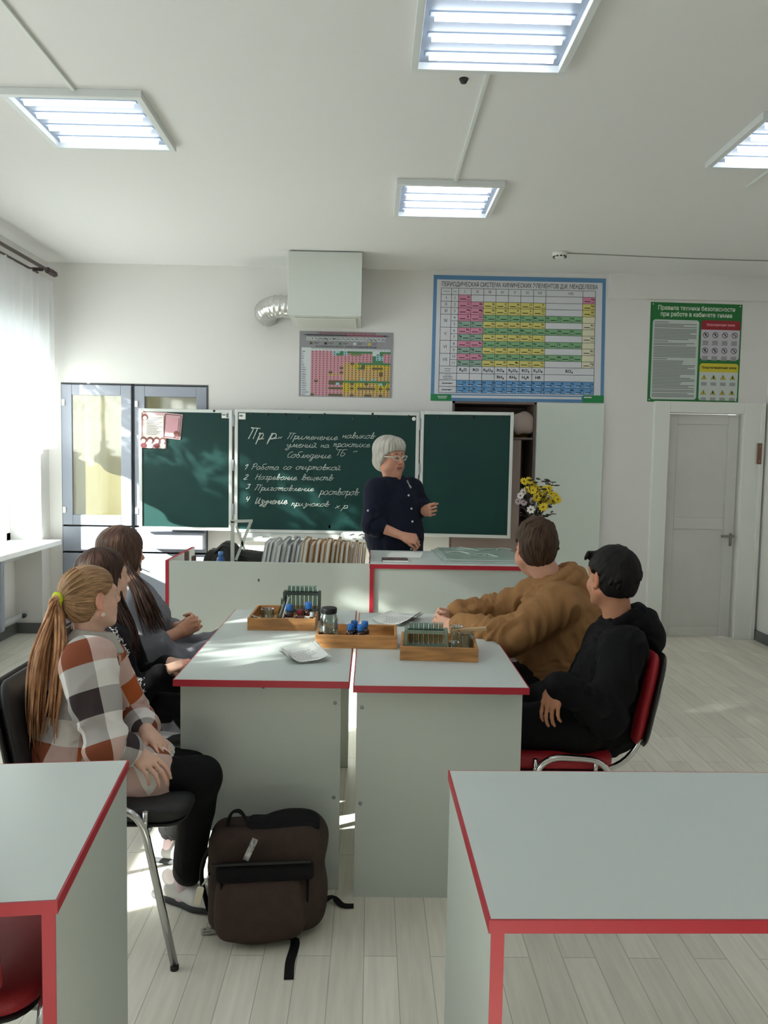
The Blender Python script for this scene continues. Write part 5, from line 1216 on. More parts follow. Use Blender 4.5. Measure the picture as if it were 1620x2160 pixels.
def hand(F, w, fwd, palm, side, sc=1.0, curl=(.5, .6, .4), spread=.06, thumb=(.5, .5, .45), k=.003):
    """w wrist, fwd wrist->knuckles, palm the way the palm faces, side = +1/-1 which way the thumb lies."""
    f = nrm(fwd); n = nrm(V3(palm) - f * (V3(palm) @ f)); t = np.cross(f, n) * side
    L = lambda a, b, c: V3(w) + sc * (f * a + t * b + n * c)
    q = sc; bs = [.031, .0105, -.0105, -.031]; ln = [(.042, .025, .020), (.046, .029, .021), (.043, .027, .020), (.033, .020, .018)]; kn = [.083, .087, .083, .075]
    for i in range(4): F.cap(L(.008, bs[i] * .55, 0), L(kn[i], bs[i], 0), .0145 * q, .0108 * q, .012 * q)
    F.cap(L(0, 0, 0), L(.05, 0, -.001), .024 * q, .022 * q, .015 * q, sq=(n, .62)); F.ell(L(.035, .026, .008), V3(.026, .017, .013) * q, np.stack([f, t, n], 1), .012 * q)
    for i in range(4):
        p = L(kn[i], bs[i], 0); a = 0; sp = spread * (1.5 - i)
        for j in range(3):
            a += curl[j] * (1 + .06 * i); d = f * math.cos(a) + n * math.sin(a); d = nrm(d + t * sp * (1 if j == 0 else .4)); e = p + d * ln[i][j] * q
            r0 = (.0088, .0080, .0072)[j] * (.9 if i == 3 else 1) * q; F.cap(p, e, r0, r0 * .92, k * q); p = e
    p = L(.022, .024, .005); a1, a2, a3 = thumb
    for j, (l_, r0) in enumerate(((.040, .0125), (.030, .0105), (.024, .0090))):
        ang = a1 - (.0, .35, .55)[j]; d = nrm(f * math.cos(ang) + t * math.sin(ang) + n * (a2 + a3 * j * .6)); e = p + d * l_ * q; F.cap(p, e, r0 * q, r0 * .9 * q, .006 * q); p = e

def frame_of(J):
    a = nrm(J['shR'] - J['shL']); up = nrm(J['neck'] - J['pelvis']); dp = nrm(np.cross(a, up)); return a, up, dp
def torso(F, J, g=0.0, s=1.0, w=1.0, dep=.72, belly=1.0):
    a, up, dp = frame_of(J); r = .122 * s * w
    F.cap(J['shL'] * .86 + J['shR'] * .14, J['shR'] * .86 + J['shL'] * .14, .052 * s + g, None, .05)
    F.cap(J['belly'], J['chest'], r * belly + g, r * 1.02 + g, .05, sq=(dp, dep))
    F.cap(J['chest'], J['neck'] - up * .03 * s, r * .95 + g, .055 * s + g, .05, sq=(dp, min(1, dep + .1)))
    F.cap(J['pelvis'], J['belly'], r * 1.0 + g, r * belly + g, .05, sq=(dp, min(1, dep + .12)))
    F.cap(J['hiL'], J['hiR'], .088 * s + g, None, .05)
def arm(F, J, sd, g=0.0, s=1.0, end=1.0, k=.025, up=1.0):
    sh, el, wr = J['sh' + sd], J['el' + sd], J['wr' + sd]
    F.cap(sh, el, (.049 * s + g) * up, (.039 * s + g), k)
    if end > 0: F.cap(el, el + (wr - el) * end, .039 * s + g, (.039 + (.026 - .039) * end) * s + g, k)
def leg(F, J, sd, g=0.0, s=1.0, k=.03, knee_end=1.0, cuff=0):
    hi, kn, an = J['hi' + sd], J['kn' + sd], J['an' + sd]
    F.cap(hi, kn, .078 * s + g, .055 * s + g, k)
    if knee_end > 0: F.cap(kn, kn + (an - kn) * knee_end, .054 * s + g, (.034 + cuff) * s + g, k)
def foot(F, an, d, s=1.0, g=0, k=.02):
    d = nrm(V3(d[0], d[1], 0)); z = V3(0, 0, 1); h = V3(an[0], an[1], 0) - d * .035 * s
    F.cap(h + z * .034 * s, h + d * .15 * s + z * .030 * s, .033 * s + g, .034 * s + g, k, sq=(z, .9)); F.cap(h + d * .15 * s + z * .028 * s, h + d * .205 * s + z * .024 * s, .036 * s + g, .026 * s + g, k, sq=(z, .8)); F.cap(an, h + d * .06 * s + z * .05 * s, .034 * s + g, .034 * s + g, k)
def bounds(J, m=.2):
    A = np.stack([v for v in J.values()]); return A.min(0) - m, A.max(0) + m
def person_body(label, J, H, tone, s=1.0, hands=(), fat=0, w=1.0, dep=.70, footd=((1, 0), (1, 0)), h=.0045, sleeves=None, neck_r=.050):
    JJ = dict(J); JJ['h0'] = H.C; lo, hi = bounds(JJ, .17); lo[2] = min(lo[2], -.01); F = Field(lo, hi, h)
    torso(F, J, -.006, s, w, dep)
    for sd in 'LR': arm(F, J, sd, 0, s); leg(F, J, sd, -.006, s); foot(F, J['an' + sd], footd[sd == 'R'], s, -.004)
    F.cap(J['neck'] - (J['neck'] - J['chest']) * .12, H(0, -.018, -.045), neck_r * s * 1.08, neck_r * H.s, .03)
    H.add(F, fat=fat)
    for hd in hands: hand(F, **hd)
    P, Q = F.mesh(); P = relax(P, Q, 1, .3)
    cols = np.tile(V3(lin(tone)), (len(P), 1)); cols = H.tones(P, tone, cols)
    base = V3(J['pelvis'][0], J['pelvis'][1], 0)
    o = mesh_obj('person', P, Q, SKIN, None, base, cols); o.location = base
    tag(o, label, 'person')
    return o, base
def garment(name, build, J, o, base, m, h=.006, fold=.004, fs=(9, 9, 26), seed=0, uvbones=None, ex=None, label=None, extra_pts=()):
    lo, hi = bounds(J, .22)
    for p in extra_pts: lo = np.minimum(lo, V3(p) - .08); hi = np.maximum(hi, V3(p) + .08)
    F = Field(lo, hi, h); build(F); P, Q = F.mesh(); P = relax(P, Q, 2, .5)
    if fold:
        N = vnormals(P, Q); B = uvbones or [(J['pelvis'], J['neck']), (J['shL'], J['elL']), (J['elL'], J['wrL']), (J['shR'], J['elR']), (J['elR'], J['wrR'])]
        best = np.full(len(P), 9.); T = np.zeros(len(P)); 
        for a, b in B:
            ab = b - a; t = np.clip(((P - a) @ ab) / (ab @ ab), 0, 1); d = np.linalg.norm(P - a - t[:, None] * ab, axis=1); m_ = d < best; best[m_] = d[m_]; T[m_] = (t * np.linalg.norm(ab))[m_]
        W = P * 10 + 1.2 * np.stack([vnoise(P * 6, seed + 1), vnoise(P * 6, seed + 2), vnoise(P * 6, seed + 3)], 1)
        W[:, 2] += T * 20
        r = 1 - np.abs(vnoise(W, seed)) * 2; P = P + N * (fold * (r + .5 * vnoise(W * 2.3, seed + 5)))[:, None]
    uv = None
    if uvbones is not None:
        Cc = P[Q].mean(1); best = np.full(len(Q), 9.); uv = np.zeros((len(Q), 4, 2))
        for n_, (a, b) in enumerate(uvbones):
            ab = b - a; L = np.linalg.norm(ab); t = np.clip(((Cc - a) @ ab) / (ab @ ab), 0, 1); d = np.linalg.norm(Cc - a - t[:, None] * ab, axis=1)
            if n_ == 0: d = d - .055
            m_ = d < best; best[m_] = d[m_]
            ax = ab / L; e1 = nrm(np.cross(ax, V3(0.3, 1, .1))); e2 = np.cross(ax, e1); q = P[Q[m_]] - a; x, y = q @ e1, q @ e2; ang = np.arctan2(y, x)
            c0 = np.arctan2((Cc[m_] - a) @ e2, (Cc[m_] - a) @ e1); ang = c0[:, None] + np.mod(ang - c0[:, None] + PI, 2 * PI) - PI
            uv[m_, :, 0] = ang * (.135 if n_ == 0 else .062) + n_ * .11; uv[m_, :, 1] = q @ ax + n_ * .07
        uv = uv.reshape(-1, 2)
    g = mesh_obj(name, P, Q, m, o, base, uv=uv)
    if label: g['label'] = label
    return g
def hair_cap(H, o, base, m, thick, ylim, zmin, centre, ears=True, h=.004, amp=.0016, fr=30, extra=None, name='hair', yb=None, low=None):
    """ylim: list of (z, y) hairline points; hair kept behind it."""
    F = Field((-.16, -.19, -.19), (.16, .17, .18), h); E = lambda c, r, k=.02, mode='add': F.ell(c, r, None, k, mode)
    t = thick; E((0, -.012, .036), (.073 + t, .094 + t, .078 + t)); t2 = t if low is None else low; E((0, -.036, -.024), (.066 + t2, .060 + t2, .058 + t2), .03)
    E((0, .010, .0), (.068 + t2, .060 + t2, .06 + t2), .03)
    if extra: extra(F)
    zs = np.array([p[0] for p in ylim]); ys = np.array([p[1] for p in ylim])
    F.clip(lambda X, Y, Z: np.maximum((Y - np.interp(Z, zs, ys)) * .8 + 0 * X, (zmin - Z) + 0 * X + 0 * Y), .008)
    if ears:
        for sg in (-1, 1): E((sg * .086, .004, -.010), (.030, .026, .040), .006, 'sub')
    P, Q = F.mesh(); P = relax(P, Q, 2, .5); N = vnormals(P, Q)
    D = P - V3(centre)
    if yb == 'tie': ang = np.arctan2(D[:, 0], D[:, 2]); 
    else: ang = np.arctan2(D[:, 0], -D[:, 1])
    r = np.linalg.norm(D, axis=1); st = np.stack([ang, r * 4, np.sin(ang) * .0 + r], 1)
    P = P + N * (amp * (vnoise(np.stack([ang * fr * .5, r * 14, r * 3], 1), 3) + .7 * vnoise(np.stack([ang * fr * 1.3, r * 20, r * 0], 1), 4)))[:, None]
    return mesh_obj(name, H.C + H.s * (P @ H.R.T), Q, m, o, base, st=st)
def strands(name, o, base, m, paths, n, rad, spread, seed=1, tips=.25, wav=.006):
    """Bundle of tapered locks following guide paths (world points)."""
    rnd = random.Random(seed); bm = BM(); lay = bm.verts.layers.float_vector.new('strand')
    for k in range(n):
        g = paths[k % len(paths)]; off = Vector((rnd.gauss(0, 1), rnd.gauss(0, 1), rnd.gauss(0, 1))); ph = rnd.uniform(0, 6); f0 = rnd.uniform(.78, 1.0)
        pts = []; G = smooth_path([Vector(p) - Vector(base) for p in g], 6); M_ = max(3, int(len(G) * f0)); G = G[:M_]
        for i, p in enumerate(G):
            t = i / (len(G) - 1); sp = spread[0] + (spread[1] - spread[0]) * math.sin(min(1, t * 1.25) * PI / 2) if spread[2] == 'fan' else spread[0] * (1 - t) + spread[1] * t
            pts.append(p + off * sp + Vector((math.sin(ph + t * 7), math.cos(ph * 1.7 + t * 6), 0)) * wav * t)
        rs = [rad * (.55 + .45 * math.sin(PI * min(1, .15 + t * .8))) * (1 if t < .7 else max(.12, 1 - (t - .7) / .3 * (1 - tips * .5))) for t in [i / (len(pts) - 1) for i in range(len(pts))]]
        n0 = len(bm.verts); tube(bm, pts, rs, 6, flat=.7); bm.verts.ensure_lookup_table(); u = rnd.uniform(0, 50)
        for i, v in enumerate(list(bm.verts)[n0:]): v[lay] = (u + (i % 6) * .02, (i // 6) * .12, u)
    return obj(name, bm, m, o)
def shoe(name, an, d, o, base, upper, sole, s=1.0, label=None):
    d = nrm(V3(d[0], d[1], 0)); z = V3(0, 0, 1); h = V3(an[0], an[1], 0) - d * .045 * s; F = Field(h - .16, h + .32, .0045)
    F.cap(h + z * .045 * s, h + d * .16 * s + z * .040 * s, .040 * s, .042 * s, .02, sq=(z, .95)); F.cap(h + d * .16 * s + z * .036 * s, h + d * .225 * s + z * .030 * s, .043 * s, .032 * s, .02, sq=(z, .8)); F.cap(h + z * .06 * s + d * .01, h + d * .07 * s + z * .075 * s, .037 * s, .034 * s, .02)
    F.cap(V3(an) + z * .03, V3(an) + z * .12, .038 * s, .036 * s, .01, 'sub'); F.clip(lambda X, Y, Z: .012 - Z + 0 * X + 0 * Y, .004)
    P, Q = F.mesh(); sh = mesh_obj(name, relax(P, Q, 1), Q, upper, o, base)
    F = Field(h - .16, h + .32, .0045); F.cap(h + z * .012 * s, h + d * .16 * s + z * .012 * s, .044 * s, .046 * s, .02, sq=(z, .5)); F.cap(h + d * .16 * s + z * .012, h + d * .228 * s + z * .012 * s, .046 * s, .036 * s, .02, sq=(z, .5)); F.clip(lambda X, Y, Z: np.maximum(.002 - Z, Z - .026) + 0 * X + 0 * Y, .003)
    P, Q = F.mesh(); mesh_obj('sole', relax(P, Q, 1), Q, sole, sh, V3(0))  if False else mesh_obj('sole', relax(P, Q, 1), Q, sole, sh, base)
    bm = BM(); c = V3(an); sd = np.cross(z, d)
    for k in range(4):
        p = h + d * (.10 + .022 * k) * s + z * (.086 - .009 * k) * s - base; tube(bm, smooth_path([Vector(p - sd * .022 * s - z * .004), Vector(p + z * .004), Vector(p + sd * .022 * s - z * .004)], 4), .0028, 6)
    obj('lace', bm, mat('shoe_lace', (206, 206, 204), .8), sh)
    if label: sh['label'] = label
    return sh
A = lambda px, py, y: V3(at(px, py, y=y))
TONE = (224, 184, 162)
LIME = mat('lime_scrunchie', (190, 204, 44), .8, bump=.4, bscale=120)
# plaid cloth: warp and weft stripes of rust, white, dark and white woven together
def plaid_mat():
    m = bpy.data.materials.new('plaid_flannel'); m.use_nodes = True; nt = m.node_tree; b = nt.nodes['Principled BSDF']
    uv = nt.nodes.new('ShaderNodeUVMap'); uv.uv_map = 'cloth'; sx = nt.nodes.new('ShaderNodeSeparateXYZ'); nt.links.new(uv.outputs[0], sx.inputs[0])
    outs = []
    for ax in ('X', 'Y'):
        d = nt.nodes.new('ShaderNodeMath'); d.operation = 'DIVIDE'; d.inputs[1].default_value = .30; nt.links.new(sx.outputs[ax], d.inputs[0])
        f = nt.nodes.new('ShaderNodeMath'); f.operation = 'FRACT'; nt.links.new(d.outputs[0], f.inputs[0])
        r = nt.nodes.new('ShaderNodeValToRGB'); r.color_ramp.interpolation = 'CONSTANT'; e = r.color_ramp.elements
        e[0].position = 0; e[0].color = (*lin((176, 92, 52)), 1); e[1].position = .25; e[1].color = (*lin((228, 224, 220)), 1)
        x = e.new(.5); x.color = (*lin((66, 58, 60)), 1); x = e.new(.75); x.color = (*lin((228, 224, 220)), 1)
        nt.links.new(f.outputs[0], r.inputs[0]); outs.append(r)
    mx = nt.nodes.new('ShaderNodeMix'); mx.data_type = 'RGBA'; mx.inputs['Factor'].default_value = .5
    nt.links.new(outs[0].outputs[0], mx.inputs['A']); nt.links.new(outs[1].outputs[0], mx.inputs['B']); nt.links.new(mx.outputs['Result'], b.inputs['Base Color'])
    b.inputs['Roughness'].default_value = .9; b.inputs['Specular IOR Level'].default_value = .1
    return m
PLAID = plaid_mat()
BLKT = cloth('black_trousers', (16, 15, 17)); DKJ = cloth('dark_trousers', (36, 30, 32))
SOLE = mat('dark_sole', (40, 42, 44), .7); WHS = mat('white_trainer', (212, 210, 206), .6); GREYS = mat('grey_trainer', (150, 150, 152), .6); DARKS = mat('dark_shoe', (40, 38, 40), .5); SOCK = cloth('pale_pink_sock', (214, 190, 196))

# ---------------- girl in the checked shirt, nearest on the left
J = dict(pelvis=V3(-.93, 2.43, .535), belly=A(147, 1560, 2.44), chest=A(163, 1455, 2.45), neck=A(193, 1356, 2.46), shR=A(186, 1405, 2.31), shL=A(218, 1392, 2.60), elR=A(226, 1575, 2.235), wrR=A(280, 1586, 2.33), elL=A(283, 1515, 2.64), wrL=A(313, 1546, 2.45),
         hiR=V3(-.92, 2.35, .515), hiL=V3(-.92, 2.52, .515), knR=A(424, 1640, 2.40), knL=A(400, 1628, 2.57), anR=A(392, 1868, 2.53), anL=V3(-.72, 2.80, .095))
H = Head(A(191, 1260, 2.465), (.69, .72, .06), sc=.86)
o, base = person_body('person in a checked shirt with a long ponytail seated nearest on the left', J, H, TONE, .88, hands=[
    dict(w=J['wrL'], fwd=A(352, 1582, 2.38) - J['wrL'], palm=(-.1, -.3, -1), side=-1, sc=.88, curl=(.35, .5, .4)),
    dict(w=J['wrR'], fwd=A(312, 1608, 2.30) - J['wrR'], palm=(.1, .2, -1), side=1, sc=.88, curl=(.3, .5, .4))], footd=((1, -.2), (.92, -.38)))
H.features(o, base, (120, 92, 70))
HB = hair_mat('light_brown_hair', (104, 76, 54), (196, 156, 114))
hair_cap(H, o, base, HB, .008, [(-.1, -.03), (-.04, -.022), (-.005, .000), (.02, .036), (.05, .070), (.09, .088), (.13, .09)], -.088, (0, -.105, .012), yb='tie', fr=26, amp=.0020)
tie = H(0, -.112, .012)
tl = A(128, 1262, 2.42); tie = tie
sc_bm = BM(); tube(sc_bm, [Vector(tie - base) + Vector((-.008 + .003 * math.sin(7 * k), 0, 0)) + Vector(H.r * .017 * math.cos(k * PI / 8) + H.u * .017 * math.sin(k * PI / 8)) for k in range(16)], .0085, 8, closed=True)
obj('scrunchie', sc_bm, LIME, o)
p0 = tie; gp = []
for dx, dy in ((0, 0), (-18, -.03), (16, .02), (30, -.02), (8, .03)):
    gp.append([p0 + H.f * .02, p0 - H.f * .012, A(113 + dx * .4, 1305, 2.40 + dy * .5), A(98 + dx * .9, 1380, 2.36 + dy), A(88 + dx, 1470, 2.33 + dy), A(84 + dx * .8, 1540, 2.33 + dy), A(88 + dx * .7, 1592, 2.34 + dy)])
HP = hair_mat('ponytail_hair', (132, 86, 58), (220, 170, 126), (9, 2.4, 9))
strands('ponytail', o, base, HP, gp, 150, .0062, (.0035, .012, 'lin'), 3)
bm = BM()
for k in range(9):                                           # flyaway locks combed to the tie
    a = -1.2 + .3 * k; tube(bm, smooth_path([Vector(H(.083 * math.sin(a), -.05, .036 + .082 * math.cos(a)) - base), Vector(H(.06 * math.sin(a), -.092, .03 + .055 * math.cos(a)) - base), Vector(tie - base)], 5), .0028, 5)
ob = obj('combed_lock', bm, HB, o)
for sg in (1, -1):
    bm = BM(); ball(bm, Vector(H(sg * .080, .004, -.054) - base), .0080); tube(bm, [Vector(H(sg * .080, .004, -.040) - base), Vector(H(sg * .080, .004, -.048) - base)], .0012, 6); e_ = obj('pearl_earring', bm, mat('pearl', (230, 206, 190), .2), o)
bones = [(J['pelvis'], J['neck']), (J['shR'], J['elR']), (J['elR'], J['wrR']), (J['shL'], J['elL']), (J['elL'], J['wrL']), ]
ax, up, dp = frame_of(J)
def b1(F):
    torso(F, J, .020, .88, 1.0, .80, 1.05)
    for sd, e in (('R', .55), ('L', .60)): arm(F, J, sd, .022, .88, e, .03, 1.08)
    for sd in 'RL':
        kn = J['hi' + sd] + (J['kn' + sd] - J['hi' + sd]) * .60; F.cap(J['hi' + sd], kn, .090, .086, .05); F.cap(kn, kn + V3(.02, 0, -.06), .082, .070, .04)
        F.cap(J['el' + sd] + (J['wr' + sd] - J['el' + sd]) * .48, J['el' + sd] + (J['wr' + sd] - J['el' + sd]) * .66, .050, .052, .008)
    F.cap(J['shR'] + up * .02, J['shR'] * .6 + J['elR'] * .4, .072, .066, .04)
garment('checked_shirt', b1, J, o, base, PLAID, fold=.0055, seed=2, uvbones=bones)
def collar(F):
    N = J['neck']
    for k in range(13):
        a = -2.35 + 4.7 * k / 12; a2 = -2.35 + 4.7 * (k + 1) / 12
        q = lambda t, r, z: N + (dp * -math.cos(t) + ax * math.sin(t)) * r + up * z
        for j in range(7):
            t = j / 6; r_, z_ = .062 + .034 * t ** 1.3, .012 - .050 * t
            if k < 12: F.cap(q(a, r_, z_), q(a2, r_, z_), .005, None, .010)
    F.cap(N + (dp * .70 + ax * .72) * .062 + up * .004, N + (dp * .95 + ax * .6) * .105 - up * .065, .012, .006, .012)
    F.cap(N + (dp * .70 - ax * .72) * .062 + up * .004, N + (dp * .95 - ax * .6) * .105 - up * .065, .012, .006, .012)
sgn = 1
J['neck'] = J['neck'] + up * .022
garment('shirt_collar', collar, J, o, base, cloth('collar_flannel', (176, 172, 164)), h=.0045, fold=0)
def tr(J, s, g=.012, cuff=.012, ke=.97):
    def f(F):
        F.cap(J['hiL'], J['hiR'], .098 * s + g, None, .05); F.cap(J['pelvis'] + V3(0, 0, .02), J['pelvis'] - V3(0, 0, .0), .11 * s + g, None, .05)
        for sd in 'LR': leg(F, J, sd, g, s, .03, ke, cuff)
    return f
garment('trousers', tr(J, .88, .012, .010, .84), J, o, base, BLKT, fold=.003, seed=4, uvbones=None)
shoe('shoe', J['anR'] - V3(.045, -.02, 0), (.90, -.43), o, base, WHS, SOLE, .95, 'white trainer on the near foot'); shoe('shoe', J['anL'], (1, -.2), o, base, GREYS, SOLE, .95)
for sd in 'RL':
    def sk(F): F.cap(J['an' + sd] + V3(0, 0, -.03), J['an' + sd] + V3(0, 0, .05), .040, .037, .01)
    F = Field(J['an' + sd] - .1, J['an' + sd] + .12, .005); sk(F); P, Q = F.mesh(); mesh_obj('sock', P, Q, SOCK, o, base)

# ---------------- girl with loose dark hair in black, behind her
J = dict(pelvis=V3(-1.02, 2.98, .535), belly=A(215, 1490, 2.98), chest=A(222, 1400, 3.0), neck=A(226, 1302, 3.0), shR=A(236, 1352, 2.86), shL=A(258, 1342, 3.14), elR=A(280, 1478, 2.80), wrR=A(342, 1416, 2.86), elL=A(300, 1440, 3.18), wrL=A(356, 1398, 3.08),
         hiR=V3(-1.0, 2.90, .53), hiL=V3(-1.0, 3.07, .53), knR=V3(-.67, 2.88, .53), knL=V3(-.67, 3.09, .53), anR=V3(-.70, 2.96, .095), anL=V3(-.70, 3.14, .095))
H = Head(A(218, 1217, 3.02), (.74, .67, .03), sc=.93)
o, base = person_body('person with loose dark hair and black patterned top seated second on the left', J, H, TONE, .92, hands=[
    dict(w=J['wrR'], fwd=A(385, 1400, 2.90) - J['wrR'], palm=(0, .1, -1), side=1, sc=.9, curl=(.25, .4, .3)), dict(w=J['wrL'], fwd=(.9, -.2, -.05), palm=(0, .2, -1), side=-1, sc=.9)], footd=((1, 0), (1, 0)))
H.features(o, base, (60, 44, 36))
HD = hair_mat('dark_brown_hair', (38, 26, 22), (88, 64, 54)); HDs = hair_mat('dark_brown_locks', (40, 27, 23), (84, 60, 52), (9, 2, 9))
hair_cap(H, o, base, HD, .013, [(-.1, .0), (-.04, .012), (-.005, .030), (.03, .052), (.06, .078), (.1, .09)], -.10, (0, -.03, .12), ears=False, fr=22)
gl = []
for a in (.25, .6, .95, 1.3, 1.7, 2.1, 2.5, -2.6, -2.1, -1.6, -1.1, -.7):
    s_, c_ = math.sin(a), math.cos(a); top = H(.078 * s_, -.012 + .09 * c_ * .7, .03); mid_ = H(.088 * s_, -.02 + .085 * c_ * .8, -.08); sh = J['neck'] + H.r * .13 * s_ + H.f * (.10 * c_ - .01) - V3(0, 0, .06)
    gl.append([H(.045 * s_, -.012 + .05 * c_, .10), top, mid_, sh, sh + H.f * .02 * c_ - V3(0, 0, .12 if abs(a) > .9 else .16)])
strands('long_hair', o, base, HDs, gl, 170, .0062, (.004, .009, 'lin'), 5)
def b2(F):
    torso(F, J, .014, .92, 1.0, .78)
    for sd in 'RL': arm(F, J, sd, .014, .92, .9)
garment('black_top', b2, J, o, base, cloth('black_top_cloth', (20, 19, 22)), fold=.003, seed=7)
ax, up, dp = frame_of(J)
TOP2 = (o, base)
garment('trousers', tr(J, .92, .014), J, o, base, BLKT, fold=.003, seed=8)
bpy.context.view_layer.update(); rnd = random.Random(3); bm = BM()           # white printed ornament lying on the black cloth
for q in range(150):
    t = rnd.random(); px, py = (236 + 30 * t + rnd.uniform(-9, 9), 1322 + 62 * t + rnd.uniform(-8, 8)) if q < 60 else (294 + rnd.gauss(0, 6), 1470 + rnd.uniform(-42, 48))
    og = Vector((0, 0, CAM_H)); dr_ = (Vector(at(px, py, y=3.0)) - og).normalized(); best = None
    for ch in o.children:
        if ch.name.split('.')[0] in ('black_top', 'trousers'):
            ok, lo_, nn, _ = ch.ray_cast(og - Vector(base), dr_)
            if ok and (best is None or (lo_ - og + Vector(base)).length < best[0]): best = ((lo_ - og + Vector(base)).length, lo_, nn)
    if best is None: continue
    c, nn = best[1] + best[2] * .0012, best[2]; e1 = nn.cross(Vector((rnd.uniform(-1, 1), rnd.uniform(-1, 1), rnd.uniform(-1, 1)))).normalized(); e2 = nn.cross(e1); L, w_ = rnd.uniform(.004, .010), rnd.uniform(.0014, .0030)
    bm.faces.new([bm.verts.new(c + e1 * a * L + e2 * b * w_) for a, b in ((-1, 0), (0, -1), (1, 0), (0, 1))])
pr = obj('white_ornament', bm, mat('white_textile_print', (206, 204, 204), .8), o)
for sd in 'RL': shoe('shoe', J['an' + sd], (1, 0), o, base, DARKS, SOLE, .98)

# ---------------- girl in the grey dress, farthest on the left
J = dict(pelvis=V3(-1.03, 3.48, .55), belly=A(283, 1385, 3.48), chest=A(286, 1308, 3.5), neck=A(270, 1228, 3.51), shR=A(282, 1272, 3.36), shL=A(302, 1262, 3.64), elR=A(296, 1376, 3.30), wrR=A(380, 1332, 3.42), elL=A(345, 1330, 3.70), wrL=A(388, 1322, 3.56),
         hiR=V3(-1.0, 3.40, .55), hiL=V3(-1.0, 3.57, .55), knR=V3(-.68, 3.38, .585), knL=V3(-.68, 3.60, .585), anR=V3(-.66, 3.40, .095), anL=V3(-.66, 3.60, .095))
H = Head(A(256, 1166, 3.53), (.72, .69, -.06), sc=.98)
o, base = person_body('person in a grey dress with clasped hands seated farthest on the left', J, H, (206, 156, 128), .98, w=1.05, hands=[
    dict(w=J['wrR'], fwd=A(412, 1314, 3.47) - J['wrR'], palm=(-.1, 1, .1), side=-1, sc=.95, curl=(.7, .9, .6), thumb=(.3, .4, .4)),
    dict(w=J['wrL'], fwd=A(418, 1304, 3.50) - J['wrL'], palm=(-.2, -1, .2), side=1, sc=.95, curl=(.5, .8, .6), thumb=(.5, .3, .4))], footd=((1, 0), (1, 0)))
H.features(o, base, (60, 44, 36))
HG = hair_mat('brown_hair', (50, 34, 29), (108, 82, 70)); HGs = hair_mat('brown_locks', (46, 32, 27), (96, 72, 62), (9, 2, 9))
def bob(F): F.ell((0, -.02, -.02), (.082, .085, .075), None, .03); F.ell((.06, .03, -.035), (.022, .042, .06), None, .02); F.ell((-.06, .03, -.035), (.022, .042, .06), None, .02)
hair_cap(H, o, base, HG, .014, [(-.1, .045), (-.03, .060), (.02, .074), (.05, .092), (.1, .11)], -.085, (0, .0, .125), ears=False, fr=20, extra=bob)
gl = []
for k in range(6):
    gl.append([H(.07, .01 - .01 * k, -.02), A(268 + 3 * k, 1205 + 2 * k, 3.42), A(288 + 4 * k, 1250, 3.31 + .008 * k), A(304 + 6 * k, 1296, 3.285 + .012 * k), A(318 + 6 * k, 1340 - 2 * k, 3.28 + .016 * k)])
strands('long_hair', o, base, HGs, gl, 90, .0065, (.004, .012, 'lin'), 6)
gl = [[H(-.06, -.04, -.03), H(-.07, -.07, -.12), J['shL'] - H.f * .06 - V3(0, 0, .05), J['shL'] - H.f * .08 - V3(0, 0, .2)], [H(0, -.09, -.03), H(0, -.1, -.12), J['neck'] - H.f * .11 - V3(0, 0, .1), J['neck'] - H.f * .13 - V3(0, 0, .24)]]
strands('long_hair', o, base, HGs, gl, 60, .0065, (.012, .022, 'lin'), 8)
bm = BM(); tube(bm, smooth_path([Vector(H(.06, .055, -.03) - base), Vector(H(.062, .07, -.075) - base), Vector(A(296, 1199, 3.46) - base), Vector(A(316, 1207, 3.46) - base)], 6), [.004] * 10 + [.002] * 9, 6); obj('loose_lock', bm, HG, o)
GRC = cloth('grey_jersey', (118, 120, 128), vary=.1, vscale=10)
def b3(F):
    torso(F, J, .016, .98, 1.08, .85, 1.08)
    arm(F, J, 'R', .018, .98, .34, .03); arm(F, J, 'L', .016, .98, .45, .03)
    F.cap(J['elR'] + (J['wrR'] - J['elR']) * .28, J['elR'] + (J['wrR'] - J['elR']) * .42, .055, .060, .01)
    for sd in 'RL': F.cap(J['hi' + sd], J['kn' + sd], .105, .082, .06); F.cap(J['kn' + sd], J['kn' + sd] + V3(.01, 0, -.16), .078, .085, .05)
    F.cap(J['knR'], J['knL'], .07, None, .06); F.cap(J['chest'] + V3(.07, -.05, .01), J['chest'] + V3(.07, .05, .01), .06, None, .05)
garment('grey_dress', b3, J, o, base, GRC, fold=.0045, seed=11)
for sd in 'RL': shoe('shoe', J['an' + sd], (1, 0), o, base, DARKS, SOLE, .98)

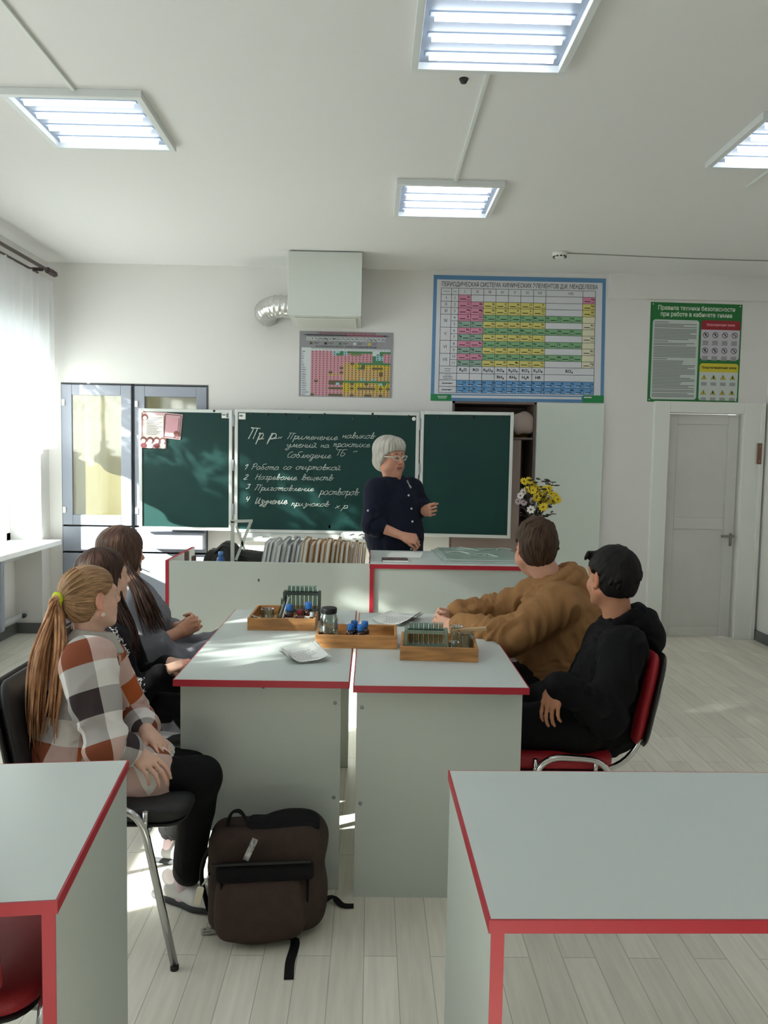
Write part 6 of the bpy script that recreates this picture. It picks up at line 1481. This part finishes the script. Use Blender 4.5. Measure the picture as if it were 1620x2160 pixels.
# ---------------- boy in the ochre hoodie
TB = (212, 164, 140)
J = dict(pelvis=V3(.83, 3.42, .54), belly=A(1190, 1395, 3.42), chest=A(1182, 1310, 3.42), neck=A(1168, 1228, 3.43), shL=A(1178, 1275, 3.23), shR=A(1146, 1252, 3.62), elL=A(1082, 1342, 3.16), wrL=A(955, 1322, 3.37), elR=A(1040, 1288, 3.72), wrR=A(950, 1298, 3.60),
         hiL=V3(.80, 3.32, .54), hiR=V3(.80, 3.52, .54), knL=V3(.36, 3.28, .54), knR=V3(.36, 3.54, .54), anL=V3(.40, 3.30, .095), anR=V3(.40, 3.54, .095))
H = Head(A(1130, 1152, 3.45), (-.13, .99, .0), sc=1.03)
o, base = person_body('person in an ochre hoodie leaning on the table with clasped hands', J, H, TB, 1.05, w=1.2, dep=.85, fat=.5, neck_r=.056, hands=[
    dict(w=J['wrL'], fwd=A(906, 1312, 3.46) - J['wrL'], palm=(.25, 1, .1), side=1, sc=1.0, curl=(.6, .8, .6), thumb=(.4, .3, .3)),
    dict(w=J['wrR'], fwd=A(908, 1300, 3.53) - J['wrR'], palm=(.2, -1, -.1), side=-1, sc=1.0, curl=(.65, .9, .6), thumb=(.4, .4, .3))], footd=((-1, 0), (-1, 0)))
H.features(o, base, (70, 52, 42))
HBo = hair_mat('short_brown_hair', (40, 29, 23), (92, 70, 54), (14, 5, 14), .6)
def shortlocks(seed, n, lo=.006, hi=.013, top=.0):
    def f(F):
        rnd = random.Random(seed)
        for k in range(n):
            a = rnd.uniform(0, 2 * PI); el = rnd.uniform(-.35, 1.45); d = V3(math.sin(a) * math.cos(el), math.cos(a) * math.cos(el), math.sin(el)); p = V3(0, -.012, .036) + d * V3(.080, .100, .086)
            tdir = nrm(np.cross(d, V3(0, .3, 1)) * .8 + V3(0, 0, -.9) + d * .25 + V3(0, .5 * (d[1] > 0), 0)); F.cap(p, p + tdir * rnd.uniform(.022, .042), rnd.uniform(lo, hi), .003, .006)
    return f
hair_cap(H, o, base, HBo, .014, [(-.1, -.03), (-.06, -.024), (-.03, .006), (.0, .020), (.03, .050), (.055, .090), (.1, .11)], -.082, (.02, -.06, .125), fr=16, extra=shortlocks(4, 90), amp=.003, low=.008)
OCH = cloth('ochre_fleece', (152, 112, 72), vary=.08, vscale=14)
ax, up, dp = frame_of(J); bk = -dp if (dp @ (J['chest'] - J['elL'])) < 0 else dp     # towards the back
bk = nrm(V3(.95, -.15, .25))
def b4(F):
    torso(F, J, .024, 1.05, 1.28, .92, 1.08)
    for sd in 'LR': arm(F, J, sd, .024, 1.05, .84, .04, 1.15)
    for sd in 'LR': F.cap(J['el' + sd] * .5 + J['wr' + sd] * .5, J['wr' + sd] * .86 + J['el' + sd] * .14, .05, .042, .02)
    rnd = random.Random(2)
    for sd in 'LR':                                                     # pushed-up sleeve creases
        a, b = J['el' + sd], J['wr' + sd]; d = nrm(b - a)
        for k in range(7):
            c = a + (b - a) * (.22 + .09 * k); e1 = nrm(np.cross(d, V3(.2, 1, .3))); e2 = np.cross(d, e1); r = .058 - .002 * k; t0 = rnd.uniform(0, 6)
            for q in range(6): F.cap(c + r * (e1 * math.cos(t0 + q * .6) + e2 * math.sin(t0 + q * .6)) + d * .012 * math.sin(q), c + r * (e1 * math.cos(t0 + q * .6 + .6) + e2 * math.sin(t0 + q * .6 + .6)) + d * .012 * math.sin(q + 1), .008, None, .012)
    F.cap(J['pelvis'] + V3(0, 0, .05), J['pelvis'] + V3(-.07, -.02, .05), .165, .15, .05)
    F.cap(J['chest'] + bk * .05, J['neck'] + bk * .03 - up * .04, .12, .062, .05)
garment('ochre_hoodie', b4, J, o, base, OCH, fold=.012, seed=13)
def hood(J, H, bk, s=1.0):
    def f(F):
        N = J['neck'] + V3(0, 0, .022); sd = nrm(np.cross(bk, V3(0, 0, 1)))
        pts = [N + (bk * math.cos(a) * .075 + sd * math.sin(a) * .080) * s + V3(0, 0, .028 * math.cos(a) - .030 * (abs(a) > 1.7)) for a in np.linspace(-2.5, 2.5, 13)]
        for a, b in zip(pts, pts[1:]): F.cap(a, b, .022 * s, None, .008)
        for a, b in zip(pts[2:-2], pts[3:-2]): F.cap(a + bk * .035 - V3(0, 0, .03), b + bk * .035 - V3(0, 0, .03), .024 * s, None, .006)
        F.ell(N + bk * .092 * s - V3(0, 0, .060), V3(.070, .080, .062) * s, None, .02); F.ell(N + bk * .112 * s - V3(0, 0, .10), V3(.052, .075, .055) * s, None, .02)
    return f
garment('hood', hood(J, H, bk, 1.05), J, o, base, OCH, h=.0055, fold=.004, seed=15)
bm = BM(); N_ = J['neck']
for q, (dx, dz) in enumerate(((-.075, -.03), (-.07, -.03))): tube(bm, smooth_path([Vector(N_ + V3(dx, -.06 + .1 * q, dz) - base), Vector(N_ + V3(dx - .035, -.07 + .1 * q, dz - .06) - base), Vector(N_ + V3(dx - .03, -.07 + .1 * q, dz - .13) - base)], 5), .0035, 6)
obj('drawstring', bm, cloth('hood_string', (120, 84, 48)), o)
def tee(F):
    ax, up, dp = frame_of(J); F.cap(J['pelvis'] + V3(-.05, -.02, .02), J['pelvis'] + V3(-.19, -.06, .0), .125, .10, .05); F.cap(J['hiL'], J['hiR'], .10, None, .05)
    F.clip(lambda X, Y, Z: .545 - Z + 0 * X + 0 * Y, .01)
garment('shirt_hem', tee, J, o, base, cloth('mauve_white_shirt', (176, 160, 160)), fold=.006, seed=3)
garment('trousers', tr(J, 1.05, .014), J, o, base, DKJ, fold=.003, seed=16)
for sd in 'RL': shoe('shoe', J['an' + sd], (-1, 0), o, base, DARKS, SOLE, 1.1)

# ---------------- boy in black
J = dict(pelvis=V3(.78, 2.85, .54), belly=A(1272, 1500, 2.85), chest=A(1298, 1415, 2.86), neck=A(1306, 1318, 2.87), shL=A(1318, 1368, 2.70), shR=A(1280, 1352, 3.03), elL=A(1278, 1512, 2.62), wrL=A(1177, 1442, 2.64), elR=A(1225, 1450, 3.08), wrR=A(1165, 1480, 2.92),
         hiL=V3(.75, 2.76, .54), hiR=V3(.75, 2.95, .54), knL=V3(.33, 2.74, .535), knR=V3(.33, 2.98, .535), anL=V3(.37, 2.76, .095), anR=V3(.37, 2.98, .095))
H = Head(A(1291, 1219, 2.87), (-.40, .91, .04), sc=1.0)
o, base = person_body('person in a black hoodie seated on the red chair at right', J, H, (198, 142, 112), 1.0, hands=[
    dict(w=J['wrL'], fwd=A(1160, 1490, 2.63) - J['wrL'], palm=(.55, .5, -.2), side=-1, sc=.94, curl=(.35, .35, .3), thumb=(.45, .2, .1)),
    dict(w=J['wrR'], fwd=(-.9, -.1, -.3), palm=(0, 0, -1), side=-1, sc=1.0)], footd=((-1, 0), (-1, 0)))
H.features(o, base, (34, 28, 26))
HK = hair_mat('black_hair', (12, 11, 11), (34, 30, 29), (14, 5, 14), .6)
def fringe(F):
    shortlocks(9, 50, .005, .010)(F)
    for k in range(7): F.cap((-.055 + .018 * k, .072, .082), (-.062 + .018 * k, .092, .050 - .004 * (k % 3)), .011, .004, .008)
hair_cap(H, o, base, HK, .011, [(-.1, -.03), (-.06, -.036), (-.03, -.010), (.0, .012), (.03, .040), (.05, .086), (.1, .125)], -.060, (.02, -.06, .125), fr=16, extra=fringe, amp=.0022, low=.003)
BLH = cloth('black_fleece', (13, 12, 14))
bk = nrm(V3(.93, -.25, .2)); ax, up, dp = frame_of(J)
def b5(F):
    torso(F, J, .020, 1.0, 1.05, .85, 1.0)
    for sd in 'LR': arm(F, J, sd, .022, 1.0, .95, .04, 1.1)
    F.cap(J['chest'] + bk * .01, J['belly'], .125, .12, .05); F.cap(J['pelvis'], J['pelvis'] + V3(-.10, 0, .01), .135, .12, .05)
garment('black_hoodie', b5, J, o, base, BLH, fold=.008, seed=21)
garment('hood', hood(J, H, bk, 1.0), J, o, base, BLH, h=.0055, fold=.004, seed=22)
garment('trousers', tr(J, 1.0, .016), J, o, base, BLKT, fold=.003, seed=23)
for sd in 'RL': shoe('shoe', J['an' + sd], (-1, 0), o, base, DARKS, SOLE, 1.08)

# ---------------- teacher
TY = 5.22
J = dict(pelvis=A(838, 1182, TY), belly=A(832, 1128, TY), chest=A(830, 1070, TY), neck=A(832, 1014, TY), shR=A(796, 1036, 5.11), shL=A(868, 1032, 5.34), elR=A(786, 1106, 5.04), wrR=A(850, 1131, 4.99), elL=A(886, 1066, 5.38), wrL=A(895, 1079, 5.16))
J['hiR'] = J['pelvis'] + V3(-.075, -.05, -.06); J['hiL'] = J['pelvis'] + V3(.075, .05, -.06)
J['knR'] = V3(J['hiR'][0], J['hiR'][1] - .01, .46); J['knL'] = V3(J['hiL'][0] + .02, J['hiL'][1], .46); J['anR'] = V3(J['knR'][0], J['knR'][1] + .03, .095); J['anL'] = V3(J['knL'][0], J['knL'][1] + .03, .095)
H = Head(A(823, 964, TY), (.66, -.75, -.08), (-.06, 0, 1), sc=1.04)
o, base = person_body('person with white hair, white glasses and navy blouse standing behind the desk', J, H, (206, 152, 128), 1.0, w=1.15, dep=.9, fat=1, neck_r=.055, h=.0042, hands=[
    dict(w=J['wrR'], fwd=A(876, 1137, 4.98) - J['wrR'], palm=(.3, .5, -.6), side=-1, sc=1.0, curl=(.9, 1.0, .7), thumb=(.3, .5, .5)),
    dict(w=J['wrL'], fwd=(.35, -.9, .15), palm=(.75, .2, .2), side=1, sc=1.0, curl=(1.35, 1.4, .9), thumb=(.3, .6, .5))], footd=((.5, -.8), (.3, -.9)))
H.features(o, base, (120, 100, 84), .0018)
HW = hair_mat('white_hair', (150, 144, 134), (206, 202, 192), (16, 3, 16), .6)
def vol(F):
    F.ell((0, -.03, .055), (.088, .095, .078), None, .03); F.ell((0, .04, .082), (.075, .055, .04), None, .03); F.ell((.07, -.01, .0), (.022, .045, .06), None, .02); F.ell((-.07, -.01, .0), (.022, .045, .06), None, .02); F.ell((0, -.06, -.03), (.075, .05, .06), None, .03)
hair_cap(H, o, base, HW, .018, [(-.12, -.02), (-.06, .002), (-.02, .022), (.01, .034), (.035, .060), (.05, .098), (.1, .12)], -.105, (-.03, -.02, .15), ears=False, fr=14, extra=vol, amp=.003)
NAVY = cloth('navy_blouse_cloth', (24, 27, 44))
ax, up, dp = frame_of(J); fr_ = nrm(V3(.62, -.78, 0))
def b6(F):
    torso(F, J, .022, 1.0, 1.2, .95, 1.12)
    arm(F, J, 'R', .026, 1.0, .10, .04, 1.2); arm(F, J, 'L', .022, 1.0, .55, .04, 1.12)
    F.cap(J['pelvis'] - V3(0, 0, .02), J['pelvis'] - V3(0, 0, .14), .165, .17, .05); F.cap(J['chest'] + fr_ * .06 + V3(-.05, -.03, 0), J['chest'] + fr_ * .06 + V3(.06, .04, 0), .075, None, .05)
    F.cap(J['elR'] + V3(0, 0, .03), J['elR'] + (J['wrR'] - J['elR']) * .12, .066, .066, .02)
    for k in range(10):
        t0, t1 = -2.3 + .46 * k, -2.3 + .46 * (k + 1); q = lambda t: J['neck'] + (-fr_ * math.cos(t) + nrm(np.cross(fr_, V3(0, 0, 1))) * math.sin(t)) * .066 + V3(0, 0, .010 - .03 * (abs(t) > 1.6)); F.cap(q(t0), q(t1), .012, None, .015)
    F.cap(J['neck'] + fr_ * .09 + V3(0, 0, .03), J['neck'] + fr_ * .13 + V3(0, 0, -.085), .045, .006, .008, 'sub')
garment('navy_blouse', b6, J, o, base, NAVY, fold=.0035, seed=31)
def skirt(F):
    F.cap(J['pelvis'] - V3(0, 0, .05), V3(J['pelvis'][0], J['pelvis'][1], .45), .155, .19, .05)
    for sd in 'LR': leg(F, J, sd, .012, 1.0)
garment('dark_skirt', skirt, J, o, base, cloth('dark_skirt_cloth', (30, 30, 40)), fold=.003, seed=33)
for sd in 'RL': shoe('shoe', J['an' + sd], (.5, -.85), o, base, DARKS, SOLE, 1.0)
BTN = mat('pearl_button', (206, 208, 210), .3)
for px, py, yy in ((862, 1045, 5.07), (868, 1073, 5.05), (870, 1100, 5.045), (867, 1158, 5.06), (776, 1077, 4.98)):
    bm = BM(); ball(bm, Vector(A(px, py, yy) - base), (.007, .004, .007), seg=10); obj('button', bm, BTN, o)
bm = BM(); tube(bm, [Vector(A(859, 1014, 5.12) - base), Vector(A(862, 1021, 5.10) - base), Vector(A(866, 1028, 5.085) - base)], [.006, .003, .007], 8); ball(bm, Vector(A(866, 1028, 5.085) - base), .008, seg=10); obj('brooch', bm, mat('silver', (170, 172, 178), .3, metal=.8), o)
# glasses with white frames
g = BM(); S = lambda x, y, z: Vector(H(x, y, z) - base)
for sg in (-1, 1):
    pts = [S(sg * (.034 + .024 * math.cos(a) * (1.06 if math.cos(a) > 0 else 1)), .104 - .012 * (math.cos(a) > .5), .002 + .014 * math.sin(a) + .003 * math.cos(a)) for a in np.linspace(0, 2 * PI, 19)[:-1]]
    tube(g, pts, .0022, 6, closed=True); tube(g, fillet([S(sg * .058, .094, .009), S(sg * .078, .075, .010), S(sg * .084, -.01, .006)], .012), [.0036] * 8, 6)
tube(g, [S(-.010, .108, .005), S(0, .110, .008), S(.010, .108, .005)], .0022, 6)
gl_ = obj('glasses', g, mat('white_frame', (226, 220, 206), .3), o)
for sg in (-1, 1):
    bm = BM(); bm.faces.new([bm.verts.new(S(sg * (.034 + .023 * math.cos(a)), .104 - .010 * max(0, math.cos(a)), .002 + .013 * math.sin(a))) for a in np.linspace(0, 2 * PI, 17)[:-1]]); obj('lens', bm, mat_glass('lens_glass', (235, 235, 235), .2, .2), gl_)
# ------------------------------------------------------------------ backpack on the floor
BC = V3(-.315, 2.40, .0); BRNF = cloth('brown_canvas', (66, 54, 49), vary=.15, vscale=30); BLKF = cloth('black_canvas', (24, 22, 24)); 
bq = thing('backpack', 'brown and black backpack leaning on the table panel beside the white trainer', 'backpack', (BC[0], BC[1], 0), .10)
def sdf_part(name, fn, m, lo, hi, h=.006, parent=bq, fold=.004, seed=1):
    F = Field(lo, hi, h); fn(F); P, Q = F.mesh(); P = relax(P, Q, 2)
    if fold:
        N = vnormals(P, Q); P = P + N * (fold * (vnoise(P * 14, seed) + .6 * (1 - np.abs(vnoise(P * V3(9, 9, 22), seed + 2)) * 2)))[:, None]
    P[:, 2] = np.maximum(P[:, 2], .001)
    return mesh_obj(name, P, Q, m, parent)
ca, sa = math.cos(-.16), math.sin(-.16); RB = np.array([[1, 0, 0], [0, ca, -sa], [0, sa, ca]])
def body(F):
    F.rbox((0, .03, .165), (.178, .095, .158), RB, .05, .02); F.ell((.09, .03, .17), (.085, .10, .12), None, .05); F.ell((.02, .0, .10), (.165, .12, .10), None, .05); F.ell((.10, .06, .27), (.09, .08, .07), None, .05); F.clip(lambda X, Y, Z: .002 - Z + 0 * X + 0 * Y, .01)
sdf_part('bag_body', body, BRNF, (-.26, -.2, -.02), (.26, .22, .4), fold=.003)
def pocket(F):
    F.rbox((-.015, -.075, .115), (.135, .045, .095), RB, .04, .02); F.ell((-.01, -.09, .09), (.13, .05, .085), None, .03)
pk = sdf_part('front_pocket', pocket, cloth('brown_canvas_pocket', (70, 56, 51), vary=.12, vscale=30), (-.26, -.22, -.02), (.26, .1, .32), fold=.003, seed=4)
def band(z0, dz, w, y, r, x=0):
    def f(F): F.rbox((x, y, z0), (w, .05, dz), RB, r, .01)
    return f
sdf_part('black_band', band(.215, .026, .150, -.052, .018), BLKF, (-.26, -.22, 0), (.26, .1, .4), .005, fold=.002)
sdf_part('top_panel', lambda F: (F.rbox((.055, .045, .312), (.115, .062, .020), RB, .018, .01), F.ell((.08, .05, .325), (.085, .06, .022), None, .02)), BLKF, (-.26, -.22, .2), (.26, .22, .42), .005, fold=.002)
bm = BM(); box(bm, -.16, .14, -.095, -.088, .252, .259, M=Matrix.Rotation(-.0, 4, 'X')); obj('zip', bm, BLACKP, bq)
for k, x in enumerate((-.13, .13)):
    bm = BM(); tube(bm, [(x, -.092, .12), (x, -.1, .20)], .004, 6); obj('seam_piping', bm, BLKF, bq)
bm = BM(); tube(bm, smooth_path([(-.125, .02, .315), (-.110, .015, .365), (-.085, .01, .375), (-.065, .01, .35), (-.045, .0, .30)], 6), .013, 10, flat=.35); obj('top_handle', bm, BLKF, bq)
bm = BM(); box(bm, -.009, .009, -.004, .004, -.035, .035, M=Matrix.Translation((-.045, -.075, .292)) @ Matrix.Rotation(.42, 4, 'Y')); zp = obj('zip_tag', bm, mat('white_print_tag', (200, 200, 198), .6, vary=.8, vscale=60), bq, bevel=.001)
bm = BM(); tube(bm, smooth_path([(-.17, .0, .27), (-.195, .0, .22), (-.20, .01, .15), (-.18, .01, .06)], 6), .017, 10, flat=.4); obj('shoulder_strap', bm, BLKF, bq)
def strap(pts, wd, nm='loose_strap'):
    bm = BM(); P = smooth_path(pts, 6); prev = None
    for i, p in enumerate(P):
        d = (P[min(i + 1, len(P) - 1)] - P[max(i - 1, 0)]); d.z = 0; n = Vector((-d.y, d.x, 0)).normalized() * wd / 2
        cur = [bm.verts.new(p + n), bm.verts.new(p - n), bm.verts.new(p - n + Vector((0, 0, .003))), bm.verts.new(p + n + Vector((0, 0, .003)))]
        if prev:
            for a in range(4): bm.faces.new((prev[a], prev[(a + 1) % 4], cur[(a + 1) % 4], cur[a]))
        else: bm.faces.new(cur[::-1])
        prev = cur
    bm.faces.new(prev); obj(nm, bm, BLKF, bq)
iM = Matrix.Rotation(-.10, 3, 'Z')
L_ = lambda px, py, z: (iM @ (Vector(at(px, py, z=z)) - Vector((BC[0], BC[1], 0))))
strap([(.05, -.11, .03), L_(622, 1985, .004), L_(612, 2030, .002), L_(609, 2066, .002)], .028)
strap([(.16, .0, .05), L_(698, 1893, .02), L_(722, 1910, .004), L_(746, 1912, .002)], .024)
# key tags
kt = thing('key_tag', 'flat pale key tag with dark marks lying on the floor beside the backpack', 'key tag', tuple(at(440, 1966, z=.001)), .2)
bm = BM(); rslab(bm, .052, .036, .004, .008, M=Matrix.Translation((0, 0, .004)) @ Matrix.Rotation(PI / 2, 4, 'X')); tg = obj('tag_plate', bm, mat('pale_card', (170, 164, 158), .5), kt)
bm = BM()
for x, z in ((-.012, .006), (.010, .007)): disc_ = [bm.verts.new((x + .004 * math.cos(a), z + .003 * math.sin(a), .0065)) for a in np.linspace(0, 2 * PI, 11)[:-1]]; bm.faces.new(disc_)
quad(bm, [(-.018, -.010, .0065), (.008, -.012, .0065), (.008, -.009, .0065), (-.018, -.007, .0065)]); obj('dark_mark', bm, DARK, tg)
bm = BM()
for k in range(4): tube(bm, [Vector((.034 + .007 * k + .005 * math.cos(a), -.004 + .005 * math.sin(a) * (1 if k % 2 else .4), .006 + .004 * math.sin(a) * (k % 2 == 0))) for a in np.linspace(0, 2 * PI, 10)[:-1]], .0013, 5, closed=True)
obj('chain', bm, CHROME, kt)
bm = BM(); rslab(bm, .022, .060, .003, .008, M=Matrix.Translation((-.195, -.115, .175)) @ Matrix.Rotation(.2, 4, 'Y')); hp = obj('hanging_charm', bm, mat('cream_charm', (226, 216, 196), .5), bq)
bm = BM(); tube(bm, [Vector((-.185, -.112, .205)), Vector((-.17, -.105, .225)), Vector((-.165, -.09, .23))], .003, 6); obj('charm_clip', bm, CHROME, hp)
